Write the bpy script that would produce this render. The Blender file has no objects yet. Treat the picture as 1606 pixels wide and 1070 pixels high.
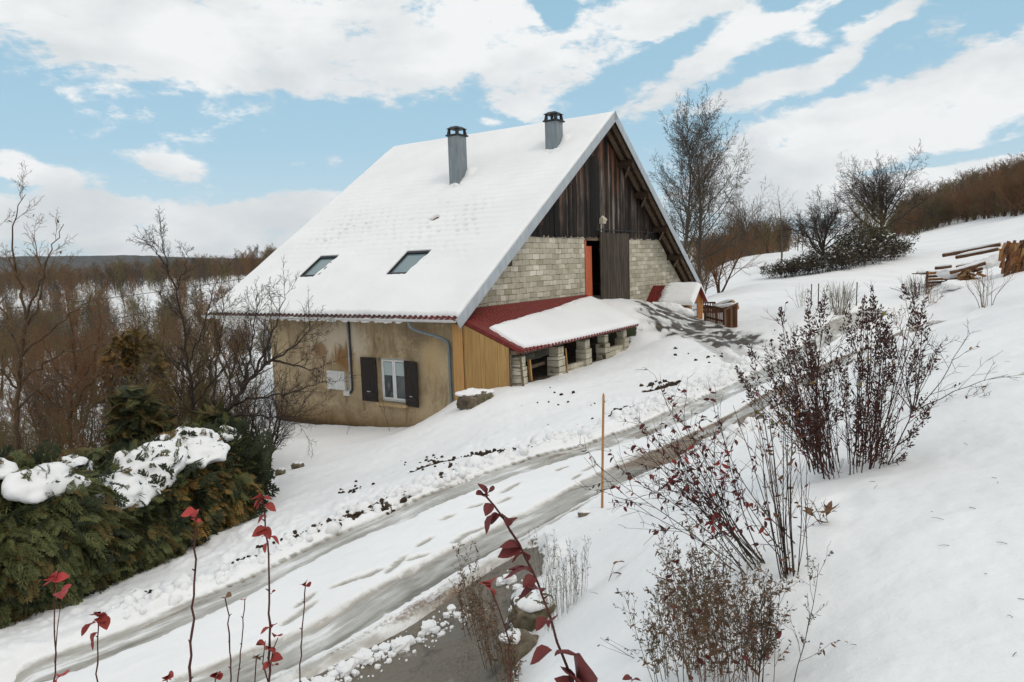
import bpy, math, random
import numpy as np
from mathutils import Vector, Matrix
sc = bpy.context.scene
COL = sc.collection
RNG = np.random.default_rng(7)
rad = math.radians
# ---------------------------------------------------------------- camera
CAM_Z = 5.0
FPX = 1100.0                                    # focal length in photograph pixels (1606 wide)
PITCH, ROLL = rad(-6.262639), rad(-1.895965)
_R0 = np.array([1., 0, 0]); _F = np.array([0, math.cos(PITCH), math.sin(PITCH)]); _U0 = np.array([0, -math.sin(PITCH), math.cos(PITCH)])
_R = _R0*math.cos(ROLL) + _U0*math.sin(ROLL); _U = -_R0*math.sin(ROLL) + _U0*math.cos(ROLL)
C0 = np.array([0, 0, CAM_Z])
cam = bpy.data.cameras.new('camera'); camo = bpy.data.objects.new('camera', cam); COL.objects.link(camo)
cam.sensor_width = 36.0; cam.lens = 36.0*FPX/1606.0; cam.clip_start = .05; cam.clip_end = 20000
camo.matrix_world = Matrix(((_R[0], _U[0], -_F[0], C0[0]), (_R[1], _U[1], -_F[1], C0[1]), (_R[2], _U[2], -_F[2], C0[2]), (0, 0, 0, 1)))
sc.camera = camo
def ray(x, y): return _F + _R*(x-803)/FPX - _U*(y-535)/FPX
def at_depth(x, y, d): return C0 + ray(x, y)*d
def at_z(x, y, z):
    d = ray(x, y); return C0 + d*((z-CAM_Z)/d[2])
def proj(P):
    P = np.asarray(P, float)-C0; d = P@_F
    return np.stack([803+FPX*(P@_R)/d, 535-FPX*(P@_U)/d], -1)
# ---------------------------------------------------------------- house frame
HA = np.array([-1.55284742, 21.0, 3.50271611])
HU = np.array([-0.83843558, 0.54500072, 0.]); HV = np.array([0.54500072, 0.83843558, 0.]); HZ = np.array([0, 0, 1.])
HL, HW, HH = 12.5005, 11.41106, 7.73184
HROT = math.atan2(HV[1], HV[0])
def hw(a, b, h): return HA + HV*a + HU*b + HZ*h
def to_house(P):
    P = np.asarray(P)-HA; return np.stack([P@HV, P@HU, P[..., 2]], -1)
# ---------------------------------------------------------------- noise
_perm = np.random.default_rng(3).permutation(256); _perm = np.concatenate([_perm, _perm, _perm])
_gr = np.random.default_rng(4).normal(size=(256, 2)); _gr /= np.linalg.norm(_gr, axis=1)[:, None]
def perlin(x, y):
    xi = np.floor(x).astype(int); yi = np.floor(y).astype(int); xf = x-xi; yf = y-yi
    xi &= 255; yi &= 255
    u = xf*xf*xf*(xf*(xf*6-15)+10); v = yf*yf*yf*(yf*(yf*6-15)+10)
    def g(ix, iy, dx, dy):
        k = _gr[_perm[_perm[ix & 255]+(iy & 255)]]; return k[..., 0]*dx+k[..., 1]*dy
    a = g(xi, yi, xf, yf); b = g(xi+1, yi, xf-1, yf); c = g(xi, yi+1, xf, yf-1); d = g(xi+1, yi+1, xf-1, yf-1)
    return ((a*(1-u)+b*u)*(1-v)+(c*(1-u)+d*u)*v)*1.5
def fbm(x, y, octv=4, gain=.5):
    s = 0; a = 1; n = 0
    for i in range(octv):
        s = s+a*perlin(x*2**i+17.3*i, y*2**i-9.1*i); n += a; a *= gain
    return s/n
def sstep(a, b, x):
    t = np.clip((x-a)/(b-a), 0, 1); return t*t*(3-2*t)
# ---------------------------------------------------------------- mesh building
def mesh_arrays(name, V, faces, mats=None, midx=None, smooth=False, attrs=None):
    """faces: list of (n,k) int arrays (k=3 or 4)"""
    me = bpy.data.meshes.new(name)
    V = np.ascontiguousarray(V, dtype=np.float32)
    faces = [np.asarray(f, dtype=np.int32) for f in faces if len(f)]
    tot = sum(f.size for f in faces); nf = sum(len(f) for f in faces)
    me.vertices.add(len(V)); me.vertices.foreach_set('co', V.ravel())
    me.loops.add(tot); me.polygons.add(nf)
    me.loops.foreach_set('vertex_index', np.concatenate([f.ravel() for f in faces]) if faces else np.zeros(0, np.int32))
    lt = np.concatenate([np.full(len(f), f.shape[1], np.int32) for f in faces])
    ls = np.zeros(nf, np.int32); ls[1:] = np.cumsum(lt)[:-1]
    me.polygons.foreach_set('loop_start', ls)
    try: me.polygons.foreach_set('loop_total', lt)
    except Exception: pass
    if midx is not None: me.polygons.foreach_set('material_index', np.asarray(midx, np.int32))
    me.polygons.foreach_set('use_smooth', np.full(nf, smooth, dtype=bool))
    me.update(calc_edges=True)
    for m in (mats or []): me.materials.append(m)
    for k, a in (attrs or {}).items():
        at = me.attributes.new(k, 'FLOAT', 'POINT'); at.data.foreach_set('value', np.asarray(a, np.float32).ravel())
    return me
def link(name, me, parent=None, loc=None, rotz=None):
    o = bpy.data.objects.new(name, me); COL.objects.link(o)
    if parent is not None: o.parent = parent
    if loc is not None: o.location = tuple(float(c) for c in loc)
    if rotz is not None: o.rotation_euler = (0, 0, rotz)
    return o
def tag(o, label=None, cat=None, group=None, kind=None):
    if label: o['label'] = label
    if cat: o['category'] = cat
    if group: o['group'] = group
    if kind: o['kind'] = kind
    return o
def empty(name, loc=(0, 0, 0), rotz=0, label=None, cat=None, group=None):
    o = bpy.data.objects.new(name, None); COL.objects.link(o); o.empty_display_size = .1
    o.location = tuple(float(c) for c in loc); o.rotation_euler = (0, 0, rotz)
    return tag(o, label, cat, group)
def copy_tree(o, parent=None):
    c = o.copy(); COL.objects.link(c)
    if parent is not None: c.parent = parent
    for ch in list(o.children): copy_tree(ch, c)
    return c
class MB:
    """collects primitives into ONE mesh (with optional bevel)"""
    def __init__(s): s.V = []; s.Q = []; s.T = []; s.n = 0
    def add(s, V, quads=(), tris=()):
        V = np.asarray(V, float)
        if len(quads): s.Q.append(np.asarray(quads)+s.n)
        if len(tris): s.T.append(np.asarray(tris)+s.n)
        s.V.append(V); s.n += len(V); return s
    def hexa(s, P):     # 8 corners: bottom 4 ccw, top 4 ccw
        return s.add(P, [(3, 2, 1, 0), (4, 5, 6, 7), (0, 1, 5, 4), (1, 2, 6, 5), (2, 3, 7, 6), (3, 0, 4, 7)])
    def box(s, x0, x1, y0, y1, z0, z1):
        return s.hexa([(x0, y0, z0), (x1, y0, z0), (x1, y1, z0), (x0, y1, z0), (x0, y0, z1), (x1, y0, z1), (x1, y1, z1), (x0, y1, z1)])
    def bar(s, p, q, w, h, up=(0, 0, 1)):
        p = np.asarray(p, float); q = np.asarray(q, float); d = q-p; d = d/np.linalg.norm(d)
        r = np.cross(d, up); 
        if np.linalg.norm(r) < 1e-6: r = np.cross(d, (1, 0, 0))
        r = r/np.linalg.norm(r); t = np.cross(r, d); r = r*w/2; t = t*h/2
        return s.hexa([p-r-t, p+r-t, q+r-t, q-r-t, p-r+t, p+r+t, q+r+t, q-r+t])
    def prism(s, poly, ext):  # poly (n,3), extruded by vector ext
        P = np.asarray(poly, float); n = len(P); e = np.asarray(ext, float)
        b = s.n; V = np.concatenate([P, P+e]); c0 = P.mean(0); 
        V = np.concatenate([V, [c0], [c0+e]])
        t = [(i, (i+1) % n, 2*n) for i in range(n)]; t = [(b_, a_, c_) for a_, b_, c_ in t]
        t += [(n+i, n+(i+1) % n, 2*n+1) for i in range(n)]
        q = [(i, (i+1) % n, n+(i+1) % n, n+i) for i in range(n)]
        return s.add(V, q, t)
    def tube(s, pts, r, k=8, cap=True):
        V, Q, T = tube_arrays(np.asarray(pts, float)[None], np.broadcast_to(np.asarray(r, float), (1, len(pts))) if np.ndim(r) == 0 else np.asarray(r, float)[None], k, cap)
        return s.add(V, Q, T)
    def mesh(s, name, mats, smooth=False):
        V = np.concatenate(s.V) if s.V else np.zeros((0, 3))
        return mesh_arrays(name, V, ([np.concatenate(s.Q)] if s.Q else [])+([np.concatenate(s.T)] if s.T else []), mats if isinstance(mats, (list, tuple)) else [mats], smooth=smooth)
    def build(s, name, mat, parent=None, smooth=False, bevel=0, seg=2, loc=None, label=None):
        o = link(name, s.mesh(name, mat, smooth), parent, loc)
        if bevel:
            m = o.modifiers.new('bevel', 'BEVEL'); m.width = bevel; m.segments = seg; m.limit_method = 'ANGLE'; m.angle_limit = rad(40)
        if label: o['label'] = label
        return o
def tube_arrays(P, Rr, k=4, cap=False):
    """P (N,m,3) polylines, Rr (N,m) radii -> verts, quads, tris"""
    P = np.asarray(P, float); N, m, _ = P.shape
    D = np.empty_like(P); D[:, 1:-1] = P[:, 2:]-P[:, :-2]; D[:, 0] = P[:, 1]-P[:, 0]; D[:, -1] = P[:, -1]-P[:, -2]
    D /= np.linalg.norm(D, axis=2, keepdims=True)+1e-12
    ref = np.where(np.abs(D[:, :1, 2:3]) > .9, np.array([1., 0, 0]), np.array([0, 0, 1.])); ref = np.broadcast_to(ref, P.shape)
    X = np.cross(D, ref); X /= np.linalg.norm(X, axis=2, keepdims=True)+1e-12; Y = np.cross(D, X)
    ang = np.arange(k)*2*math.pi/k
    V = P[:, :, None, :]+Rr[:, :, None, None]*(X[:, :, None, :]*np.cos(ang)[None, None, :, None]+Y[:, :, None, :]*np.sin(ang)[None, None, :, None])
    idx = np.arange(N*m*k).reshape(N, m, k)
    a = idx[:, :-1]; b = idx[:, 1:]
    Q = np.stack([a, b, np.roll(b, -1, 2), np.roll(a, -1, 2)], -1).reshape(-1, 4)
    T = np.zeros((0, 3), int); V = V.reshape(-1, 3)
    if cap:
        n0 = len(V); V = np.concatenate([V, P[:, 0], P[:, -1]])
        c0 = n0+np.arange(N)[:, None]; c1 = n0+N+np.arange(N)[:, None]
        s0 = idx[:, 0]; s1 = idx[:, -1]
        T = np.concatenate([np.stack([s0, np.roll(s0, -1, 1), np.broadcast_to(c0, s0.shape)], -1).reshape(-1, 3), np.stack([np.roll(s1, -1, 1), s1, np.broadcast_to(c1, s1.shape)], -1).reshape(-1, 3)])
    return V, Q, T
# ---------------------------------------------------------------- materials
class NT:
    def __init__(s, tree): s.t = tree; s.n = tree.nodes; s.l = tree.links
    def new(s, typ, ins=None, **kw):
        n = s.n.new(typ)
        for k, v in kw.items(): setattr(n, k, v)
        for k, v in (ins or {}).items():
            i = n.inputs[k]
            if hasattr(v, 'is_linked') or isinstance(v, bpy.types.NodeSocket): s.l.new(v, i)
            else: i.default_value = v
        return n
    def coord(s, what='Object'): return s.new('ShaderNodeTexCoord').outputs[what]
    def mapping(s, vec, scale=(1, 1, 1), loc=(0, 0, 0), rot=(0, 0, 0)): return s.new('ShaderNodeMapping', {'Vector': vec, 'Scale': scale, 'Location': loc, 'Rotation': rot}).outputs[0]
    def noise(s, vec, scale=5, detail=4, rough=.55, dist=0, out=0): return s.new('ShaderNodeTexNoise', {'Vector': vec, 'Scale': scale, 'Detail': detail, 'Roughness': rough, 'Distortion': dist}).outputs[out]
    def math(s, op, a, b=0.0, c=0.0, clamp=False):
        return s.new('ShaderNodeMath', {0: a, 1: b, 2: c}, operation=op, use_clamp=clamp).outputs[0]
    def ramp(s, fac, stops, interp='LINEAR'):
        n = s.new('ShaderNodeValToRGB', {'Fac': fac}); e = n.color_ramp; e.interpolation = interp
        while len(e.elements) < len(stops): e.elements.new(.5)
        for el, (p, c) in zip(e.elements, stops):
            el.position = p; el.color = (*c, 1) if len(c) == 3 else c
        return n.outputs[0]
    def range(s, v, a, b, c=0., d=1., smooth=False):
        return s.new('ShaderNodeMapRange', {'Value': v, 'From Min': a, 'From Max': b, 'To Min': c, 'To Max': d}, interpolation_type='SMOOTHSTEP' if smooth else 'LINEAR').outputs[0]
    def mix(s, fac, a, b, blend='MIX'):
        n = s.new('ShaderNodeMix', data_type='RGBA', blend_type=blend)
        for sock, v in ((n.inputs[0], fac), (n.inputs[6], a), (n.inputs[7], b)):
            if isinstance(v, bpy.types.NodeSocket): s.l.new(v, sock)
            else: sock.default_value = (*v, 1) if isinstance(v, tuple) and len(v) == 3 else v
        return n.outputs[2]
    def attr(s, name, out='Fac'): return s.new('ShaderNodeAttribute', attribute_name=name).outputs[out]
    def island(s): return s.new('ShaderNodeNewGeometry').outputs['Random Per Island']
    def sep(s, vec): return s.new('ShaderNodeSeparateXYZ', {0: vec}).outputs
    def bump(s, h, strength=.3, dist=.02): return s.new('ShaderNodeBump', {'Height': h, 'Strength': strength, 'Distance': dist}).outputs[0]
def material(name, fn=None, color=(.5, .5, .5), rough=.7, metal=0., spec=.5, two=None):
    m = bpy.data.materials.new(name); m.use_nodes = True
    t = NT(m.node_tree); b = m.node_tree.nodes['Principled BSDF']
    b.inputs['Base Color'].default_value = (*color, 1); b.inputs['Roughness'].default_value = rough; b.inputs['Metallic'].default_value = metal
    b.inputs['Specular IOR Level'].default_value = spec
    if fn:
        r = fn(t) or {}
        for k, v in r.items():
            if isinstance(v, bpy.types.NodeSocket): m.node_tree.links.new(v, b.inputs[k])
            else: b.inputs[k].default_value = v
    return m
def c3(h):   # sRGB 0-255 -> linear
    return tuple(((x/255)/12.92 if x/255 <= .04045 else ((x/255+.055)/1.055)**2.4) for x in h)
# ---------------------------------------------------------------- daylight, sky and clouds
SUN = np.array([.42, -.36, .82]); SUN /= np.linalg.norm(SUN)
W = bpy.data.worlds.new('World'); sc.world = W; W.use_nodes = True
t = NT(W.node_tree); W.node_tree.nodes.clear()
sky = t.new('ShaderNodeTexSky', sky_type='NISHITA', sun_disc=False)
sky.sun_elevation = math.asin(SUN[2]); sky.sun_rotation = math.atan2(SUN[0], SUN[1]); sky.air_density = 1.0; sky.dust_density = 1.2; sky.ozone_density = 1.0
g = t.coord('Generated')
x, y, zz = t.sep(g)
azd = t.math('MULTIPLY', t.math('ARCTAN2', x, y), 57.29578)
eld = t.math('MULTIPLY', t.math('ARCSINE', zz), 57.29578)
ae = t.new('ShaderNodeCombineXYZ', {0: azd, 1: eld, 2: 0.}).outputs[0]
zc = t.math('ADD', t.math('MAXIMUM', zz, 0.0), .10)
pl = t.new('ShaderNodeCombineXYZ', {0: t.math('DIVIDE', x, zc), 1: t.math('DIVIDE', y, zc), 2: 0.}).outputs[0]
# big weather pattern: (azimuth, elevation, half-width, half-height, tilt, weight) in degrees of the sky dome
def azel(px_, py_):
    d = ray(px_, py_); d = d/np.linalg.norm(d); return math.degrees(math.atan2(d[0], d[1])), math.degrees(math.asin(d[2]))
CL = []
def cl(px_, py_, hx, hy, tilt=0, wgt=1.0):
    a, e = azel(px_, py_); CL.append((a, e, math.degrees(hx/FPX), math.degrees(hy/FPX), tilt, wgt))
cl(150, 20, 420, 92, -5, .80); cl(430, 92, 290, 48, -7, .75); cl(640, 40, 240, 70, 0, .78); cl(820, 70, 150, 85, 20, .95); cl(850, 140, 95, 45, 12, .6); cl(960, 60, 130, 45, 14, .7); cl(1080, 5, 130, 34, 8, .8)
cl(870, 18, 34, 42, 30, -.9); cl(740, 130, 30, 50, 10, -.35)
cl(1115, 88, 95, 32, 36, .85); cl(1190, 142, 140, 24, 10, .75); cl(1330, 88, 75, 22, 35, .75); cl(1270, 12, 160, 24, 20, .7); cl(1375, 28, 75, 20, 15, .6); cl(1270, 58, 32, 15, -10, .5); cl(1010, 158, 55, 26, 28, .65); cl(1420, 22, 40, 10, 10, .4)
cl(1390, 195, 330, 66, 14, 1.15); cl(1590, 118, 130, 46, 15, .95); cl(1230, 225, 150, 50, 8, .6); cl(1330, 285, 260, 36, 6, .9); cl(1560, 300, 200, 40, 6, .8); cl(1250, 330, 150, 16, 4, .35)
cl(1370, 266, 140, 10, 9, -.8); cl(1540, 240, 130, 9, 8, -.8)
cl(25, 262, 120, 24, -18, .85); cl(265, 258, 62, 24, -14, .8); cl(170, 345, 330, 36, -3, 1.05); cl(440, 330, 110, 26, 7, .95); cl(150, 388, 700, 26, -2, .30); cl(300, 400, 420, 18, 0, .4)
cl(760, 190, 45, 9, -10, .6)
acc = None
for a, e, hx, hy, tilt, wgt in CL:
    v = t.new('ShaderNodeMapping', {'Vector': ae, 'Location': (a, e, 0), 'Rotation': (0, 0, rad(tilt)), 'Scale': (hx, hy, 1)}, vector_type='TEXTURE').outputs[0]
    ln = t.new('ShaderNodeVectorMath', {0: v}, operation='LENGTH').outputs['Value']
    m_ = t.math('MULTIPLY', t.range(ln, 1.25, .25, 0, 1, True), wgt)
    acc = m_ if acc is None else t.math('ADD', acc, m_)
# elsewhere (behind and above the camera) broken cloud of the same kind
off = t.range(t.math('ABSOLUTE', azd), 40, 70, 0, .95, True)
up = t.range(eld, 26, 44, 0, .8, True)
acc = t.math('ADD', acc, t.math('MAXIMUM', off, up))
acc = t.math('MINIMUM', acc, .84)
n1 = t.noise(t.mapping(g, (1, 1, 1.9), (.4, .2, 0), (0, .12, 0)), 4.2, 9, .58, .35)
n2 = t.noise(t.mapping(g, (1, 1, 2.4), (3, 1, 0), (0, .2, 0)), 11, 8, .62, .3)
n4 = t.noise(t.mapping(g, (1, 1, 2.2), (1, 5, 0), (0, .25, 0)), 26, 8, .64, .25)
nn = t.math('SUBTRACT', t.math('ADD', t.math('ADD', t.math('MULTIPLY', n1, .30), t.math('MULTIPLY', n2, .40)), t.math('MULTIPLY', n4, .36)), .5)
dens = t.math('ADD', acc, t.math('MULTIPLY', nn, 4.4))
cov = t.range(dens, .30, .82, 0, 1, True)
n3 = t.noise(t.mapping(g, (1, 1, 2.2), (7, 2, 0)), 5.0, 7, .55, .2)
ccol = t.ramp(n3, [(.34, (.62, .655, .675)), (.58, (.82, .835, .84))])
SKY_GAIN = 0.10
air = t.new('ShaderNodeVectorMath', {0: t.ramp(t.range(eld, 0, 40), [(0, (.57, .72, .80)), (.25, (.39, .60, .735)), (.6, (.285, .515, .66)), (1, (.22, .44, .60))]), 'Scale': 1/SKY_GAIN}, operation='SCALE').outputs[0]
skyc = t.mix(.85, sky.outputs[0], air)
sky_s = t.new('ShaderNodeVectorMath', {0: skyc, 'Scale': 1.0}, operation='SCALE').outputs[0]
# pale veil low over the horizon
veil = t.range(eld, 0, 8, .30, 0, True)
cl_s = t.new('ShaderNodeVectorMath', {0: ccol, 'Scale': 1/SKY_GAIN}, operation='SCALE').outputs[0]
fac = t.math('MAXIMUM', cov, veil)
col = t.mix(fac, sky_s, cl_s)
bg = t.new('ShaderNodeBackground', {'Color': col, 'Strength': SKY_GAIN})
out = t.new('ShaderNodeOutputWorld'); W.node_tree.links.new(bg.outputs[0], out.inputs[0])
W.cycles.sampling_method = 'MANUAL'; W.cycles.sample_map_resolution = 512
sl = bpy.data.lights.new('sun', 'SUN'); sl.energy = .6; sl.angle = rad(16); sl.color = (1, .88, .72)
so = bpy.data.objects.new('sun', sl); COL.objects.link(so)
so.rotation_euler = Vector(tuple(-SUN)).to_track_quat('-Z', 'Y').to_euler()
so.location = (0, 0, 60)
sc.view_settings.view_transform = 'Standard'; sc.view_settings.look = 'None'; sc.view_settings.exposure = .15; sc.view_settings.gamma = 1
sc.render.engine = 'CYCLES'
sc.cycles.use_denoising = True
try: sc.cycles.denoiser = 'OPENIMAGEDENOISE'; sc.cycles.denoising_prefilter = 'ACCURATE'
except Exception: pass
sc.cycles.max_bounces = 6; sc.cycles.diffuse_bounces = 3; sc.cycles.glossy_bounces = 3; sc.cycles.transparent_max_bounces = 8
sc.cycles.caustics_reflective = False; sc.cycles.caustics_refractive = False
# ---------------------------------------------------------------- terrain surface (thin plate spline through surveyed spots)
def warp(XY):
    XY = np.asarray(XY, float); r = np.linalg.norm(XY, axis=-1, keepdims=True)+1e-9
    return XY*(np.arcsinh(r/20)*20/r)
_cp = []
def cz(*l):
    for px_, py_, z_ in l: _cp.append(at_z(px_, py_, z_))
def cd(*l):
    for px_, py_, d_ in l: _cp.append(at_depth(px_, py_, d_))
def ch(*l):
    for a, b, h in l: _cp.append(hw(a, b, h))
def cw(*l):
    for p in l: _cp.append(np.array(p, float))
# along the house
ch((.5, 9.5, -4.15), (.5, 6.5, -4.05), (.5, 3.9, -3.92), (.5, 2.4, -3.75), (.5, 1.5, -3.25), (.5, .8, -2.75), (.4, .2, -2.42), (.3, -.6, -2.3), (.3, -1.5, -2.12),
   (2, -2., -2.12), (3.5, -2., -2.08), (5.5, -2., -2.05), (7.6, -2., -2.0), (4, -.5, -2.1), (7.5, 0, -2.0), (4, .9, -2.1), (8.6, -1.6, -1.85), (8.9, -1.3, -1.7), (9.7, -.6, -.9), (9.4, -2.8, -1.85), (10.6, -1.6, -.95), (10.6, -3, -1.55),
   (10.2, .6, -.2), (12, .6, -.22), (14.4, .6, -.42), (16, .6, -.55), (16.6, -.1, -.85), (16.6, -1.5, -1.35), (18.6, -1.6, -1.65), (20, 0, -1.6), (22, 0, -1.6), (23.5, 5, -1.5), (23.5, 12, -1.6),
   (12, 4, -.5), (5, 5, -3), (12, 14, -2.2), (1, 13, -4.3), (-2, 9, -4.35), (-3, 13, -4.6), (6, 15, -3.6))
# drive from the barn door down to the lane
cz((1000, 490, 2.85), (1050, 500, 2.62), (1100, 530, 2.12), (1150, 560, 2.02), (1165, 590, 1.98), (1150, 522, 2.02), (1200, 540, 2.05), (1050, 545, 1.98), (1060, 515, 2.42),
   (1060, 575, 1.86), (1080, 602, 1.86), (1000, 600, 1.68), (900, 612, 1.5), (1010, 552, 1.72), (985, 556, 1.56), (800, 650, 1.3), (720, 660, .9), (650, 720, .68), (560, 700, .0), (480, 690, -.25))
# the lane
cz((60, 1060, .90), (300, 965, 1.02), (470, 880, 1.25), (640, 795, 1.48), (760, 745, 1.60), (950, 680, 1.75), (1080, 628, 1.88), (1180, 590, 1.98), (1240, 568, 2.05),
   (250, 1085, 1.0), (480, 1000, 1.2), (640, 905, 1.42), (770, 850, 1.58), (870, 800, 1.70), (960, 755, 1.80), (1080, 705, 1.92), (1180, 660, 2.0), (1240, 618, 2.08),
   (1290, 548, 2.15), (1340, 522, 2.25), (1400, 500, 2.4), (1450, 488, 2.55), (1290, 585, 2.15), (1340, 550, 2.25), (1400, 518, 2.4), (1460, 500, 2.55))
# snow field between lane, hedge and house
cz((560, 780, 1.1), (450, 835, .95), (300, 905, .75), (430, 750, .2), (420, 690, -.35), (200, 905, .6), (60, 965, .62), (0, 1000, .75), (400, 800, .55))
cw((-8, 8, .45), (-10, 7, .2), (-12, 10, -.4), (-10, 14, -.5), (-8, 18, -.65), (-14, 20, -1.0), (-7, 5, .75), (-10, 3, .4), (-18, 14, -1.3), (-7, 24, -.8))
# near bank between the lane and the upper slope
cz((600, 950, 1.42), (700, 900, 1.52), (500, 1062, 1.28), (750, 1062, 1.5), (780, 960, 1.55), (870, 1050, 2.0), (944, 800, 2.02), (960, 795, 1.9), (870, 835, 1.74), (900, 900, 2.1), (830, 985, 1.75),
   (1040, 762, 2.12), (1100, 742, 2.3), (1180, 700, 2.3), (1240, 660, 2.35))
cd((950, 950, 5.2), (1000, 900, 5.4), (1050, 1000, 4.2), (1100, 830, 5.8), (1240, 915, 4.2), (1310, 742, 6.2), (1400, 1000, 3.0), (1606, 1070, 2.7), (1500, 800, 4.3), (1606, 700, 5.5), (1500, 600, 8.0), (1400, 560, 12.0), (1330, 640, 8.5),
   (1606, 480, 16), (1480, 512, 18), (1150, 1060, 3.4))
cw((0, 0, 3.25), (0, 1.6, 3.1), (0, 3.2, 2.5), (-1.5, 1.5, 2.95), (-1.6, 3.2, 2.1), (-3, 2, 2.35), (-3, 3.8, 1.45), (1.5, 1.5, 3.3), (1.2, 3.2, 2.85), (-5, 2, 1.4), (-5.2, 4.5, .95), (4, 0, 3.5), (8, 4, 3.75), (10, 0, 4.1), (0, -5, 4.2), (-8, -4, 2.6), (8, -8, 5.2), (14, 8, 4.3))
# field beyond the farm and the wooded hill
cz((1130, 478, 2.25), (1160, 452, 2.55), (1200, 432, 3.15), (1105, 432, 3.0))
cd((1300, 482, 25), (1380, 470, 27), (1500, 442, 33), (1590, 428, 29), (1480, 440, 33), (1400, 405, 68), (1300, 425, 62), (1250, 428, 66), (1500, 382, 80), (1606, 345, 85), (1420, 372, 110), (1490, 352, 125), (1606, 284, 300), (1500, 312, 330), (1420, 342, 360), (1350, 372, 420), (1250, 392, 420), (1150, 398, 400), (1050, 405, 400))
# valley side across the low ground
cd((380, 462, 150), (330, 470, 140), (100, 505, 150), (20, 500, 160), (230, 475, 150), (400, 432, 260), (250, 438, 300), (60, 448, 300), (-200, 470, 300), (700, 428, 380), (850, 420, 380), (600, 430, 300))
cw((-30, 40, -2.2), (-45, 60, -3.2), (-60, 90, -4.0), (-25, 70, -3.0), (-40, 20, -2.4), (-60, 0, -2.5), (-5, 60, -2.0), (20, 80, -.5), (30, 45, 1.9))
cw((-500, 700, -4), (0, 900, 2), (500, 800, 60), (-900, 300, -4), (900, 400, 110), (-2500, 2500, 10), (2500, 2500, 160), (0, 3500, 10), (-3000, 0, 0), (3000, 0, 200), (0, -3000, 60), (-2500, -2500, 30), (2500, -2500, 150), (0, -60, 9), (60, -40, 16), (-60, -40, 0), (80, 30, 14), (0, -400, 30))
_cp = np.array(_cp); _cw = warp(_cp[:, :2])
def _tps(d2): return .5*d2*np.log(d2+1e-9)
_n = len(_cp)
_M = np.zeros((_n+3, _n+3)); _D2 = ((_cw[:, None]-_cw[None])**2).sum(-1)
_M[:_n, :_n] = _tps(_D2)+np.eye(_n)*.5; _M[:_n, _n] = 1; _M[:_n, _n+1:] = _cw; _M[_n, :_n] = 1; _M[_n+1:, :_n] = _cw.T
_sol = np.linalg.solve(_M, np.concatenate([_cp[:, 2], np.zeros(3)]))
def base_z(x, y):
    x = np.asarray(x, float); y = np.asarray(y, float); sh = x.shape
    q = warp(np.stack([x.ravel(), y.ravel()], -1)); o = np.empty(len(q))
    for i in range(0, len(q), 20000):
        d2 = ((q[i:i+20000, None]-_cw[None])**2).sum(-1)
        o[i:i+20000] = _tps(d2)@_sol[:_n]+_sol[_n]+q[i:i+20000]@_sol[_n+1:]
    return o.reshape(sh)
def gp(px_, py_, dmax=900):
    """where the sight line through a photograph pixel meets the ground"""
    d = ray(px_, py_); ts = np.geomspace(1.0, dmax, 500); P = C0+d*ts[:, None]
    e = P[:, 2]-base_z(P[:, 0], P[:, 1]); k = np.argmax(e < 0)
    if e[k] >= 0: return P[-1]
    t0, t1 = ts[k-1], ts[k]
    for _ in range(12):
        tm = (t0+t1)/2; p_ = C0+d*tm
        if p_[2] < float(base_z(p_[0], p_[1])): t1 = tm
        else: t0 = tm
    return C0+d*t1
def gz(x, y): return float(base_z(np.array([x]), np.array([y]))[0])
def gpd(px_, depth, sink=.05):
    """the ground under the sight line of column px at a depth"""
    p_ = at_depth(px_, 420, depth); return np.array([p_[0], p_[1], gz(p_[0], p_[1])-sink])
def polysd(XY, poly):
    """signed distance to a closed polygon in metres (inside > 0)"""
    P = np.asarray(poly, float); X = XY[:, None]; A_ = P[None]; B_ = np.roll(P, -1, 0)[None]; e = B_-A_; w_ = X-A_
    tt = np.clip((w_*e).sum(-1)/((e*e).sum(-1)+1e-12), 0, 1); d = np.sqrt((((w_-e*tt[..., None]))**2).sum(-1)).min(1)
    c1 = (A_[..., 1] <= X[..., 1]) & (B_[..., 1] > X[..., 1]); c2 = (A_[..., 1] > X[..., 1]) & (B_[..., 1] <= X[..., 1])
    cr = e[..., 0]*w_[..., 1]-e[..., 1]*w_[..., 0]
    wn = (c1 & (cr > 0)).sum(1)-(c2 & (cr < 0)).sum(1)
    return np.where(wn != 0, d, -d)
def linesd(XY, line):
    """distance to a polyline, and arc length / signed side there"""
    P = np.asarray(line, float); A_ = P[:-1][None]; e = (P[1:]-P[:-1])[None]; L_ = np.linalg.norm(e, axis=-1); cum = np.concatenate([[0], np.cumsum(L_[0])[:-1]])
    w_ = XY[:, None]-A_; tt = np.clip((w_*e).sum(-1)/(L_**2+1e-12), 0, 1); dv = w_-e*tt[..., None]; d = np.sqrt((dv**2).sum(-1)); k = d.argmin(1); i = np.arange(len(XY))
    cr = e[0, k, 0]*w_[i, k, 1]-e[0, k, 1]*w_[i, k, 0]
    return d[i, k], cum[k]+tt[i, k]*L_[0, k], np.where(cr >= 0, 1, -1)
def smoothline(P, n=200, it=6):
    P = np.asarray(P, float); s = np.concatenate([[0], np.cumsum(np.linalg.norm(np.diff(P, axis=0), axis=1))]); q = np.linspace(0, s[-1], n)
    R = np.stack([np.interp(q, s, P[:, i]) for i in range(P.shape[1])], -1)
    for _ in range(it): R[1:-1] = .25*R[:-2]+.5*R[1:-1]+.25*R[2:]
    return R
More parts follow.
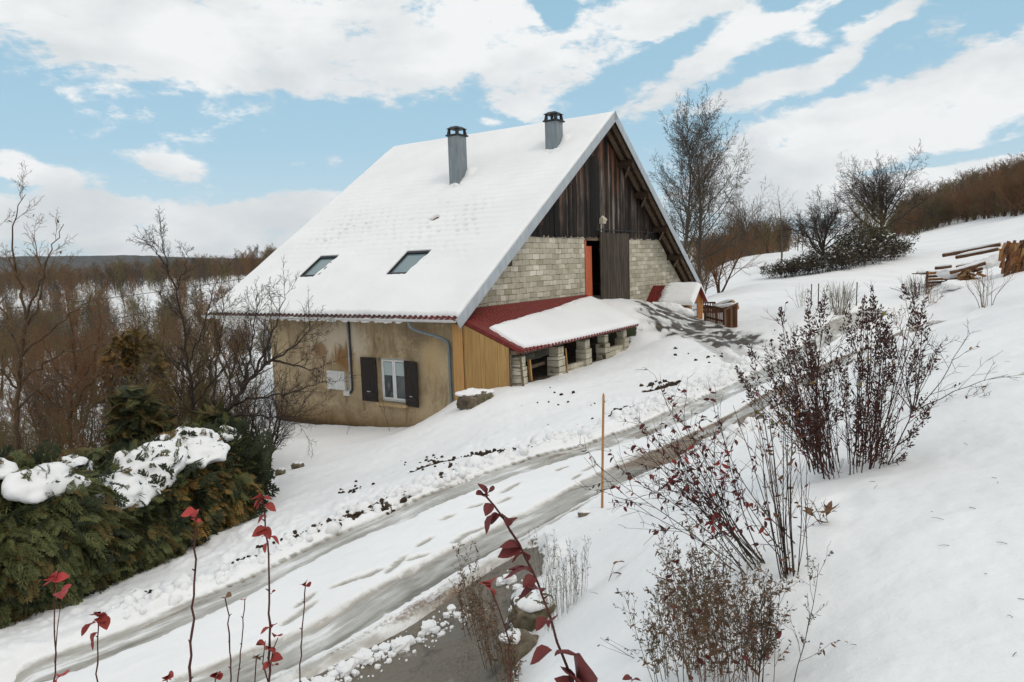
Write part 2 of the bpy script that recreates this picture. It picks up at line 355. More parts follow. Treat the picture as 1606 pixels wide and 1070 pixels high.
# --- lane: two wheel tracks
_TA = [(-60, 1110), (60, 1060), (300, 965), (470, 880), (640, 795), (760, 745), (950, 680), (1080, 628), (1180, 590), (1240, 568), (1290, 548), (1340, 522), (1400, 500), (1450, 488)]
_TB = [(60, 1180), (250, 1098), (480, 1010), (640, 916), (770, 855), (870, 800), (960, 755), (1080, 705), (1180, 660), (1240, 618), (1290, 585), (1340, 550), (1400, 518), (1460, 500)]
TA = smoothline([gp(*q)[:2] for q in _TA], 160, 4); TB = smoothline([gp(*q)[:2] for q in _TB], 160, 4)
def _pair():
    mids = []; halves = []
    for p_ in TA:
        d = np.linalg.norm(TB-p_, axis=1); k = d.argmin(); mids.append((p_+TB[k])/2); halves.append((TB[k]-p_)/2)
    return np.array(mids), np.array(halves)
_mid, _half = _pair()
LANE = smoothline(_mid, 160, 10); LANE_HW = np.clip(smoothline(np.linalg.norm(_half, axis=1)[:, None], 160, 20)[:, 0], .65, 1.05)
# --- ground grid (polar about the camera, fine in view, coarse behind)
th = np.concatenate([np.arange(-180, -60, 3.), np.arange(-60, -40, .6), np.arange(-40, 40, .13), np.arange(40, 60, .6), np.arange(60, 180.01, 3.)])
rr = [0.25]
while rr[-1] < 6000: rr.append(rr[-1]+max(.025, rr[-1]*(.0055 if rr[-1] < 24 else .0085 if rr[-1] < 45 else .02 if rr[-1] < 400 else .06)))
rr = np.array(rr); TT, RR = np.meshgrid(np.radians(th), rr)
GX = RR*np.sin(TT); GY = RR*np.cos(TT); GZ = base_z(GX, GY)
nr, nt = GX.shape
XY = np.stack([GX.ravel(), GY.ravel()], -1); Zg = GZ.ravel().copy()
near = (RR.ravel() < 48) & (np.abs(TT.ravel()) < rad(60)); iN = np.where(near)[0]; XN = XY[iN]
dz = np.zeros(len(XY)); asph = np.zeros(len(XY)); dirt = np.zeros(len(XY)); grs = np.zeros(len(XY))
R1 = RR.ravel()
x_, y_ = XY[:, 0], XY[:, 1]
fade = sstep(300, 40, R1)
dz += fade*(.10*fbm(x_*.22, y_*.22, 3)+.04*fbm(x_*.9+5, y_*.9, 3))+sstep(90, 20, R1)*(.013*fbm(x_*4, y_*4, 3)+.02*np.maximum(0, fbm(x_*1.6+20, y_*2.1, 3)-.12))
dz[R1 > 200] += 0
def chunk(f, X, n=40000):
    r = [f(X[i:i+n]) for i in range(0, len(X), n)]
    return tuple(np.concatenate(k) for k in zip(*r)) if isinstance(r[0], tuple) else np.concatenate(r)
ld, lsn, lside = chunk(lambda X: linesd(X, LANE), XN)
hwid = np.interp(lsn, np.linspace(0, 1, 160)*np.linalg.norm(np.diff(LANE, axis=0), axis=1).sum(), LANE_HW)
lt = -ld*lside                      # + on the uphill (camera) side
endf = sstep(0, 1.5, lsn)
out_ = ld-hwid-.42                  # metres outside the travelled lane
dn = np.zeros(len(XN))
xn, yn = XN[:, 0], XN[:, 1]
# under the lane sheet the snow is taken away
dn -= .16*sstep(.10, -.18, out_)
# ploughed lumps along both edges
lump = np.maximum(0, fbm(xn*2.4, yn*2.4, 3, .5)+.12); cr_ = np.abs(fbm(xn*5+3, yn*5, 3, .6))
dn += np.where(lt < 0, 1, .45)*sstep(-.05, .12, out_)*sstep(1.25, .25, out_)*(.15*lump+.05*cr_+.05)*sstep(22, 14, ld*0+np.hypot(xn, yn)*.6)
# churned snow on the house side of the lane
churn = np.where(lt < 0, sstep(.2, .8, out_)*sstep(5.0, 1.2, out_), 0)*sstep(-.15, .3, fbm(xn*.5+2, yn*.5, 2)+.15)
dn += churn*(.11*np.maximum(0, fbm(xn*2.2+9, yn*2.2, 4, .6))+.05*fbm(xn*6, yn*6, 2))
rough = (1-sstep(3.2, 4.0, base_z(xn, yn)))*.5
dn += .02*fbm(xn*1.7, yn*1.7+4, 4)
# soil showing through along the cut edge and in the churned snow
def streak(pts, w_, wob=1.2):
    L2 = np.array([gp(*q)[:2] for q in pts]); d, s_, sd = chunk(lambda X: linesd(X, L2), XN)
    return sstep(w_, w_*.35, d+w_*wob*np.maximum(-.35, fbm(xn*2.3+7, yn*2.3, 3)))
soil = np.zeros(len(XN))
for pts, w_ in [([(462, 850), (500, 836), (545, 818), (580, 802), (612, 794)], .16), ([(606, 796), (645, 782)], .15), ([(655, 735), (700, 722), (740, 712), (775, 708)], .20), ([(800, 712), (830, 708)], .16),
                ([(540, 768), (560, 765)], .10), ([(1016, 612), (1035, 608), (1060, 600)], .24), ([(966, 652), (985, 640)], .18), ([(228, 932), (255, 928)], .10), ([(370, 884), (395, 880)], .12), ([(700, 752), (716, 744)], .12)]:
    soil = np.maximum(soil, streak(pts, w_))
dirt[iN] = np.maximum(dirt[iN], soil); dn -= .05*soil
# drive from the barn door: ruts with earth in them
RUT1 = smoothline([gp(*q)[:2] for q in [(1000, 484), (1060, 512), (1100, 533), (1130, 552), (1155, 572), (1163, 592)]], 60, 3)
RUT2 = smoothline([gp(*q)[:2] for q in [(1010, 478), (1075, 502), (1120, 522), (1150, 542), (1180, 560), (1198, 575)]], 60, 3)
RUT3 = smoothline([gp(*q)[:2] for q in [(1130, 522), (1165, 538), (1200, 548), (1240, 552)]], 60, 3)
RUT4 = smoothline([gp(*q)[:2] for q in [(1150, 522), (1190, 536), (1225, 546)]], 60, 3)
slush = np.zeros(len(XN))
for Rt, w_, s_ in ((RUT1, .30, .95), (RUT2, .30, .95), (RUT3, .20, .8), (RUT4, .18, .8)):
    d, s1, sd = chunk(lambda X: linesd(X, Rt), XN); d = d+.10*fbm(xn*2, yn*2, 2)
    slush = np.maximum(slush, s_*sstep(w_, w_*.4, d)); dn -= .07*sstep(w_*1.2, w_*.4, d)
DRV = [gp(*q)[:2] for q in [(998, 486), (1035, 478), (1085, 494), (1130, 512), (1185, 528), (1190, 540), (1150, 546), (1105, 540), (1062, 526), (1022, 506)]]
sdv = chunk(lambda X: polysd(X, DRV), XN); dm = sstep(-.5, .4, sdv+.9*fbm(xn*.9, yn*.9, 3))*sstep(-.45, .1, fbm(xn*1.6+3, yn*1.6, 4)+.05)
slush = np.maximum(slush, .9*dm); dirt[iN] = np.maximum(dirt[iN], .85*dm*sstep(-.3, .12, fbm(xn*1.3, yn*1.3+8, 3)+.08))
# muddy verge on the uphill side of the lane
mv = np.where(lt > 0, sstep(-.25, .02, out_)*sstep(.50, .02, out_+.35*fbm(xn*1.1, yn*1.1, 3)), 0)*sstep(7.2, 9., lsn)*sstep(-.3, .2, fbm(xn*.45+1, yn*.45, 2)+.1)*sstep(26, 18, lsn)
dirt[iN] = np.maximum(dirt[iN], .8*mv)
# bare tarmac beside the lane
AP = [gp(*q)[:2] for q in [(425, 1100), (455, 1066), (530, 1000), (620, 936), (690, 896), (765, 862), (840, 858), (856, 900), (806, 930), (790, 985), (800, 1040), (805, 1100)]]
sda = chunk(lambda X: polysd(X, AP), XN)+.16*fbm(xn*1.6, yn*1.6, 4)+.03*fbm(xn*8, yn*8, 2)
asph[iN] = sstep(-.03, .04, sda); dn = np.where(True, dn*(1-sstep(-.08, .06, sda)), dn)-.07*sstep(-.07, .05, sda)
# earth bank at the end of the lean-to, dry floor under it
Hn = to_house(np.column_stack([XN, np.zeros(len(XN))]))
grs[iN] = sstep(.55, .1, np.hypot((Hn[:, 0]-9.35)/1.0, (Hn[:, 1]+.9)/1.0)-.45+.4*fbm(xn*1.5, yn*1.5, 3))
dirt[iN] = np.maximum(dirt[iN], sstep(.3, -.1, np.maximum(np.abs(Hn[:, 0]-4.7)-4.2, np.abs(Hn[:, 1]+.5)-1.1)))
# pool of ice / wet lane beyond the shrubs
PD = [gp(*q)[:2] for q in [(1385, 486), (1430, 486), (1468, 492), (1470, 512), (1440, 520), (1400, 505)]]
sdp = chunk(lambda X: polysd(X, PD), XN)+.4*fbm(xn*.8, yn*.8, 2); slush = np.maximum(slush, .6*sstep(-.2, .5, sdp))
ap_rim = sstep(-.30, -.02, sda)*sstep(.10, .0, sda); slush = np.maximum(slush, ap_rim*np.clip(.35+.9*fbm(xn*2.2, yn*2.2, 4), 0, .8)); dirt[iN] = np.maximum(dirt[iN], ap_rim*np.clip(.1+1.1*fbm(xn*3+5, yn*3, 4), 0, .7))
# scuffs and dimples
dn += -.05*sstep(.42, .6, fbm(xn*1.1+40, yn*1.1, 2))*sstep(14, 8, np.hypot(xn, yn))
dz[iN] += dn
slf = np.zeros(len(XY)); slf[iN] = slush
wood = np.zeros(len(XY))
Zg += dz
def surf_z(x, y):
    """ground height including the modelled snow relief (nearest grid vertex)"""
    r = math.hypot(x, y); a = math.degrees(math.atan2(x, y)); i = int(np.abs(rr-r).argmin()); j = int(np.abs(th-a).argmin())
    return float(Zg.reshape(nr, nt)[i, j])
def snow_mat(t):
    co = t.coord('Object')
    sl_, di, gr_, asv = t.attr('slush'), t.attr('dirt'), t.attr('grassy'), t.attr('tarmac')
    big = t.noise(co, .35, 3, .5); fine = t.noise(co, 26, 4, .65); mid = t.noise(co, 5, 4, .6)
    col = t.mix(t.range(big, .35, .65, 0, 1), (.83, .83, .835), (.885, .885, .885))
    slc = t.mix(t.range(mid, .35, .65), (.42, .40, .37), (.60, .59, .565))
    col = t.mix(t.math('MULTIPLY', sl_, t.range(fine, .3, .6, .75, 1.)), col, slc)
    dc = t.mix(t.range(mid, .4, .62), (.035, .024, .016), (.11, .082, .055))
    dm_ = t.range(t.math('ADD', di, t.math('MULTIPLY', t.math('SUBTRACT', fine, .5), 1.1)), .38, .6, 0, 1, True)
    col = t.mix(dm_, col, dc)
    col = t.mix(t.range(t.math('ADD', gr_, t.math('MULTIPLY', t.math('SUBTRACT', mid, .5), 1.0)), .4, .6), col, t.mix(fine, (.018, .026, .008), (.05, .062, .02)))
    a1 = t.noise(co, 34, 6, .85); a2 = t.noise(co, 1.3, 6, .7, .6)
    ac = t.mix(t.range(a1, .3, .7), (.045, .038, .03), (.27, .235, .19)); ac = t.mix(t.range(a2, .40, .56, 0, .75), ac, (.16, .138, .108), 'MIX'); ac = t.mix(t.range(t.noise(co, 2.6, 5, .7, .3), .56, .66, 0, .8), ac, (.038, .033, .028)); ac = t.mix(t.range(t.noise(co, 3.2, 6, .75, .2), .60, .70, 0, .6), ac, (.42, .41, .39))
    am = t.range(t.math('ADD', asv, t.math('MULTIPLY', t.math('SUBTRACT', fine, .5), .6)), .42, .58, 0, 1, True)
    col = t.mix(am, col, ac)
    rgh = t.math('SUBTRACT', .8, t.math('ADD', t.math('MULTIPLY', sl_, .35), t.math('MULTIPLY', am, t.range(a2, .4, .6, .0, .4))))
    crust = t.noise(co, 55, 5, .75); h = t.math('ADD', t.math('ADD', t.math('MULTIPLY', fine, .3), mid), t.math('MULTIPLY', crust, .12))
    return {'Base Color': col, 'Roughness': rgh, 'Normal': t.bump(h, .5, .03), 'Specular IOR Level': .35}
M_GROUND = material('snowy_ground', snow_mat)
V = np.stack([GX.ravel(), GY.ravel(), Zg], -1)
idx = np.arange(nr*nt).reshape(nr, nt)
Q = np.stack([idx[:-1, :-1], idx[:-1, 1:], idx[1:, 1:], idx[1:, :-1]], -1).reshape(-1, 4)[:, ::-1]
ctr = len(V); V = np.concatenate([V, [[0, 0, Zg[:nt].mean()]]])
T = np.stack([np.full(nt-1, ctr), idx[0, :-1], idx[0, 1:]], -1)[:, ::-1]
isA = asph[Q].mean(1) > .5
at = {k: np.append(v, 0) for k, v in dict(slush=slf, dirt=dirt, grassy=grs, tarmac=asph).items()}
def submesh(name, faces):
    used = np.unique(np.concatenate([f.ravel() for f in faces])); mp = np.full(len(V), -1); mp[used] = np.arange(len(used))
    return mesh_arrays(name, V[used], [mp[f] for f in faces], [M_GROUND], smooth=True, attrs={k: v[used] for k, v in at.items()})
tag(link('snowy_ground', submesh('snowy_ground', [Q[~isA], T])), kind='structure')
tag(link('tarmac_apron', submesh('tarmac_apron', [Q[isA]])), kind='structure')
# --- the lane itself: one sheet in its own along/across coordinates
def lane_sheet():
    tot = np.linalg.norm(np.diff(LANE, axis=0), axis=1).sum(); ns = int(tot/.035); s = np.linspace(0, tot, ns); q = np.linspace(0, tot, 160)
    C = np.stack([np.interp(s, q, LANE[:, 0]), np.interp(s, q, LANE[:, 1])], -1); Tn = np.gradient(C, axis=0); Tn /= np.linalg.norm(Tn, axis=1)[:, None]; Nn = np.stack([Tn[:, 1], -Tn[:, 0]], -1)
    hwd = np.interp(s, q, LANE_HW); tv = np.linspace(-1.75, 1.75, 110)
    P = C[:, None]+Nn[:, None]*(tv[None, :, None]); Tt = np.broadcast_to(tv, P.shape[:2]); Ss = np.broadcast_to(s[:, None], P.shape[:2]); Hh = np.broadcast_to(hwd[:, None], P.shape[:2])
    X, Y = P[..., 0], P[..., 1]; zb = base_z(X, Y)
    low = sstep(300, 40, np.hypot(X, Y))*(.10*fbm(X*.22, Y*.22, 3)+.04*fbm(X*.9+5, Y*.9, 3)); zb = zb+low
    st = fbm(Ss*.55, Tt*3.2, 4); st2 = fbm(Ss*1.5+4, Tt*11, 3); fn = fbm(Ss*5, Tt*9, 3)
    wob = .09*fbm(Ss*.35, Ss*0+1.7, 3)
    dA = np.abs(Tt+Hh+wob); dB = np.abs(Tt-Hh+wob*.7)
    wA = .36+.07*fbm(Ss*.4, Ss*0+9, 2); wB = .32+.07*fbm(Ss*.4+7, Ss*0+3, 2)
    e = .05*st+.03*fn
    e = e+.02*fbm(Ss*14, Tt*14, 2); mA = sstep(wA+.025, wA-.02, dA+e); mB = sstep(wB+.025, wB-.02, dB+e)
    tr = np.maximum(mA, mB)
    # ridge of cleaner ice inside each track
    ridge = np.maximum(sstep(.10, .02, np.abs(dA-.02+.05*st))*sstep(.0, .3, st2+.1), 0)*.55
    sl = np.clip(tr*(.60+.48*st+.2*st2)-ridge*tr*.6, 0, 1)
    # sharp tyre edge
    prof = -.045*tr+.012*st*tr+.01*fn
    out2 = np.abs(Tt)-Hh-.42
    mud = np.where(Tt > 0, mB, 0)*sstep(7., 9., Ss)*sstep(-.22, .2, fbm(Ss*.5+2, Tt*2.5+3, 4)+.10)+np.where(Tt > 0, sstep(-.22, .0, out2), 0)*sstep(7, 9, Ss)*sstep(-.1, .25, fbm(Ss*.7, Tt*3, 4)+.06)
    mud += .6*mA*sstep(.08, .36, fbm(Ss*.45+9, Tt*2+1, 4))
    mud = np.clip(mud, 0, 1)
    # clean strip between the tracks, with the footprints of one walker
    prof = prof+np.where(np.abs(Tt) < Hh-.3, .012, 0)
    foot = np.zeros_like(prof)
    rg = np.random.default_rng(5)
    fp = [gp(*q_)[:2] for q_ in [(925, 733), (905, 747), (972, 722), (985, 718), (745, 793), (790, 783), (800, 765), (665, 855), (585, 905), (550, 915), (535, 955), (480, 945), (470, 965), (655, 880), (640, 900), (622, 890), (880, 735), (1000, 712), (515, 968), (700, 812), (720, 850), (745, 836)]]
    for kf, f in enumerate(fp):
        k = np.abs(np.hypot(C[:, 0]-f[0], C[:, 1]-f[1])).argmin(); s0 = s[k]; t0 = (f-C[k])@Nn[k]; an = rg.normal(0, .25)
        i0, i1 = max(0, k-14), min(ns, k+15)
        u_ = (Ss[i0:i1]-s0); v_ = (Tt[i0:i1]-t0); uu = u_*math.cos(an)+v_*math.sin(an); vv = -u_*math.sin(an)+v_*math.cos(an)
        foot[i0:i1] = np.maximum(foot[i0:i1], sstep(1.15, .8, np.hypot(uu/(.15 if kf % 3 else .24), vv/.055)))
    prof = prof-.035*foot; sl = np.maximum(sl, .62*foot*(1-tr*.5)); trd = (np.sin(Ss*2*math.pi/.17+.6*np.sin(Ss*.7)) > .1)*sstep(.045, .02, np.abs(dA+.02-wA))*np.where(Tt < -Hh, 1, .35)*sstep(-.25, .1, fbm(Ss*.4, Ss*0+5, 2)+.1); prof = prof-.025*trd; sl = np.maximum(sl, .9*trd)
    verge_ = np.where(Tt > 0, sstep(-.2, .1, out2), 0)*sstep(8.6, 7.6, Ss); sl = np.maximum(sl, verge_*np.clip(.45+.8*st+.4*fn, 0, .8)); mud = np.maximum(mud, verge_*np.clip(.25+1.4*fbm(Ss*.9, Tt*3+7, 4), 0, .8))
    pat_ = fbm(X*1.1+9, Y*1.1, 5, .6); sl = np.clip(sl+tr*.45*pat_, 0, 1); outer = np.where(Tt > 0, sstep(.02, .24, Tt-Hh), 0)*tr; sl = np.clip(sl+.30*outer, 0, 1)
    # edges sink below the snow, broken by lumps
    z = zb+prof-.30*sstep(.10, .36, out2+.03*fn)+.05*sstep(-.1, .1, out2)*np.maximum(0, fbm(X*4, Y*4, 3))
    fadeout = sstep(tot, tot-2.5, Ss)*sstep(0, .4, Ss); z = z-.25*(1-fadeout)
    Vv = np.stack([X, Y, z], -1).reshape(-1, 3); ix = np.arange(ns*110).reshape(ns, 110); Qv = np.stack([ix[:-1, :-1], ix[:-1, 1:], ix[1:, 1:], ix[1:, :-1]], -1).reshape(-1, 4)
    zero = np.zeros(ns*110)
    def lm_(t):
        co = t.coord('Object'); sl_, di = t.attr('slush'), t.attr('dirt'); fine = t.noise(co, 30, 4, .65); mid = t.noise(co, 4, 4, .6)
        al = t.new('ShaderNodeCombineXYZ', {0: t.math('MULTIPLY', t.attr('along'), 2.6), 1: t.math('MULTIPLY', t.attr('across'), 13.), 2: 0.}).outputs[0]; stk = t.noise(al, 1., 6, .68, .25)
        sl_ = t.math('ADD', sl_, t.math('MULTIPLY', t.math('MULTIPLY', t.math('SUBTRACT', stk, .5), .95), t.range(sl_, .0, .35)), clamp=True)
        col = t.mix(t.range(t.noise(co, .5, 3), .35, .65), (.84, .84, .845), (.885, .885, .885))
        g1 = t.range(t.math('ADD', sl_, t.math('MULTIPLY', t.math('SUBTRACT', fine, .5), .35)), .06, .5, 0, 1)
        slc = t.ramp(sl_, [(.0, (.70, .69, .665)), (.4, (.53, .515, .48)), (.72, (.36, .342, .305)), (1., (.17, .155, .128))])
        col = t.mix(g1, col, slc)
        dm_ = t.range(t.math('ADD', di, t.math('MULTIPLY', t.math('SUBTRACT', fine, .5), .9)), .3, .75, 0, .9, True)
        col = t.mix(dm_, col, t.mix(t.range(mid, .35, .65), (.10, .058, .028), (.27, .18, .11)))
        rg_ = t.math('SUBTRACT', .75, t.math('MULTIPLY', g1, t.range(mid, .35, .65, .25, .5)))
        return {'Base Color': col, 'Roughness': rg_, 'Normal': t.bump(t.math('ADD', mid, t.math('MULTIPLY', fine, .4)), .3, .02), 'Specular IOR Level': .45}
    me = mesh_arrays('lane', Vv, [Qv], [material('slushy_lane', lm_)], smooth=True, attrs=dict(slush=sl.ravel(), dirt=mud.ravel(), along=Ss.ravel(), across=Tt.ravel()))
    return tag(link('lane', me), kind='structure')
lane_sheet()
# ---------------------------------------------------------------- materials
def m_snow(t):
    co = t.coord('Object'); fine = t.noise(co, 26, 4, .65); mid = t.noise(co, 4, 4, .6)
    col = t.mix(t.range(t.noise(co, .5, 3), .35, .65), (.83, .83, .835), (.885, .885, .885))
    return {'Base Color': col, 'Normal': t.bump(t.math('ADD', mid, t.math('MULTIPLY', fine, .25)), .3, .025)}
M_SNOW = material('snow', m_snow, rough=.75, spec=.3)
def m_plaster(t):
    co = t.coord('Object')   # house frame: x across, y along the wall, z up
    x, y, z = t.sep(co)
    n1 = t.noise(co, .7, 5, .6, .4); n2 = t.noise(t.mapping(co, (1, 2.2, .55)), 1.1, 6, .65, .8); n3 = t.noise(co, 14, 5, .7)
    col = t.ramp(n1, [(.3, c3((147, 129, 102))), (.5, c3((177, 158, 127))), (.72, c3((203, 182, 145)))])
    col = t.mix(t.range(n2, .48, .68, 0, .9), col, c3((126, 105, 77)))
    col = t.mix(t.range(t.noise(t.mapping(co, (1, .9, 1.6), (5, 3, 1)), 1.7, 6, .7, 1.), .53, .66, 0, .7), col, c3((196, 178, 148)))
    col = t.mix(t.range(n3, .3, .7, 0, .25), col, c3((120, 102, 78)))
    def blot(cy, cz, ry, rz, wob=.5):
        v = t.new('ShaderNodeCombineXYZ', {0: t.math('DIVIDE', t.math('SUBTRACT', y, cy), ry), 1: t.math('DIVIDE', t.math('SUBTRACT', z, cz), rz), 2: 0.}).outputs[0]
        ln = t.new('ShaderNodeVectorMath', {0: v}, operation='LENGTH').outputs['Value']
        return t.range(t.math('ADD', ln, t.math('MULTIPLY', t.math('SUBTRACT', n2, .5), wob*4)), 1.15, .55, 0, 1, True)
    col = t.mix(t.math('MULTIPLY', blot(5.7, -1.0, 1.5, .8, .4), .7), col, c3((205, 192, 172)))
    col = t.mix(t.math('MULTIPLY', blot(5.55, -1.55, .55, .55, .5), .85), col, c3((128, 88, 40)))
    col = t.mix(t.math('MULTIPLY', blot(6.7, -1.35, .4, .35, .5), .75), col, c3((120, 86, 50)))
    col = t.mix(t.math('MULTIPLY', blot(1.55, -1.4, .35, 1.1, .5), .5), col, c3((190, 162, 118)))
    col = t.mix(t.math('MULTIPLY', blot(2.2, -.6, .8, .45, .5), .55), col, c3((118, 102, 80)))
    # vertical crack lines / panel joints
    for cy in (4.35, 2.55):
        col = t.mix(t.math('MULTIPLY', t.range(t.math('ABSOLUTE', t.math('ADD', t.math('SUBTRACT', y, cy), t.math('MULTIPLY', t.math('SUBTRACT', n2, .5), .3))), .035, .0), t.range(z, -1.3, -.6, 0, .55)), col, c3((96, 82, 64)))
    # damp foot of the wall
    foot = t.range(t.math('ADD', z, t.math('MULTIPLY', n2, 1.0)), -2.75, -3.5, 0, .75, True)
    col = t.mix(foot, col, c3((108, 82, 48)))
    col = t.mix(t.range(t.math('ADD', z, t.math('MULTIPLY', n2, .5)), -3.55, -3.85, 0, .8, True), col, c3((62, 50, 30)))
    return {'Base Color': col, 'Normal': t.bump(t.math('ADD', n3, t.math('MULTIPLY', n1, 2.)), .35, .02)}
M_PLASTER = material('stained_plaster', m_plaster, rough=.9, spec=.2)
def m_block(t):
    co = t.coord('Object'); x, y, z = t.sep(co)
    wob = t.math('MULTIPLY', t.math('SUBTRACT', t.noise(co, 1.4, 3), .5), .16)
    v = t.new('ShaderNodeCombineXYZ', {0: t.math('ADD', x, wob), 1: t.math('ADD', z, t.math('MULTIPLY', wob, .7)), 2: 0.}).outputs[0]
    b = t.new('ShaderNodeTexBrick', {'Vector': v, 'Scale': 1.0, 'Mortar Size': .012, 'Mortar Smooth': .3, 'Bias': 0., 'Brick Width': .50, 'Row Height': .205, 'Color1': (0, 0, 0, 1), 'Color2': (1, 1, 1, 1), 'Mortar': (.5, .5, .5, 1)}, offset=.5)
    n1 = t.noise(co, 1.0, 5, .6); n3 = t.noise(co, 30, 4, .7); n4 = t.noise(t.mapping(co, (2, 1, .6)), 1.6, 4, .6)
    col = t.ramp(b.outputs['Color'], [(0, c3((172, 164, 144))), (.5, c3((200, 193, 173))), (.88, c3((217, 210, 192))), (.93, c3((232, 226, 210)))])
    col = t.mix(t.range(n1, .35, .7, 0, .5), col, c3((156, 149, 130)))
    col = t.mix(t.range(n4, .52, .75, 0, .55), col, c3((128, 119, 100)))
    col = t.mix(t.range(n3, .35, .75, 0, .3), col, c3((100, 96, 86)))
    col = t.mix(t.math('MULTIPLY', b.outputs['Fac'], t.range(t.noise(co, 2.6, 3), .38, .62, .15, 1.)), col, c3((82, 76, 60)))
    h = t.math('SUBTRACT', t.math('MULTIPLY', n3, .3), b.outputs['Fac'])
    return {'Base Color': col, 'Normal': t.bump(h, .6, .015)}
M_BLOCK = material('concrete_block', m_block, rough=.92, spec=.2)
def m_wood(dark, mid, light, axis=2, red=None, sc_=1.0):
    def f(t):
        co = t.coord('Object'); s = [14*sc_, 14*sc_, 14*sc_]; s[axis] = .9*sc_
        isl = t.island(); off = t.new('ShaderNodeCombineXYZ', {0: t.math('MULTIPLY', isl, 37.), 1: t.math('MULTIPLY', isl, 11.), 2: t.math('MULTIPLY', isl, 23.)}).outputs[0]
        v = t.new('ShaderNodeVectorMath', {0: t.mapping(co, tuple(s)), 1: off}, operation='ADD').outputs[0]
        g = t.noise(v, 1.0, 6, .65, .6); big = t.noise(co, .55, 3, .55)
        col = t.ramp(g, [(.28, dark), (.52, mid), (.78, light)])
        col = t.mix(t.range(isl, 0, 1, 0, .55), col, t.mix(g, dark, mid))
        if red: col = t.mix(t.math('MULTIPLY', t.range(big, .45, .68, 0, .8), t.range(isl, .1, .9, .25, 1)), col, t.mix(g, dark, red))
        return {'Base Color': col, 'Normal': t.bump(g, .5, .006)}
    return f
def m_gable(t):
    co = t.coord('Object'); x, y, z = t.sep(co); isl = t.island()
    off = t.new('ShaderNodeCombineXYZ', {0: t.math('MULTIPLY', isl, 37.), 1: 0., 2: t.math('MULTIPLY', isl, 23.)}).outputs[0]
    v = t.new('ShaderNodeVectorMath', {0: t.mapping(co, (16, 16, .8)), 1: off}, operation='ADD').outputs[0]
    g = t.noise(v, 1.0, 6, .68, .5); big = t.noise(t.mapping(co, (1, 1, .5)), .55, 4, .6, .3)
    black = (.006, .005, .0045); dk = (.024, .015, .011); red = (.11, .040, .020); grey = (.25, .205, .17)
    # every board weathers its own way: black tar stain, dark brown, red-brown, bare grey
    isl2 = t.math('FRACT', t.math('MULTIPLY', isl, 7.31))
    up_ = t.range(z, 3.2, 7.2, 0, 1, True); mid_ = t.range(t.math('ABSOLUTE', t.math('SUBTRACT', x, 12.8)), .4, 5.0, 1, 0, True)
    tone = t.math('ADD', t.math('ADD', t.math('MULTIPLY', t.math('SUBTRACT', g, .5), 1.5), t.math('MULTIPLY', isl, .46)), t.math('ADD', t.math('MULTIPLY', t.math('SUBTRACT', big, .5), 1.3), t.math('MULTIPLY', mid_, .30)))
    hot = t.ramp(tone, [(.18, black), (.40, dk), (.62, red), (.86, (.20, .095, .055))])
    cold = t.ramp(tone, [(.22, black), (.44, dk), (.62, (.085, .066, .053)), (.80, grey)])
    col = t.mix(t.range(t.math('ADD', t.math('ADD', up_, t.math('MULTIPLY', t.math('SUBTRACT', isl2, .5), .8)), t.math('MULTIPLY', t.math('SUBTRACT', big, .5), 1.0)), .25, .75, 0, 1, True), cold, hot)
    return {'Base Color': col, 'Normal': t.bump(g, .6, .008)}
M_GABLE = material('weathered_gable_boards', m_gable, rough=.8, spec=.25)
M_BARNDOOR = material('grey_door_boards', m_wood((.022, .017, .013), (.075, .058, .044), (.20, .17, .135), 2), rough=.85, spec=.2)
M_RAFTER = material('weathered_rafter', m_wood((.07, .048, .032), (.16, .115, .078), (.27, .21, .155), 0, sc_=.7), rough=.85, spec=.2)
M_SOFFIT = material('soffit_boards', m_wood((.028, .017, .011), (.062, .036, .022), (.11, .066, .042), 1), rough=.85, spec=.2)
M_PINE = material('fresh_pine', m_wood((.40, .20, .065), (.54, .31, .115), (.66, .42, .18), 2), rough=.7, spec=.3)
M_PINE2 = material('larch_boards', m_wood((.29, .16, .055), (.46, .28, .105), (.57, .37, .15), 2), rough=.75, spec=.3)
M_HUT = material('orange_stained_wood', m_wood((.19, .065, .014), (.36, .14, .034), (.46, .22, .065), 2), rough=.7, spec=.3)
M_FENCE = material('brown_fence_wood', m_wood((.05, .02, .011), (.11, .046, .024), (.2, .10, .055), 2), rough=.8, spec=.2)
M_FENCEPALE = material('pale_fence_wood', m_wood((.16, .09, .05), (.28, .17, .10), (.38, .25, .15), 2), rough=.8, spec=.2)
M_ORANGE = material('orange_paint', lambda t: {'Base Color': t.mix(t.range(t.noise(t.mapping(t.coord('Object'), (6, 6, 1)), 1.4, 4), .4, .65), (.42, .065, .012), (.52, .11, .022))}, rough=.5, spec=.4)
M_SHUTTER = material('dark_shutter_paint', m_wood((.008, .005, .004), (.016, .009, .007), (.03, .018, .014), 2), rough=.5, spec=.4)
M_WHITE = material('white_window_paint', lambda t: {'Base Color': t.mix(t.range(t.noise(t.coord('Object'), 6, 4), .3, .7), (.72, .73, .72), (.82, .82, .81))}, rough=.4)
M_BOXW = material('white_meter_cabinet', lambda t: {'Base Color': t.mix(t.range(t.noise(t.coord('Object'), 3, 4), .3, .7), (.55, .55, .52), (.68, .68, .66))}, rough=.5)
M_ZINC = material('zinc', lambda t: {'Base Color': t.mix(t.range(t.noise(t.mapping(t.coord('Object'), (3, 3, .7)), 2, 5, .6), .3, .7), (.16, .19, .21), (.25, .285, .30)), 'Roughness': t.range(t.noise(t.coord('Object'), 4, 3), .3, .7, .42, .62)}, rough=.5, metal=.35)
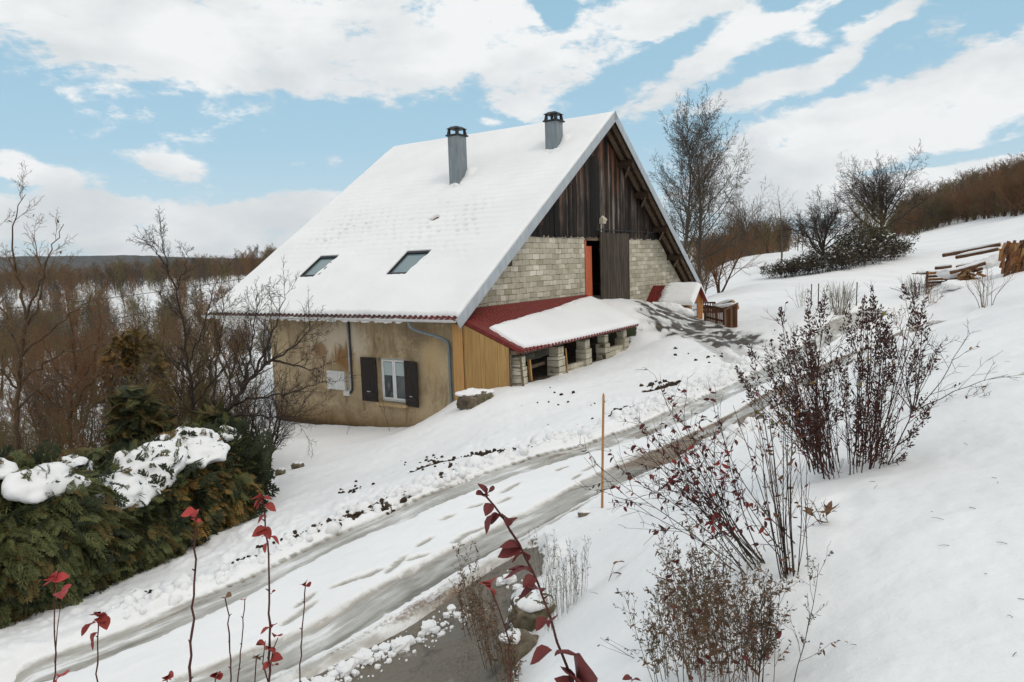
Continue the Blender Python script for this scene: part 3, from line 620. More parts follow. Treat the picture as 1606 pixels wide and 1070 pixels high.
M_ZINCP = material('pale_zinc', lambda t: {'Base Color': t.mix(t.range(t.noise(t.mapping(t.coord('Object'), (3, 3, .7)), 2, 5, .6), .3, .7), (.33, .365, .40), (.44, .475, .50)), 'Roughness': t.range(t.noise(t.coord('Object'), 4, 3), .3, .7, .42, .62)}, rough=.5, metal=.15)
M_GUTTER = material('white_gutter', lambda t: {'Base Color': t.mix(t.range(t.noise(t.mapping(t.coord('Object'), (2, 1, 2)), 3, 4), .3, .7), (.56, .57, .56), (.70, .70, .69))}, rough=.45)
M_DARKMETAL = material('dark_cap_metal', color=(.022, .022, .024), rough=.55, metal=.3)
M_TILE = material('red_tile', lambda t: {'Base Color': t.ramp(t.noise(t.coord('Object'), 7, 5, .65), [(.3, (.10, .012, .010)), (.55, (.19, .021, .016)), (.8, (.27, .05, .035))]), 'Normal': t.bump(t.noise(t.coord('Object'), 30, 3), .3, .006)}, rough=.55, spec=.4)
M_TILEDARK = material('weathered_tile', lambda t: {'Base Color': t.ramp(t.noise(t.coord('Object'), 7, 5, .65), [(.3, (.03, .016, .012)), (.6, (.085, .03, .022)), (.85, (.16, .06, .045))])}, rough=.8)
def m_glass(t):
    return {'Roughness': .04}
M_PANE = material('window_glass', m_glass, color=(.045, .06, .065), spec=.9)
M_SKYGLASS = material('skylight_glass', lambda t: {'Roughness': t.range(t.noise(t.coord('Object'), 3, 3), .3, .7, .05, .16)}, color=(.16, .225, .235), spec=.8)
M_CURTAIN = material('pale_curtain', color=(.42, .50, .50), rough=.8)
M_STONE = material('pale_sill_stone', lambda t: {'Base Color': t.mix(t.range(t.noise(t.coord('Object'), 8, 4), .35, .65), (.40, .27, .13), (.52, .38, .21))}, rough=.85)
M_BLACK = material('black_cable', color=(.012, .012, .013), rough=.5)
M_CREAM = material('cream_lamp_housing', color=(.62, .56, .44), rough=.5)
def m_rock(t):
    co = t.coord('Object'); n = t.noise(co, 3, 6, .65); n2 = t.noise(co, 18, 4, .7)
    col = t.ramp(n, [(.3, (.055, .043, .028)), (.48, (.15, .122, .085)), (.68, (.30, .26, .20))]); col = t.mix(t.range(t.noise(co, 2.2, 4), .52, .7), col, (.055, .058, .016))
    return {'Base Color': col, 'Normal': t.bump(t.math('ADD', n, t.math('MULTIPLY', n2, .4)), .8, .03)}
M_ROCK = material('mossy_rock', m_rock, rough=.9, spec=.2)
M_SOIL = material('dark_soil', lambda t: {'Base Color': t.ramp(t.noise(t.coord('Object'), 12, 4), [(.3, (.018, .012, .008)), (.7, (.075, .05, .032))])}, rough=.95, spec=.15)

def m_eave(t):
    co = t.coord('Object'); n = t.noise(co, 7, 5, .65); x, y, z = t.sep(co)
    a = t.ramp(n, [(.3, (.02, .014, .012)), (.6, (.05, .03, .025)), (.85, (.12, .08, .07))]); b = t.ramp(n, [(.3, (.05, .012, .010)), (.6, (.13, .02, .016)), (.85, (.2, .05, .04))])
    return {'Base Color': t.mix(t.range(y, 1.2, 2.6), b, a)}
M_EAVE = material('eave_tile', m_eave, rough=.8)
# ---------------------------------------------------------------- the farmhouse
house = empty('farmhouse', HA, HROT, 'big old stone and block farmhouse under a steep snow covered roof', 'house')
SL = math.hypot(HW, HH); CS, SN = HW/SL, HH/SL                 # roof slope
def rp(s, b, n=0.):   # point on the near roof slope: s metres up the slope from the eave, n metres off it
    return np.array([s*CS-n*SN, b, s*SN+n*CS])
def rq(s, b, n=0.):   # far slope
    return np.array([2*HW-s*CS+n*SN, b, s*SN+n*CS])
def roof_h(a): return (a if a < HW else 2*HW-a)*HH/HW
GB = .85               # outer face of the gable wall
# long plastered wall (openings cut by building it from pieces)
m = MB(); W0, W1 = .5, .85
for b0, b1, z0, z1 in ((GB-.2, 2.72, -5., -.02), (3.92, 9.4, -5., -.02), (2.72, 3.92, -5., -3.02), (2.72, 3.92, -1.5, -.02)): m.box(W0, W1, b0, b1, z0, z1)
m.build('plaster_wall', M_PLASTER, house)
m = MB(); poly = [(.53, -5), (2*HW-.5, -5), (2*HW-.5, roof_h(2*HW-.5)-.3), (HW, HH-.35), (.53, roof_h(.53)-.3)]
m.prism([(a, 9.39, h) for a, h in poly], (0, -.3, 0)); m.build('end_wall', M_PLASTER, house)
m = MB(); m.box(2*HW-.85, 2*HW-.5, GB, 9.1, -5, roof_h(.5)-.2); m.build('far_wall', M_PLASTER, house)
# block wall of the gable, both sides of the barn doorway
BT = 2.62
def clip_top(a): return min(BT, roof_h(a)-.42)
m = MB(); xk = (BT+.42)*HW/HH
m.prism([(.852, GB, -4), (10.0, GB, -4), (10.0, GB, BT), (xk, GB, BT), (.852, GB, roof_h(.852)-.42)], (0, .22, 0))
m.prism([(13.3, GB, -4), (2*HW-.852, GB, -4), (2*HW-.852, GB, roof_h(.852)-.42), (2*HW-xk, GB, BT), (13.3, GB, BT)], (0, .22, 0))
m.box(10.0, 13.3, GB, GB+.22, -4, -.22); m.box(10., 13.3, GB+.004, GB+.216, 2.42, BT)
m.build('block_wall', M_BLOCK, house)
m = MB(); m.box(9.6, 13.8, GB+.5, GB+2.6, -.5, -.3); m.box(9.4, 14.6, 3.4, 3.5, -.3, 2.7); m.build('barn_interior', M_SOFFIT, house)
# board cladding above
m = MB(); rg = np.random.default_rng(11); a = 4.3
while a < 2*HW-4.3:
    wd = rg.uniform(.14, .23); a1 = a+wd-.008
    if (a < HW) == (a1 < HW):
        o_ = rg.uniform(0, .022); lo = BT-.10+rg.uniform(-.05, .04)
        h0, h1 = roof_h(a)-.33, roof_h(a1)-.33
        if min(h0, h1) > lo+.05:
            y0, y1 = GB-.055+o_, GB+.02
            m.hexa([(a, y0, lo), (a1, y0, lo), (a1, y1, lo), (a, y1, lo), (a, y0, h0), (a1, y0, h1), (a1, y1, h1), (a, y1, h0)])
        a += wd
    else:
        h0 = roof_h(a)-.33; h1 = roof_h(a1)-.33; m.hexa([(a, GB-.05, BT-.1), (a1, GB-.05, BT-.1), (a1, GB+.02, BT-.1), (a, GB+.02, BT-.1), (a, GB-.05, min(h0, h1)), (a1, GB-.05, min(h0, h1)), (a1, GB+.02, min(h0, h1)), (a, GB+.02, min(h0, h1))]); a += wd
m.build('gable_cladding', M_GABLE, house)
m = MB(); m.prism([(xk-.4, GB+.03, BT-.2), (2*HW-xk+.4, GB+.03, BT-.2), (HW, GB+.03, HH-.5)], (0, .05, 0)); m.build('gable_backing', M_SOFFIT, house)
# roof decks
m = MB()
m.hexa([rp(-.12, 0, -.16), rp(-.12, HL, -.16), rp(SL+.06, HL, -.16), rp(SL+.06, 0, -.16), rp(-.12, 0, -.04), rp(-.12, HL, -.04), rp(SL+.06, HL, -.04), rp(SL+.06, 0, -.04)])
m.hexa([rq(-.12, HL, -.16), rq(-.12, 0, -.16), rq(SL, 0, -.16), rq(SL, HL, -.16), rq(-.12, HL, -.04), rq(-.12, 0, -.04), rq(SL, 0, -.04), rq(SL, HL, -.04)])
roof = m.build('roof', M_SOFFIT, house)
# tiles of the near slope (seen at the eave and where the snow has slipped)
nb, ns_ = 500, 150
bb = np.linspace(.03, HL-.03, nb); ss = np.linspace(-.2, SL, ns_); S2, B2 = np.meshgrid(ss, bb, indexing='ij')
n_ = -.035+.022*np.abs(np.sin(B2*math.pi/.22))-.02*((S2+.2) % .33)/.33
V = rp(S2[..., None], B2[..., None], n_[..., None]) if False else np.stack([S2*CS-n_*SN, B2, S2*SN+n_*CS], -1)
ix = np.arange(nb*ns_).reshape(ns_, nb); Q = np.stack([ix[:-1, :-1], ix[:-1, 1:], ix[1:, 1:], ix[1:, :-1]], -1).reshape(-1, 4)[:, ::-1]
link('roof_tiles', mesh_arrays('roof_tiles', V.reshape(-1, 3), [Q], [M_TILE], smooth=True), roof)
m = MB()
for k in range(int(HL/.22)):
    b0 = .05+k*.22; m.tube([rp(-.21, b0+.11, -.035), rp(-.02, b0+.11, -.03)], [.07, .065], 8, True)
m.build('eave_tiles', M_EAVE, roof)
# snow blanket on the near slope
nb, ns_ = 520, 560
bb = np.linspace(.0, HL+.02, nb); ss = np.linspace(-.10, SL+.10, ns_); S2, B2 = np.meshgrid(ss, bb, indexing='ij')
f1 = fbm(B2*.35, S2*.35, 3); f2 = fbm(B2*1.3+4, S2*1.3, 3); f3 = fbm(B2*5, S2*5, 3)
th_ = .085+.03*f1+.012*f2
# rows of tiles telegraphing through the thin middle belt
belt = np.exp(-((S2/SL-.40)/.13)**2)*(sstep(.5, 1.5, B2)*sstep(HL-.6, HL-2., B2)*.35+.65*np.maximum(np.exp(-((B2-9.0)/1.9)**2), np.exp(-((B2-3.7)/2.3)**2)))
rows = (S2/.36+.16*fbm(B2*.8, S2*.8, 3)) % 1.0; rowm = np.exp(-((rows-.5)/.20)**2)
cols = (B2/.44+.13*np.sin(S2*3)+.5*(np.floor(S2/.36) % 2)) % 1.0; colm = np.exp(-((cols-.5)/.26)**2)
rnd = np.clip(.5+1.6*fbm(np.floor(B2/.44)*.77, np.floor(S2/.36)*1.31+.5, 2)+1.5*f2, 0, 1.2)
th_ -= belt*rowm*(.032+.12*colm*rnd*sstep(-.05, .3, f1+f2*.8+.2))
th_ -= .02*sstep(.30, .75, S2/SL)*np.exp(-((rows-.5)/.25)**2)*sstep(.8, .6, S2/SL)
# bare spots
def bare(b, s, rb, rs): return sstep(1.2, .7, np.hypot((B2-b)/rb, (S2-s)/rs)+.35*f3)
for b, s, rb, rs in ((4.72, .431*SL, .20, .20), (9.85, .344*SL, .18, .09), (9.0, .42*SL, .12, .05), (9.35, .405*SL, .14, .05), (8.4, .43*SL, .06, .06), (8.75, .40*SL, .05, .05), (4.95, .425*SL, .05, .1), (6.0, .70*SL, .05, .03)):
    th_ -= .16*bare(b, s, rb, rs)
SKY = [(8.02, 9.05, .160*SL, .259*SL), (3.36, 4.50, .160*SL, .262*SL)]
for b0, b1, s0, s1 in SKY:
    # the lower near corner of each pane is still drifted over with a scalloped edge
    dd = np.maximum(np.maximum(b0-B2, B2-b1), np.maximum(s0-S2, S2-s1))
    drift = (B2-b0)-.24*(1-(S2-s0)/(s1-s0))-.05*np.abs(np.sin((S2-s0)*5.5)); hole = np.minimum(sstep(.06, -.02, dd+.02*f3), sstep(-.03, .04, drift))
    th_ = th_*(1-hole)-.16*hole
# chimneys stand in small hollows; rounded edges
th_ = np.where(S2 < .06, th_*np.sqrt(np.clip((S2+.10)/.16, 0, 1)), th_)
ed = np.minimum(B2-0, HL+.02-B2)+.05*fbm(S2*1.1, S2*0+2.5, 4)-.012; th_ = np.where(ed < .10, -.03+(th_+.03)*np.sqrt(np.clip(ed/.10, 0, 1)), th_)
eb = S2+.10-(.07+.12*fbm(B2*.9, B2*0+7, 4)+.05*fbm(B2*6, B2*0+1, 2)); th_ = np.where(eb < .14, -.05+(th_+.05)*np.sqrt(np.clip(eb/.14, 0, 1)), th_)
for cb, cs_2, hw_ in ((5.42, .655*SL, .36), (1.72, .806*SL, .34)):
    wn_ = sstep(hw_+.25, hw_-.05, np.abs(B2-cb)); th_ += wn_*(.16*np.exp(-((S2-cs_2-.55)/.28)**2)-.10*np.exp(-((S2-cs_2+.48)/.16)**2)*sstep(-.1, .2, f3+.15))
top = S2 > SL-.15; th_ = np.where(top, th_*np.sqrt(np.clip((SL+.10-S2)/.25, 0, 1)), th_)
th_ += .012*sstep(.05, .2, S2)*f3*sstep(.6, .0, S2)
V = np.stack([S2*CS-th_*SN, B2, S2*SN+th_*CS], -1)
ix = np.arange(nb*ns_).reshape(ns_, nb); Q = np.stack([ix[:-1, :-1], ix[:-1, 1:], ix[1:, 1:], ix[1:, :-1]], -1).reshape(-1, 4)[:, ::-1]
link('snow_cover', mesh_arrays('snow_cover', V.reshape(-1, 3), [Q], [M_SNOW], smooth=True), roof)
# snow on the far slope
m = MB(); m.hexa([rq(-.1, HL, -.035), rq(-.1, 0.02, -.035), rq(SL, 0.02, -.035), rq(SL, HL, -.035), rq(-.05, HL, .05), rq(-.05, 0.05, .05), rq(SL, .05, .05), rq(SL, HL, .05)])
m.build('snow_cover', M_SNOW, roof)
# ragged snow lip hanging over the gutter
rg = np.random.default_rng(4); P = []; m = MB()
for k in range(170):
    b = rg.uniform(2.2, HL) if k > 8 else rg.uniform(.3, 2.4); r_ = rg.uniform(.02, .06) if b > 2 else rg.uniform(.012, .03); p0 = rp(-.22, b, rg.uniform(-.09, .01))
    L_ = rg.uniform(.10, .34); m.tube([p0+np.array([0, -L_/2, 0]), p0+np.array([-.01, -L_/5, -.02]), p0+np.array([-.01, L_/5, -.025]), p0+np.array([0, L_/2, 0])], [r_*.3, r_, r_*.9, r_*.3], 7, True)
tag(m.build('snow_lip', M_SNOW, roof, smooth=True), kind='stuff')
# verge boards: zinc-clad, in lengths
for fn, nm in ((rp, 'verge_board'), (rq, 'verge_board')):
    L0 = 0.; cuts = [-.22, 2.55, 4.9, 7.1, 9.3, 11.6, SL+(.09 if fn is rp else .02)]
    m = MB()
    for s0, s1 in zip(cuts[:-1], cuts[1:]):
        lap = .012 if fn is rp else .008
        e0, e1 = s0, s1-.004
        t1 = .03
        P = [fn(e0, -.035, -.31), fn(e0, .0, -.31), fn(e1, .0, -.31), fn(e1, -.035, -.31), fn(e0, -.035, t1), fn(e0, .0, t1), fn(e1, .0, t1), fn(e1, -.035, t1)]
        if fn is rp: P = [P[0], P[3], P[2], P[1], P[4], P[7], P[6], P[5]]
        m.hexa(P)
    m.build(nm, M_ZINCP, house, bevel=.004, seg=1)
# soffit rafters and purlin ends under the gable overhang
for fn in (rp, rq):
    for b in (.20, .58):
        m = MB(); m.bar(fn(.1, b, -.24), fn(SL-.25, b, -.24), .11, .15, up=(0, 1, 0)); m.build('rafter', M_RAFTER, house)
    for tt in (.20, .365, .57, .755):
        s = SL*(1-tt); c = fn(s, 0, -.40); m = MB(); m.box(c[0]-.11, c[0]+.11, .06, GB+.2, c[2]-.14, c[2]+.12); m.build('purlin', M_SOFFIT, house, bevel=.012, seg=1)
        m = MB(); m.bar(fn(s-.9, GB-.07, -.36), fn(s+.05, .2, -.46), .10, .12); m.build('strut', M_RAFTER, house)
m = MB(); m.box(HW-.12, HW+.12, .06, 1.1, HH-.62, HH-.34); m.build('ridge_beam', M_SOFFIT, house)
# battens across the soffit
m = MB()
for k in range(34):
    c = rq(.3+k*.4, 0, -.175); m.box(c[0]-.03, c[0]+.03, .02, GB, c[2]-.02, c[2]+.02)
m.build('batten', M_SOFFIT, house)
# chimneys
def chimney(b, aw, size, hgt, depth):
    a = aw*HW; base = roof_h(a)
    m = MB(); m.box(a-size/2, a+size/2, b-depth/2, b+depth/2, base-.6, base+hgt)
    m.box(a-size/2-.008, a-size/2+.02, b-depth/2-.008, b-depth/2+.02, base-.6, base+hgt-.004); m.box(a-size/2-.008, a-size/2+.02, b+depth/2-.02, b+depth/2+.008, base-.6, base+hgt-.003)
    c = m.build('chimney', M_ZINC, roof, bevel=.006, seg=1)
    m = MB(); z0 = base+hgt
    m.box(a-size/2-.07, a+size/2+.07, b-depth/2-.07, b+depth/2+.07, z0+.002, z0+.06)
    for sx in (-1, 1):
        for sy in (-1, 1):
            px_, py_ = a+sx*(size/2-.03), b+sy*(depth/2-.03); m.hexa([(px_-.06, py_-.06, z0+.058), (px_+.06, py_-.06, z0+.058), (px_+.06, py_+.06, z0+.058), (px_-.06, py_+.06, z0+.058), (px_-.04-.02*sx, py_-.04-.02*sy, z0+.30), (px_+.04-.02*sx, py_-.04-.02*sy, z0+.30), (px_+.04-.02*sx, py_+.04-.02*sy, z0+.30), (px_-.04-.02*sx, py_+.04-.02*sy, z0+.30)])
    m.hexa([(a-size/2-.05, b-depth/2-.05, z0+.298), (a+size/2+.05, b-depth/2-.05, z0+.298), (a+size/2+.05, b+depth/2+.05, z0+.298), (a-size/2-.05, b+depth/2+.05, z0+.298), (a-size/2+.1, b-depth/2+.1, z0+.40), (a+size/2-.1, b-depth/2+.1, z0+.40), (a+size/2-.1, b+depth/2-.1, z0+.40), (a-size/2+.1, b+depth/2-.1, z0+.40)])
    m.build('chimney_cap', M_DARKMETAL, roof)
    # snow piled on the uphill side
    m = MB(); 
    return c
chimney(5.42, .655, .62, 1.82, .5); chimney(1.72, .806, .56, 1.0, .52)
# skylights
for b0, b1, s0, s1 in SKY:
    m = MB(); fw = .07
    for x0, x1, y0, y1 in ((s0, s1, b0, b0+fw), (s0, s1, b1-fw, b1), (s0, s0+fw, b0+fw, b1-fw), (s1-.13, s1, b0+fw, b1-fw)):
        m.hexa([rp(x0, y0, -.05), rp(x0, y1, -.05), rp(x1, y1, -.05), rp(x1, y0, -.05), rp(x0, y0, .075), rp(x0, y1, .075), rp(x1, y1, .075), rp(x1, y0, .075)])
    sk = m.build('skylight', M_DARKMETAL, house)
    m = MB(); m.hexa([rp(s0+fw, b0+fw, -.03), rp(s0+fw, b1-fw, -.03), rp(s1-.13, b1-fw, -.03), rp(s1-.13, b0+fw, -.03), rp(s0+fw, b0+fw, .015), rp(s0+fw, b1-fw, .015), rp(s1-.13, b1-fw, .015), rp(s1-.13, b0+fw, .015)]); m.build('glass', M_SKYGLASS, sk)
# gutter
nseg = 9; an = np.linspace(math.pi, 2*math.pi, nseg); m = MB(); ga, gh, gr = -.20, -.10, .085
V = []; 
for b in (.02, HL):
    for r_ in (gr, gr-.012):
        for t_ in an: V.append((ga+r_*math.cos(t_), b, gh+r_*math.sin(t_)*1.1))
q = []
for i in range(nseg-1):
    q += [(i, i+1, 2*nseg+i+1, 2*nseg+i), (nseg+i+1, nseg+i, 3*nseg+i, 3*nseg+i+1)]
q += [(0, 2*nseg, 3*nseg, nseg), (nseg-1, 2*nseg-1, 4*nseg-1, 3*nseg-1)] + [(i, nseg+i, nseg+i+1, i+1) for i in range(nseg-1)]
m.add(V, q)
for k in range(18): m.tube([(ga+(gr+.004)*math.cos(t_), .6+k*.68, gh+(gr+.004)*1.1*math.sin(t_)) for t_ in an], .006, 4)
m.build('gutter', M_GUTTER, house, smooth=False)
m = MB(); m.box(-.09, .5, .1, HL-.05, -.10, -.075); m.build('eave_board', M_GUTTER, house)
m = MB(); m.tube(smoothline([(-.2, 1.85, -.18), (-.2, 1.85, -.32), (-.1, 1.70, -.46), (.2, 1.1, -.66), (.40, .80, -.82), (.41, .77, -1.0), (.41, .77, -2.2), (.41, .77, -3.2)], 40, 1), .05, 10)
for z in (-1.05, -2.2): m.tube([(.41, .77, z), (.41, .77, z-.05)], .058, 10, True)
m.build('downpipe', M_ZINC, house, smooth=True)
# twin conduit hooking up under the meter cabinet
for k, (o_, mt) in enumerate(((0, M_BLACK), (.09, M_ZINCP))):
    r0 = .24-o_*.9; P = [(.455, 5.14+o_, -.12), (.455, 5.14+o_, -2.55)]
    P += [(.455, 5.14+o_+r0-r0*math.cos(q_), -2.60-r0*math.sin(q_)) for q_ in np.linspace(.15, math.pi-.2, 9)] + [(.455, 5.14+o_+2*r0, -2.5)]
    m = MB(); m.tube(P, .024 if k == 0 else .03, 8); m.build('conduit', mt, house, smooth=True)
m = MB(); m.box(.40, .5, 5.47, 5.80, -2.72, -2.06); m.box(.40, .5, 5.81, 6.36, -2.72, -2.06); m.box(.43, .5, 5.30, 5.60, -2.92, -2.73); m.build('meter_box', M_BOXW, house, bevel=.008)
# window
win = empty('window', (0, 0, 0)); win.parent = house
def frame(b0, b1, z0, z1, w_, a0, a1, name, mt, par):
    m = MB(); m.box(a0, a1, b0, b0+w_, z0, z1); m.box(a0, a1, b1-w_, b1, z0, z1); m.box(a0, a1, b0+w_, b1-w_, z0, z0+w_); m.box(a0, a1, b0+w_, b1-w_, z1-w_, z1); return m.build(name, mt, par, bevel=.004, seg=1)
frame(2.722, 3.918, -3.0, -1.502, .06, .64, .72, 'frame', M_WHITE, win)
for b0, b1 in ((2.785, 3.315), (3.325, 3.855)):
    frame(b0, b1, -2.938, -1.565, .07, .615, .665, 'sash', M_WHITE, win)
    m = MB(); m.box(.635, .645, b0+.071, b1-.071, -2.866, -1.637); m.build('pane', M_PANE, win)
    m = MB(); m.box(.624, .634, b0+.09, b1-.09, -2.1, -1.66); m.build('curtain', M_CURTAIN, win)
m = MB(); m.box(.36, .56, 2.62, 4.02, -3.12, -3.022); m.build('sill', M_STONE, win, bevel=.01)
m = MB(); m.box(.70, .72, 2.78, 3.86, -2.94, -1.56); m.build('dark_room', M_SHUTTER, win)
def shutter(b0, b1, z0, z1, a, hinge_b, ang):
    # hinged on the wall; ang = how far it stands off it
    c, s_ = math.cos(ang), math.sin(ang)
    def tr(b, o_): d = b-hinge_b; sg = 1 if b0+b1 > 2*hinge_b else -1; return (a-abs(d)*s_-o_*c, hinge_b+sg*abs(d)*c-sg*o_*s_*0)
    m = MB(); n = 5; w_ = (b1-b0)/n
    def slab(bx0, bx1, zz0, zz1, o0, o1):
        P = []
        for z in (zz0, zz1):
            for b, o_ in ((bx0, o1), (bx0, o0), (bx1, o0), (bx1, o1)):
                x_, y_ = tr(b, o_); P.append((x_, y_, z))
        m.hexa(P)
    for k in range(n): slab(b0+k*w_+.003, b0+(k+1)*w_-.003, z0, z1, 0, .032)
    for z in (z0+.18, z1-.22): slab(b0+.02, b1-.02, z, z+.11, .0325, .055)
    o = m.build('shutter', M_SHUTTER, house, bevel=.003, seg=1)
    m = MB(); slab((b0+b1)/2-.06, (b0+b1)/2+.08, z0+.33, z0+.36, .033, .07); m.build('latch', M_ZINCP, o)
shutter(3.96, 4.66, -3.02, -1.50, .47, 3.96, .04); shutter(2.08, 2.70, -3.05, -1.54, .46, 2.70, .12)
# barn doorway
m = MB(); m.box(10.004, 10.12, GB-.03, GB+.18, -.2, 2.40); m.build('door_jamb', M_ORANGE, house)
m = MB(); m.box(10.13, 10.80, GB+.06, GB+.11, -.2, 2.15); m.build('orange_door', M_ORANGE, house, bevel=.006)
m = MB(); m.box(10.1, 12.6, GB-.05, GB-.003, 2.38, 2.52); m.build('door_lintel', M_RAFTER, house)
m = MB(); rg = np.random.default_rng(8); a = 11.22
while a < 14.2:
    wd = rg.uniform(.16, .24); a1 = min(a+wd, 14.28); o_ = rg.uniform(0, .018); m.box(a, a1-.01, GB-.19+o_, GB-.145+o_, -.42+rg.uniform(-.08, .08), 2.74+rg.uniform(-.03, .03)); a += wd
dr = m.build('barn_door', M_BARNDOOR, house)
for z in (.2, 1.9): m = MB(); m.box(11.25, 14.2, GB-.105, GB-.07, z, z+.16); m.build('door_ledge', M_BARNDOOR, dr)
m = MB(); m.tube([(10.9, GB-.12, 2.86), (17.3, GB-.12, 2.86)], .022, 8, True)
for a in (11.5, 13.9): m.box(a-.03, a+.03, GB-.16, GB-.13, 2.5, 2.95)
m.build('door_rail', M_DARKMETAL, house)
m = MB(); m.box(11.36, 11.62, GB-.26, GB-.06, 3.12, 3.36); m.tube([(11.5, GB-.3, 3.22), (11.5, GB-.1, 3.4)], .10, 10, True); m.tube([(11.45, GB-.1, 3.1), (11.45, GB-.1, 2.75)], .035, 6, True); m.build('outdoor_lamp', M_CREAM, house, bevel=.01)
m = MB(); m.box(16.6, 16.85, GB-.14, GB-.06, 2.74, 2.95); m.build('junction_box', M_DARKMETAL, house)
# ---------------------------------------------------------------- lean-to against the gable
lean = empty('lean_to', HA, HROT, 'open lean-to with red tiled roof and concrete block pillars against the gable', 'lean-to')
def lp(a, q, n=0.):        # q metres down its roof from the wall
    cs, sn = math.cos(rad(22)), math.sin(rad(22)); return np.array([a, GB-.07-q*cs-n*sn, .10-q*sn+n*cs])
QL = 2.98
def a_lo(q): return .33+0*q
def a_hi(q): return 9.95-.30*q
na, nq = 420, 130
A2 = np.linspace(0, 1, na)[None, :]; Q2 = np.linspace(0, QL, nq)[:, None]; Q2, A2 = np.broadcast_arrays(Q2, A2); AA = a_lo(Q2)+(a_hi(Q2)-a_lo(Q2))*A2
n_ = .0+.022*np.abs(np.sin(AA*math.pi/.21))-.02*(Q2 % .34)/.34
cs, sn = math.cos(rad(22)), math.sin(rad(22))
def lgrid(n_): return np.stack([AA, GB-.07-Q2*cs-n_*sn, .10-Q2*sn+n_*cs], -1)
ix = np.arange(na*nq).reshape(nq, na); Qf = np.stack([ix[:-1, :-1], ix[:-1, 1:], ix[1:, 1:], ix[1:, :-1]], -1).reshape(-1, 4)[:, ::-1]
lroof = link('roof', mesh_arrays('roof', lgrid(n_).reshape(-1, 3), [Qf], [M_TILE], smooth=True), lean)
m = MB(); m.hexa([lp(.35, QL-.03, -.10), lp(a_hi(QL)-.02, QL-.03, -.10), lp(9.9, 0.01, -.10), lp(.35, 0.01, -.10), lp(.35, QL-.03, -.025), lp(a_hi(QL)-.02, QL-.03, -.025), lp(9.9, 0.01, -.025), lp(.35, 0.01, -.025)]); m.build('roof_deck', M_SOFFIT, lroof)
m = MB()
for k in range(int((a_hi(QL)-.4)/.21)): m.tube([lp(.33+.105+k*.21, QL-.1, -.02), lp(.33+.105+k*.21, QL+.03, -.03)], .05, 8, True)
m.build('eave_tiles', M_TILE, lroof)
m = MB(); m.bar(lp(.33, 0.05, -.03), lp(.33, QL, -.03), .05, .12); m.build('verge_trim', M_TILE, lroof)
# its snow
sp = [(.72, 1.42), (2.5, 1.20), (5.4, .88), (8.2, .45), (9.70, .28), (9.62, .6), (9.08, QL-.02), (5, QL+.0), (2, QL-.02), (.62, QL-.10), (.58, 2.4)]
sd = chunk(lambda X: polysd(X, sp), np.stack([AA.ravel(), Q2.ravel()], -1)).reshape(AA.shape)
sd = sd+.09*fbm(AA*1.2, Q2*1.2, 3)*sstep(2.6, 1.8, Q2)+.035*np.sin(AA*math.pi/.105)*sstep(1.6, 1.0, Q2)*.6
hs = np.where(sd > 0, .135*np.sqrt(np.clip(1-(1-np.clip(sd/.28, 0, 1))**2, 0, 1))+.02*fbm(AA*.9, Q2*.9, 3), -.06)
hs[:, :] = np.where(sd > 0, .01+hs, -.05)
for qa, qq in ((2.9, 1.35), (5.7, 1.08), (7.2, .78)): hs -= .12*sstep(1.2, .6, np.hypot((AA-qa)/.22, (Q2-qq)/.07)+.3*fbm(AA*6, Q2*6, 2))
link('snow_cover', mesh_arrays('snow_cover', lgrid(hs).reshape(-1, 3), [Qf], [M_SNOW], smooth=True), lroof)
# boarded end
pz = [lp(.3, q, -.11) for q in (0.0, 2.6)]
m = MB(); b = .12; rg = np.random.default_rng(21)
while b > -1.50:
    wd = .155; b1 = max(b-wd, -1.52); zt = lambda q: .10-(GB-.07-q)*math.tan(rad(22))-.12
    o_ = rg.uniform(0, .012); m.hexa([(.30+o_, b1+.006, -2.75), (.34, b1+.006, -2.75), (.34, b, -2.75), (.30+o_, b, -2.75), (.30+o_, b1+.006, zt(b1)), (.34, b1+.006, zt(b1)), (.34, b, zt(b)), (.30+o_, b, zt(b))]); b -= wd
m.build('side_boards', M_PINE2, lean)
m = MB(); m.box(.255, .295, .13, .50, -3.0, -.27); m.build('corner_board', M_PINE, lean, bevel=.004, seg=1)
# pillars, beam, low walls
def pillar(a, b, hgt, w_=.40, n=4):
    m = MB(); z = -2.5; rg = np.random.default_rng(int(a*100))
    zs = np.linspace(-2.5, hgt, n+1)
    for k in range(n):
        ww = w_*(1 if k < n-1 else rg.uniform(.72, .95)); ox, oy = rg.uniform(-.015, .015, 2)
        m.box(a-ww/2+ox, a+ww/2+ox, b-ww/2+oy, b+ww/2+oy, zs[k]+.004, zs[k+1]-.004)
    m.build('pillar', M_BLOCK, lean, bevel=.012, seg=1)
for a, hgt, w_ in ((.62, -1.22, .42), (2.95, -1.2, .44), (4.9, -1.18, .42), (6.45, -1.17, .40), (8.15, -1.15, .42)): pillar(a, -1.62, hgt, w_)
m = MB(); m.box(.36, 8.85, -1.74, -1.55, -1.16, -1.03); m.build('eave_beam', M_RAFTER, lean, bevel=.01)
for k in range(9):
    a = .6+k*1.0; m = MB(); m.bar(lp(a, .1, -.16), lp(a, QL-.12, -.16), .08, .11); m.build('rafter', M_SOFFIT, lean)
m = MB(); m.box(3.2, 4.7, -1.72, -1.58, -2.5, -1.92); m.build('low_wall', M_BLOCK, lean)
m = MB(); m.box(6.7, 7.95, -1.75, -1.52, -2.5, -1.72); m.build('low_wall', M_BLOCK, lean, bevel=.01)
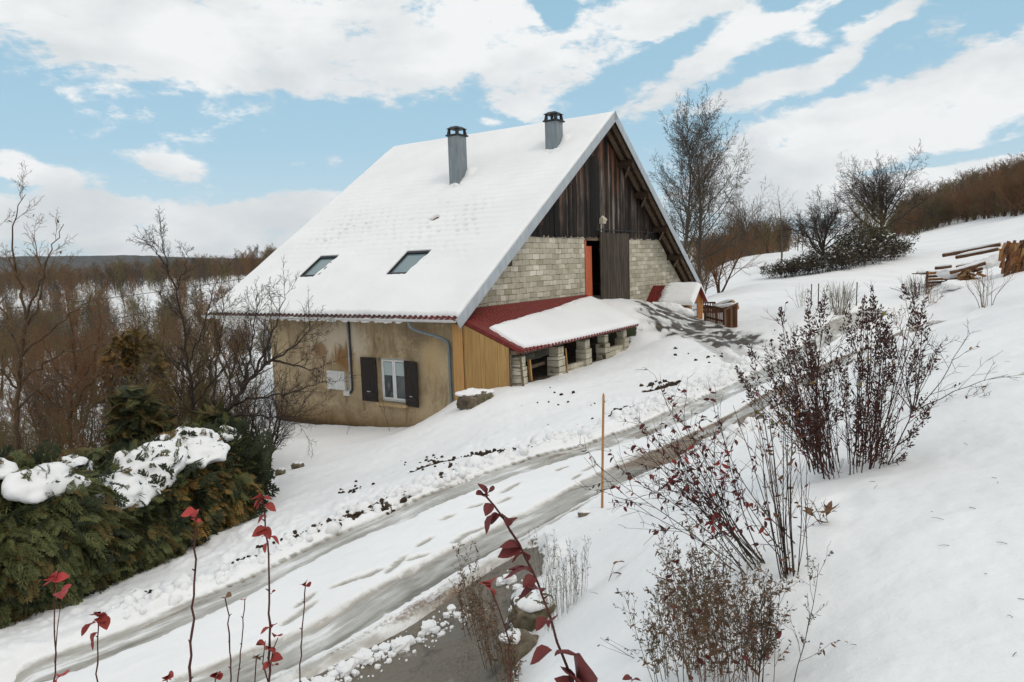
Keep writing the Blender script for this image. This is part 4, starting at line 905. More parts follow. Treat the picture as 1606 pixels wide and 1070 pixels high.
# bits and pieces kept under it
def leanthing(nm, lab, cat): return empty(nm, HA, HROT, lab, cat)
def part(par, nm, mt, fn, **k):
    m = MB(); fn(m); return m.build(nm, mt, par, **k)
ld_ = leanthing('ladder', 'small wooden ladder leaning at the boarded end of the lean-to', 'ladder')
part(ld_, 'side_rail', M_RAFTER, lambda m: m.bar((.28, -1.60, -2.2), (.36, -1.54, -1.15), .05, .05)); part(ld_, 'side_rail', M_RAFTER, lambda m: m.bar((.42, -1.93, -2.2), (.42, -1.85, -1.2), .05, .05))
for k in range(4): part(ld_, 'rung', M_RAFTER, lambda m: m.tube([(.30+.02*k, -1.59+.01*k, -2.0+k*.23), (.42, -1.92+.015*k, -2.0+k*.23)], .016, 6))
sr = leanthing('saw_horse', 'pale timber trestle with a cross rail inside the first open bay', 'trestle')
part(sr, 'leg', M_PINE, lambda m: m.bar((1.55, -1.5, -2.2), (1.55, -1.45, -1.45), .08, .08)); part(sr, 'leg', M_PINE, lambda m: m.bar((1.25, -1.2, -2.2), (1.6, -1.4, -1.75), .06, .06)); part(sr, 'cross_rail', M_RAFTER, lambda m: m.bar((.9, -1.35, -1.75), (2.7, -1.3, -1.72), .08, .1))
pl_ = leanthing('leaning_plank', 'pale plank standing beside the second block pillar', 'plank')
part(pl_, 'board', M_PINE, lambda m: m.bar((3.35, -1.82, -2.25), (3.3, -1.78, -1.3), .09, .03))
# ---------------------------------------------------------------- plants: growth model
def norm(v): return v/(np.linalg.norm(v, axis=-1, keepdims=True)+1e-12)
def grow(rg, start, dirs, lens, rads, levels):
    """levels: seg, wander, trop, tip, and for children n, t0, t1, ang, angv, lr, lrv, shape, rr -> list of (points, radii)"""
    out = []; P0 = np.asarray(start, float); D = norm(np.asarray(dirs, float)); L = np.asarray(lens, float); R = np.asarray(rads, float)
    for li, lv in enumerate(levels):
        N = len(P0); ns_ = lv['seg']; pts = np.empty((N, ns_+1, 3)); rds = np.empty((N, ns_+1)); pts[:, 0] = P0; d = D.copy(); dd = np.empty((N, ns_+1, 3)); dd[:, 0] = d
        for k in range(ns_):
            pts[:, k+1] = pts[:, k]+d*(L/ns_)[:, None]
            d = norm(d+rg.normal(0, lv.get('wander', .1), d.shape)+np.array([0, 0, lv.get('trop', 0.)])*(1 if np.ndim(lv.get('trop', 0.)) == 0 else 1)); dd[:, k+1] = d
        tt = np.linspace(0, 1, ns_+1); rds[:] = R[:, None]*(1-(1-lv.get('tip', .3))*tt[None]**lv.get('tpow', 1.0))
        out.append((pts, rds))
        if 'n' not in lv: break
        n = lv['n']; ti = lv['t0']+(lv['t1']-lv['t0'])*((np.arange(n)[None]+rg.uniform(0, 1, (N, n)))/n)
        f = ti*ns_; k = np.clip(f.astype(int), 0, ns_-1); fr = (f-k)[..., None]; i = np.arange(N)[:, None]
        cp = pts[i, k]*(1-fr)+pts[i, k+1]*fr; cd_ = norm(dd[i, k]*(1-fr)+dd[i, k+1]*fr); cr_ = rds[i, k]*(1-fr[..., 0])+rds[i, k+1]*fr[..., 0]
        ref = np.where(np.abs(cd_[..., 2:3]) > .92, np.array([1., 0, 0]), np.array([0, 0, 1.])); X = norm(np.cross(cd_, ref)); Y = np.cross(cd_, X)
        az = (np.arange(n)*2.39996)[None]+rg.uniform(0, 6.28, (N, 1))+rg.normal(0, .5, (N, n)); an = np.radians(np.clip(rg.normal(lv['ang'], lv.get('angv', 10), (N, n))+lv.get('angt', 0)*(.55-ti), 8, 110))
        nd = cd_*np.cos(an)[..., None]+(X*np.cos(az)[..., None]+Y*np.sin(az)[..., None])*np.sin(an)[..., None]
        ln = L[:, None]*lv['lr']*(1-lv.get('shape', .5)*(ti-lv['t0'])/(lv['t1']-lv['t0']+1e-9))*rg.uniform(1-lv.get('lrv', .3), 1+lv.get('lrv', .3), (N, n))
        if lv.get('ends'):   # the shoot also carries on past its end
            cp = np.concatenate([cp, pts[:, -1:]], 1); nd = np.concatenate([nd, dd[:, -1:]], 1); ln = np.concatenate([ln, L[:, None]*lv['lr']*.8], 1); cr_ = np.concatenate([cr_, rds[:, -1:]/lv.get('rr', .6)], 1)
        P0 = cp.reshape(-1, 3); D = nd.reshape(-1, 3); L = ln.reshape(-1); R = np.maximum(cr_.reshape(-1)*lv.get('rr', .6), lv.get('rmin', .002))
        if lv.get('drop'):
            kp = rg.uniform(size=len(P0)) > lv['drop']; P0, D, L, R = P0[kp], D[kp], L[kp], R[kp]
    return out
def branch_mesh(name, lv, sides, mat, lo=0, hi=99, smooth=True):
    V = []; Q = []; n = 0
    for i, (P, R) in enumerate(lv):
        if lo <= i < hi and len(P):
            v, q, _ = tube_arrays(P, R, sides[min(i, len(sides)-1)]); V.append(v); Q.append(q+n); n += len(v)
    return mesh_arrays(name, np.concatenate(V), [np.concatenate(Q)], [mat], smooth=smooth)
def bark(name, a, b, hue=None):
    return material(name, lambda t: {'Base Color': t.mix(t.range(t.noise(t.mapping(t.coord('Object'), (6, 6, 1.5)), 2, 5, .65), .3, .7), a, b)}, rough=.9, spec=.15)
BK_GREY = bark('grey_bark', (.055, .045, .036), (.14, .118, .092)); BK_BROWN = bark('brown_bark', (.042, .026, .016), (.115, .075, .047)); BK_DARK = bark('dark_bark', (.022, .016, .013), (.07, .052, .042))
TW_GREY = bark('grey_twigs', (.062, .049, .037), (.12, .097, .073)); TW_BROWN = bark('brown_twigs', (.105, .068, .038), (.20, .132, .078)); TW_RED = bark('reddish_twigs', (.12, .06, .030), (.22, .115, .058)); TW_OLIVE = bark('olive_twigs', (.095, .077, .036), (.18, .145, .068)); TW_DARK = bark('dark_twigs', (.03, .022, .019), (.075, .056, .046))
def leafmat(name, cols, rough=.6):
    def f(t):
        i = t.island(); n = t.noise(t.coord('Object'), 9, 3)
        k = len(cols)-1; c = t.ramp(i, [(q/k, cc) for q, cc in enumerate(cols)]); return {'Base Color': t.mix(t.range(n, .3, .7, 0, .5), c, t.mix(1., c, (.55, .5, .5), 'MULTIPLY'))}
    return material(name, f, rough=rough, spec=.3)
LF_RED = leafmat('red_leaf', [(.16, .018, .022), (.25, .03, .03), (.34, .055, .04), (.20, .022, .03)]); LF_CRIM = leafmat('crimson_leaf', [(.40, .045, .055), (.52, .07, .07), (.36, .06, .045)])
LF_MAROON = leafmat('maroon_leaf', [(.055, .012, .014), (.10, .018, .018), (.16, .03, .025), (.075, .014, .018)]); LF_SPIKE = leafmat('dark_flower_spike', [(.036, .018, .013), (.068, .03, .021), (.105, .046, .03), (.05, .026, .019)])
LF_BROWN = leafmat('dry_leaf', [(.08, .035, .018), (.15, .072, .034), (.22, .115, .055), (.11, .05, .03)]); LF_TAN = leafmat('dry_seed', [(.10, .075, .045), (.17, .13, .085), (.13, .095, .06), (.08, .06, .045)])
LF_GREEN = leafmat('green_leaf', [(.07, .10, .018), (.12, .14, .025), (.17, .16, .03)]); LF_YELLOW = leafmat('yellow_leaf', [(.42, .27, .03), (.36, .19, .02), (.30, .26, .04)])
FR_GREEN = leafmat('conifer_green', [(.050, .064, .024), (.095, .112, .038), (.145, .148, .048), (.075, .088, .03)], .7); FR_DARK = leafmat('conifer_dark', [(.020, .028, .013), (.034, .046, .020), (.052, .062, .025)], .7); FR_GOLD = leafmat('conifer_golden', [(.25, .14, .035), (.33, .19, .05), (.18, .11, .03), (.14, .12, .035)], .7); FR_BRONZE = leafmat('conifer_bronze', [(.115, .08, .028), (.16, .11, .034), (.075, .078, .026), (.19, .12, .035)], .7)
def rot_from(dirs, rg, roll=None):
    """frames (N,3,3) with columns side, forward=dirs, up"""
    D = norm(dirs); ref = np.where(np.abs(D[:, 2:3]) > .95, np.array([1., 0, 0]), np.array([0, 0, 1.])); X = norm(np.cross(D, ref)); Z = np.cross(X, D)
    a = rg.uniform(0, 6.28, len(D)) if roll is None else roll; c, s = np.cos(a)[:, None], np.sin(a)[:, None]
    return np.stack([X*c+Z*s, D, -X*s+Z*c], -1)
def scatter(Vt, Ft, M, P, S):
    """copies of a template (nv,3) under frames M (N,3,3), at P (N,3), scaled S -> verts, quads"""
    S = np.asarray(S, float); S = np.broadcast_to(S.reshape(len(P), -1), (len(P), 3)) if S.ndim else np.full((len(P), 3), float(S))
    V = np.einsum('nij,nkj->nki', M, Vt[None]*S[:, None, :])+P[:, None]; F = np.asarray(Ft)[None]+(np.arange(len(P))*len(Vt))[:, None, None]
    return V.reshape(-1, 3), F.reshape(-1, np.shape(Ft)[1])
def leaf_template(w=.5, fold=.18, curl=.25, n=4):
    V = []; prof = [(.0, .05), (.22, .82), (.5, 1.0), (.78, .62), (1., .03)]
    for y, q in prof:
        z = -curl*y*y
        for x in (-1, 0, 1): V.append((x*q*w/2, y, z+abs(x)*q*fold*w))
    F = []
    for k in range(len(prof)-1):
        for j in range(2): a = k*3+j; F.append((a, a+1, a+4, a+3))
    return np.array(V), np.array(F)
LEAF_V, LEAF_F = leaf_template(); LEAFN_V, LEAFN_F = leaf_template(.34, .2, .35)
SEED_V, SEED_F = leaf_template(.45, .5, .1)
def spray_template(rg, n=8, droop=.35):
    """flat conifer spray: an axis with side branchlets, each a pair of narrow blades"""
    V = []; F = []
    def blade(p, q, w):
        d = q-p; s = norm(np.cross(d, (0, 0, 1.)))*w/2; b = len(V); m = (p+q)/2; V.extend([p-s*.5, p+s*.5, m+s*1.1+np.array([0, 0, .01]), m-s*1.1+np.array([0, 0, .01]), q+s*.15, q-s*.15]); F.extend([(b, b+1, b+2, b+3), (b+3, b+2, b+4, b+5)])
    ax = lambda y: np.array([.03*math.sin(y*5), y, -droop*y*y])
    for k in range(4): blade(ax(k/4), ax((k+1)/4+.03), .05)
    for k in range(n):
        y = .12+.82*k/n; L_ = .42*(1-.75*y)+.06
        for s in (-1, 1):
            p = ax(y); d = np.array([s*.72, .70, -.25]); q = p+norm(d)*L_*rg.uniform(.8, 1.15); q[2] -= .12*L_; blade(p, q, .055)
            if L_ > .2:
                for u_ in (.4, .68):
                    c = p*(1-u_)+q*u_
                    for s2 in (-1, 1):
                        e = norm(d+np.array([s2*.55*1, -s2*s*.55, -.1])); blade(c, c+e*L_*.40, .045)
    return np.array(V), np.array(F)
SPRAY = [spray_template(np.random.default_rng(s), 8, dr) for s, dr in ((1, .25), (2, .45), (3, .7))]
# ---------------------------------------------------------------- bare trees
def tree_levels(habit):
    if habit == 'upright':   # tall, many ascending limbs
        return [dict(seg=14, wander=.035, trop=.01, tip=.12, n=32, t0=.20, t1=.98, ang=41, angt=34, angv=8, lr=.52, lrv=.15, shape=.50, rr=.40),
                dict(seg=8, wander=.07, trop=.06, tip=.2, n=13, t0=.2, t1=.98, ang=36, angv=12, lr=.34, lrv=.35, shape=.5, rr=.5, ends=True),
                dict(seg=5, wander=.13, trop=.05, tip=.25, n=6, t0=.2, t1=1., ang=38, angv=14, lr=.42, lrv=.4, shape=.4, rr=.6, rmin=.008, ends=True),
                dict(seg=3, wander=.15, trop=.02, tip=.45, n=4, t0=.3, t1=1., ang=36, angv=14, lr=.5, lrv=.4, shape=.3, rr=.8, rmin=.007, drop=.42), dict(seg=2, wander=.15, tip=.6)]
    if habit == 'spreading':
        return [dict(seg=6, wander=.05, trop=.0, tip=.6, n=15, t0=.5, t1=1., ang=40, angv=24, lr=1.45, lrv=.10, shape=.0, rr=.55),
                dict(seg=9, wander=.09, trop=.02, tip=.18, n=13, t0=.25, t1=.97, ang=42, angv=14, lr=.44, lrv=.35, shape=.4, rr=.52, ends=True),
                dict(seg=6, wander=.13, trop=.03, tip=.25, n=8, t0=.2, t1=1., ang=42, angv=15, lr=.44, lrv=.4, shape=.4, rr=.55, rmin=.008, ends=True),
                dict(seg=4, wander=.15, trop=.01, tip=.35, n=4, t0=.2, t1=1., ang=40, angv=15, lr=.48, lrv=.4, shape=.3, rr=.7, rmin=.007), dict(seg=2, wander=.15, tip=.6)]
    if habit == 'thin':
        return [dict(seg=12, wander=.03, trop=.01, tip=.12, n=20, t0=.22, t1=.97, ang=44, angv=10, lr=.36, lrv=.3, shape=.55, rr=.40),
                dict(seg=6, wander=.11, trop=.06, tip=.2, n=8, t0=.2, t1=.98, ang=38, angv=12, lr=.38, lrv=.35, shape=.5, rr=.5, ends=True),
                dict(seg=4, wander=.14, trop=.03, tip=.3, n=5, t0=.2, t1=1., ang=38, angv=14, lr=.42, lrv=.4, shape=.4, rr=.65, rmin=.007), dict(seg=2, wander=.15, tip=.5)]
    if habit == 'scrub':     # forked low thicket tree
        return [dict(seg=8, wander=.08, trop=.02, tip=.2, n=14, t0=.18, t1=.98, ang=32, angv=12, lr=.5, lrv=.35, shape=.45, rr=.5, ends=True),
                dict(seg=5, wander=.12, trop=.05, tip=.25, n=8, t0=.15, t1=1., ang=36, angv=14, lr=.42, lrv=.4, shape=.4, rr=.6, rmin=.009, ends=True),
                dict(seg=3, wander=.15, trop=.03, tip=.4, n=5, t0=.2, t1=1., ang=36, angv=14, lr=.45, lrv=.4, shape=.3, rr=.75, rmin=.008), dict(seg=2, wander=.15, tip=.6)]
def tree_protos(seed, habit, h, r, stems=1, spread=0., twig=TW_GREY, bk=BK_GREY, thick=1.0):
    rg = np.random.default_rng(seed); st = np.zeros((stems, 3)); st[:, :2] = rg.normal(0, .06*h*(stems > 1)*.4, (stems, 2)); st[:, 2] = -.1
    d = np.zeros((stems, 3)); d[:, 2] = 1; d[:, :2] = rg.normal(0, max(spread, .01), (stems, 2))
    lv = tree_levels(habit); L0 = h*(.92 if habit in ('upright', 'thin', 'scrub') else .40)
    lv[2]['rmin'] = lv[2].get('rmin', .007)*thick
    for q in lv[2:]: q['rmin'] = .007*thick*h/10
    g_ = grow(rg, st, d, L0*rg.uniform(.85, 1.05, stems), np.full(stems, r), lv)
    sides = (8, 5, 4, 3, 3); cut = 1 if habit != 'spreading' else 2
    return branch_mesh('trunk', g_, sides, bk, 0, cut), branch_mesh('crown', g_, sides[cut:] if False else (3, 5, 4, 3, 3), twig, cut), g_
def plant_tree(name, protos, loc, rotz, scale, label, cat='tree', group=None):
    t_ = empty(name, loc, rotz, label, cat, group); t_.scale = (scale,)*3 if np.ndim(scale) == 0 else tuple(scale)
    link('trunk', protos[0], t_); link('crown', protos[1], t_); return t_
# tall pair behind the gable
A_ = tree_protos(31, 'upright', 13.2, .20, 1, twig=TW_GREY, bk=BK_GREY, thick=1.25); B_ = tree_protos(32, 'upright', 12.6, .19, 1, twig=TW_GREY, bk=BK_GREY, thick=1.25)
plant_tree('tall_bare_tree', A_, gpd(1070, 52), .4, (.92, .92, 1.0), 'tall grey bare tree with its trunk nearest the snowy roof edge')
plant_tree('tall_bare_tree', B_, gpd(1096, 53.5), 2.0, (1.02, 1.02, 1.0), 'tall wide bare tree second from the farmhouse gable')
plant_tree('bare_tree', tree_protos(33, 'thin', 8.3, .10, 1, twig=TW_GREY), gpd(1226, 74), 1.0, 1.0, 'slender pale bare tree standing alone beside the dark hedge island')
plant_tree('bare_tree', tree_protos(34, 'spreading', 6.8, .20, 1, twig=TW_DARK, bk=BK_DARK, thick=2.2), gpd(1290, 65), 1.7, (1.05, 1.05, 1.0), 'low round dark bare tree in the middle of the hedge island')
plant_tree('bare_tree', tree_protos(35, 'spreading', 11.6, .30, 1, twig=TW_DARK, bk=BK_DARK, thick=1.7), gpd(1382, 74), .3, (1.0, 1.0, .98), 'large broad crowned bare tree at the uphill end of the hedge island')
# scrub protos shared by the thickets
SCR = [tree_protos(40+k, 'scrub', 4.2, .07, st, .28, tw, bk_, 1.25) for k, (st, tw, bk_) in enumerate(((3, TW_BROWN, BK_BROWN), (4, TW_RED, BK_BROWN), (3, TW_OLIVE, BK_BROWN), (5, TW_GREY, BK_GREY), (4, TW_DARK, BK_DARK)))]
WD = [tree_protos(50+k, hb, 9.0, .12, 1, .03, tw, bk_, 1.6) for k, (hb, tw, bk_) in enumerate((('thin', TW_BROWN, BK_BROWN), ('thin', TW_GREY, BK_GREY), ('scrub', TW_BROWN, BK_BROWN), ('scrub', TW_OLIVE, BK_BROWN)))]
rg = np.random.default_rng(60)
for k, (px_, d_, s_, pr, lab) in enumerate(((1128, 58, 1.35, SCR[1], 'rust brown bare tree just beyond the tall pair by the gable'), (1106, 56, .7, SCR[1], 'low reddish bush at the foot of the tall bare trees'), (1152, 80, 1.2, SCR[0], 'brown bushy tree between the rust brown tree and the slender tree'), (1178, 84, 1.35, SCR[3], 'grey twiggy bush tree below the far field edge'), (1203, 84, 1.1, SCR[2], 'olive twiggy bush left of the slender bare tree'.replace('left of', 'just before')), (1062, 50, .9, SCR[2], 'olive brush at the base of the tall tree nearest the roof'), (1088, 51, .8, SCR[0], 'brown brush between the two tall bare trunks'), (1350, 68, 1.15, SCR[2], 'olive bush under the large broad crowned tree'), (1372, 70, 1.3, SCR[2], 'taller olive bush against the trunk of the broad crowned tree'))):
    plant_tree('bush_tree', pr, gpd(px_, d_), rg.uniform(0, 6), s_*rg.uniform(.95, 1.05), lab, 'bush')
# hedge island: dark leafy bushes dusted with snow
def hedge_bush(seed, w_, h_, mat, nleaf=1500, snow=True):
    rg = np.random.default_rng(seed); n = 16; d = norm(np.stack([rg.normal(0, .6, n), rg.normal(0, .6, n), np.ones(n)*.9], -1))
    g_ = grow(rg, np.stack([rg.uniform(-w_/3, w_/3, n), rg.uniform(-w_/4, w_/4, n), np.zeros(n)], -1), d, h_*rg.uniform(.7, 1.1, n), np.full(n, .025), [dict(seg=5, wander=.14, trop=.02, tip=.4, n=7, t0=.2, t1=1., ang=42, angv=16, lr=.45, rr=.7, rmin=.012), dict(seg=3, wander=.2, tip=.4, n=4, t0=.2, t1=1., ang=42, lr=.5, rr=.8, rmin=.010), dict(seg=2, wander=.2, tip=.5)])
    tips = g_[2][0][:, -1]; i = rg.integers(0, len(tips), nleaf); P = tips[i]+rg.normal(0, .09, (nleaf, 3)); D = rg.normal(0, 1, (nleaf, 3)); V, F = scatter(LEAF_V, LEAF_F, rot_from(D, rg), P, rg.uniform(.10, .20, nleaf))
    st = branch_mesh('stem', g_, (4, 3, 3), BK_DARK); fo = mesh_arrays('foliage', V, [F], [mat])
    P2 = P[rg.permutation(nleaf)[:nleaf//13]]+np.array([0, 0, .05]); V, F = scatter(LEAF_V*np.array([1.4, 1, .3]), LEAF_F, rot_from(np.stack([rg.normal(0, 1, len(P2)), rg.normal(0, 1, len(P2)), rg.normal(0, .25, len(P2))], -1), rg, np.zeros(len(P2))), P2, rg.uniform(.16, .32, len(P2)))
    return st, fo, mesh_arrays('snow', V, [F], [M_SNOW])
LF_HEDGE = leafmat('dull_hedge_leaf', [(.030, .026, .014), (.055, .045, .022), (.085, .065, .032), (.05, .034, .022)]); LF_OLIVE = leafmat('olive_hedge_leaf', [(.05, .047, .016), (.085, .075, .024), (.11, .085, .035)])
HB = [hedge_bush(70, 3.0, 1.9, LF_HEDGE), hedge_bush(71, 3.2, 1.7, LF_HEDGE), hedge_bush(72, 2.6, 2.4, LF_OLIVE)]
for k, (px_, d_, s_, i) in enumerate(((1216, 63, .75, 0), (1238, 62.5, .9, 1), (1262, 62, .95, 0), (1286, 61.5, 1.0, 1), (1312, 62, 1.0, 0), (1336, 63, 1.1, 1), (1360, 64.5, 1.1, 0), (1384, 67, 1.1, 1), (1402, 69, .95, 0), (1330, 67, 1.2, 2), (1366, 70, 1.45, 2))):
    o = empty('hedge_bush', gpd(px_, d_), rg.uniform(0, 6), 'olive leaved bush rising behind the low dark hedge bushes' if i == 2 else 'low dark leafy bush dusted with snow in the hedge island', 'bush', 'bushes of the hedge island in the field'); o.scale = (s_,)*3
    link('stem', HB[i][0], o); link('foliage', HB[i][1], o); tag(link('snow_dusting', HB[i][2], o), kind='stuff')
# woods: single trees along the near edges, a mass behind
def wood_mass(name, spots, seed, pool, kind='stuff'):
    """distant trees as one mass, from small trees"""
    rg = np.random.default_rng(seed); Vs = []; Qs = []; mi = []; n = 0; mats = []
    for x, y, h, i in spots:
        V, Q, m_ = pool[i]; a = rg.uniform(0, 6.28); c, s = math.cos(a), math.sin(a); W_ = V*h*np.array([rg.uniform(.85, 1.2)]*2+[1]); 
        W_ = np.stack([W_[:, 0]*c-W_[:, 1]*s+x, W_[:, 0]*s+W_[:, 1]*c+y, W_[:, 2]+0.], -1); W_[:, 2] += gz(x, y)
        if m_ not in mats: mats.append(m_)
        Vs.append(W_); Qs.append(Q+n); mi.append(np.full(len(Q), mats.index(m_))); n += len(V)
    o = link(name, mesh_arrays(name, np.concatenate(Vs), [np.concatenate(Qs)], mats, np.concatenate(mi))); return tag(o, kind=kind)
def small_tree(seed, mat, wide=.3, n1=22, t0=.12):
    rg = np.random.default_rng(seed)
    g_ = grow(rg, np.zeros((1, 3)), np.array([[0, 0, 1.]]), [.95], [.016], [dict(seg=5, wander=.05, tip=.25, n=n1, t0=t0, t1=1., ang=40, angv=12, lr=wide, lrv=.35, shape=.45, rr=.5, rmin=.0045), dict(seg=3, wander=.14, trop=.10, tip=.4, n=7, t0=.15, t1=1., ang=38, angv=14, lr=.45, lrv=.4, shape=.4, rr=.8, rmin=.004), dict(seg=2, wander=.15, trop=.05, tip=.5, n=2, t0=.3, t1=.9, ang=35, lr=.55, rr=.9, rmin=.0035), dict(seg=1, tip=.5)])
    V = []; Q = []; n = 0
    for P, R in g_:
        v, q, _ = tube_arrays(P, R, 3); V.append(v); Q.append(q+n); n += len(v)
    return np.concatenate(V), np.concatenate(Q), mat
POOL = [small_tree(80+k, mt, wd, 20) for k, (mt, wd) in enumerate(((TW_BROWN, .34), (TW_RED, .40), (TW_OLIVE, .42), (TW_GREY, .30), (TW_BROWN, .48)))]
BPOOL = [small_tree(180+k, mt, wd, 26, .02) for k, (mt, wd) in enumerate(((TW_BROWN, .55), (TW_RED, .60), (TW_OLIVE, .55), (TW_GREY, .5), (TW_DARK, .55)))]
rg = np.random.default_rng(91); spots = []
def addspot(px_, d, h, i):
    p_ = at_depth(px_, 420, d); spots.append((p_[0], p_[1], h, i))
for k in range(300): d = rg.uniform(190, 330); addspot(rg.uniform(-120, 440), d, rg.uniform(5.2, 9.5)*(.8 if d < 240 else 1)*(1-.25*(k % 3 == 0)), int(rg.integers(0, 5)))
for k in range(60): addspot(rg.uniform(380, 560), rg.uniform(240, 330), rg.uniform(6.5, 11), int(rg.integers(0, 5)))
for k in range(70): addspot(rg.uniform(1080, 1260), rg.uniform(150, 330), rg.uniform(6, 10), int(rg.integers(0, 5)))
wood_mass('valley_wood', spots, 92, POOL); spots = []
for k in range(680):
    px_ = rg.uniform(-160, 430); d = rg.uniform(70, 300)**1.0
    snowgap = (abs(px_-350) < 55 and 118 < d < 190) or (abs(px_-215) < 50 and 130 < d < 175) or (d < 105 and px_ > 330)
    if snowgap: continue
    addspot(px_, d, rg.uniform(2.2, 5.2)*(1.35 if d > 180 else 1), int(rg.integers(0, 5)))
wood_mass('valley_thicket', spots, 95, BPOOL); spots = []
for k in range(260):
    px_ = rg.uniform(1395, 1720); e_ = float(np.interp(px_, [1370, 1420, 1490, 1606, 1760], [130, 112, 124, 92, 84])); addspot(px_, e_+abs(rg.normal(0, 9)), rg.uniform(2.0, 4.6), int(rg.integers(0, 4)))
wood_mass('hill_undergrowth', spots, 96, BPOOL); spots = []
for k in range(70): addspot(rg.uniform(1105, 1235), rg.uniform(95, 160), rg.uniform(3, 5.5), int(rg.integers(0, 5)))
wood_mass('far_bushes', spots, 97, BPOOL); spots = []
for k in range(560):
    px_ = rg.uniform(1405, 1760); d = rg.uniform(100, 240); edge = np.interp(px_, [1370, 1420, 1490, 1606, 1760], [135, 118, 130, 96, 88])
    if d > edge: addspot(px_, d, rg.uniform(4.2, 8.2)*(.62 if d < edge+12 else 1), int(rg.integers(0, 5)))
wood_mass('hill_wood', spots, 93, POOL)
for k in range(16):
    px_ = [1420, 1436, 1452, 1468, 1512, 1526, 1541, 1556, 1572, 1590, 1604, 1622, 1400, 1548, 1582, 1618][k]; d = float(np.interp(px_, [1370, 1420, 1490, 1606, 1760], [132, 114, 126, 93, 85]))+rg.uniform(-2, 4)
    plant_tree('edge_bush', SCR[(1, 0, 2, 0, 1)[k % 5]], gpd(px_, d), rg.uniform(0, 6), rg.uniform(1.0, 1.6), 'brown twiggy bush along the lower edge of the hill wood', 'bush', 'bushes along the edge of the hill wood')
# valley side thickets to the west of the house
for k in range(46):
    px_ = rg.uniform(-60, 410); d = rg.uniform(95, 150) if k % 2 else rg.uniform(62, 95)
    if 315 < px_ < 380 and d > 90 and d < 150: d = 160
    plant_tree('thicket_tree', WD[k % 4], gpd(px_, d), rg.uniform(0, 6), rg.uniform(.45, .85)*(1.1 if d > 95 else .8), 'bare brown tree in the thicket on the valley side', 'tree', 'trees of the valley thicket')
for k in range(40):
    px_ = rg.uniform(-60, 260) if k < 28 else rg.uniform(240, 420); d = rg.uniform(34, 75)
    plant_tree('thicket_bush', SCR[k % 4], gpd(px_, d), rg.uniform(0, 6), rg.uniform(.7, 1.15)*(1 if px_ < 240 else .75), 'brown scrubby bush in the low ground behind the garden trees', 'bush', 'scrub bushes in the low ground')
# ---------------------------------------------------------------- garden trees between hedge and house
def manual_tree(name, label, limbs, seed, twig, bk, depth, r0, levels, cat='tree', leaves=None, extra=None):
    """limbs: lists of (px, py, depth) along each main limb, first one the trunk; twigs grow from them"""
    rg = np.random.default_rng(seed); base = at_depth(*limbs[0][0]); z0 = gz(base[0], base[1]); root = np.array([base[0], base[1], z0-.1])
    o = empty(name, root, 0, label, cat); Vt = MB(); tw = []
    for li, limb in enumerate(limbs):
        P = np.array([at_depth(*q) for q in limb])-root
        if li == 0: P = np.concatenate([[[0, 0, 0]], P[1:] if P[0][2] < .3 else P])
        P = smoothline(P, max(10, 4*len(limb)), 1); n = len(P); P[1:-1] += rg.normal(0, .025, (n-2, 3)); rr_ = np.linspace(r0 if li == 0 else r0*.36, .006, n); Vt.tube(P, rr_, 7)
        # shoots along it
        tot = np.linalg.norm(np.diff(P, axis=0), axis=1).sum(); m_ = max(6, int(tot*levels['dens'])); t_ = rg.uniform(.12 if li else .35, 1, m_); f = t_*(n-1); k = np.clip(f.astype(int), 0, n-2); fr = (f-k)[:, None]
        q = P[k]*(1-fr)+P[k+1]*fr; d = norm(P[k+1]-P[k]); pr = rg.normal(0, 1, (m_, 3)); pr -= (pr*d).sum(1, keepdims=True)*d; dd = norm(d*rg.uniform(.5, 1.2, m_)[:, None]+norm(pr)*rg.uniform(.5, 1.1, m_)[:, None]+np.array([0, 0, .25]))
        tw.append((q, dd, levels['len']*rg.uniform(.4, 1.15, m_)*(1.15-.5*t_), np.interp(f, np.arange(n), rr_)*.55))
    q, dd, ln, rd = [np.concatenate(x) for x in zip(*tw)]
    g_ = grow(rg, q, dd, ln, np.clip(rd, .006, .03), levels['lv']); Vt.build('trunk', bk, o, smooth=True); link('crown', branch_mesh('crown', g_, (4, 3, 3, 3), twig), o)
    if leaves:
        mat_, nl, sz = leaves; tips = np.concatenate([P[:, k] for P, R in g_ for k in range(1, P.shape[1])]); i = rg.integers(0, len(tips), nl); V, F = scatter(LEAF_V, LEAF_F, rot_from(rg.normal(0, 1, (nl, 3))+np.array([0, 0, -.6]), rg), tips[i], rg.uniform(.6, 1.2, nl)*sz); link('leaf_foliage', mesh_arrays('leaf_foliage', V, [F], [mat_]), o)
    return o
TWL = dict(dens=5.5, len=.95, lv=[dict(seg=5, wander=.13, trop=.05, tip=.3, n=6, t0=.15, t1=1., ang=40, angv=15, lr=.48, lrv=.4, shape=.4, rr=.65, rmin=.0045, ends=True), dict(seg=4, wander=.16, trop=.03, tip=.35, n=4, t0=.2, t1=1., ang=42, angv=15, lr=.45, lrv=.4, shape=.3, rr=.75, rmin=.004), dict(seg=2, wander=.15, tip=.5)])
TWS = dict(TWL, dens=9, len=.8)
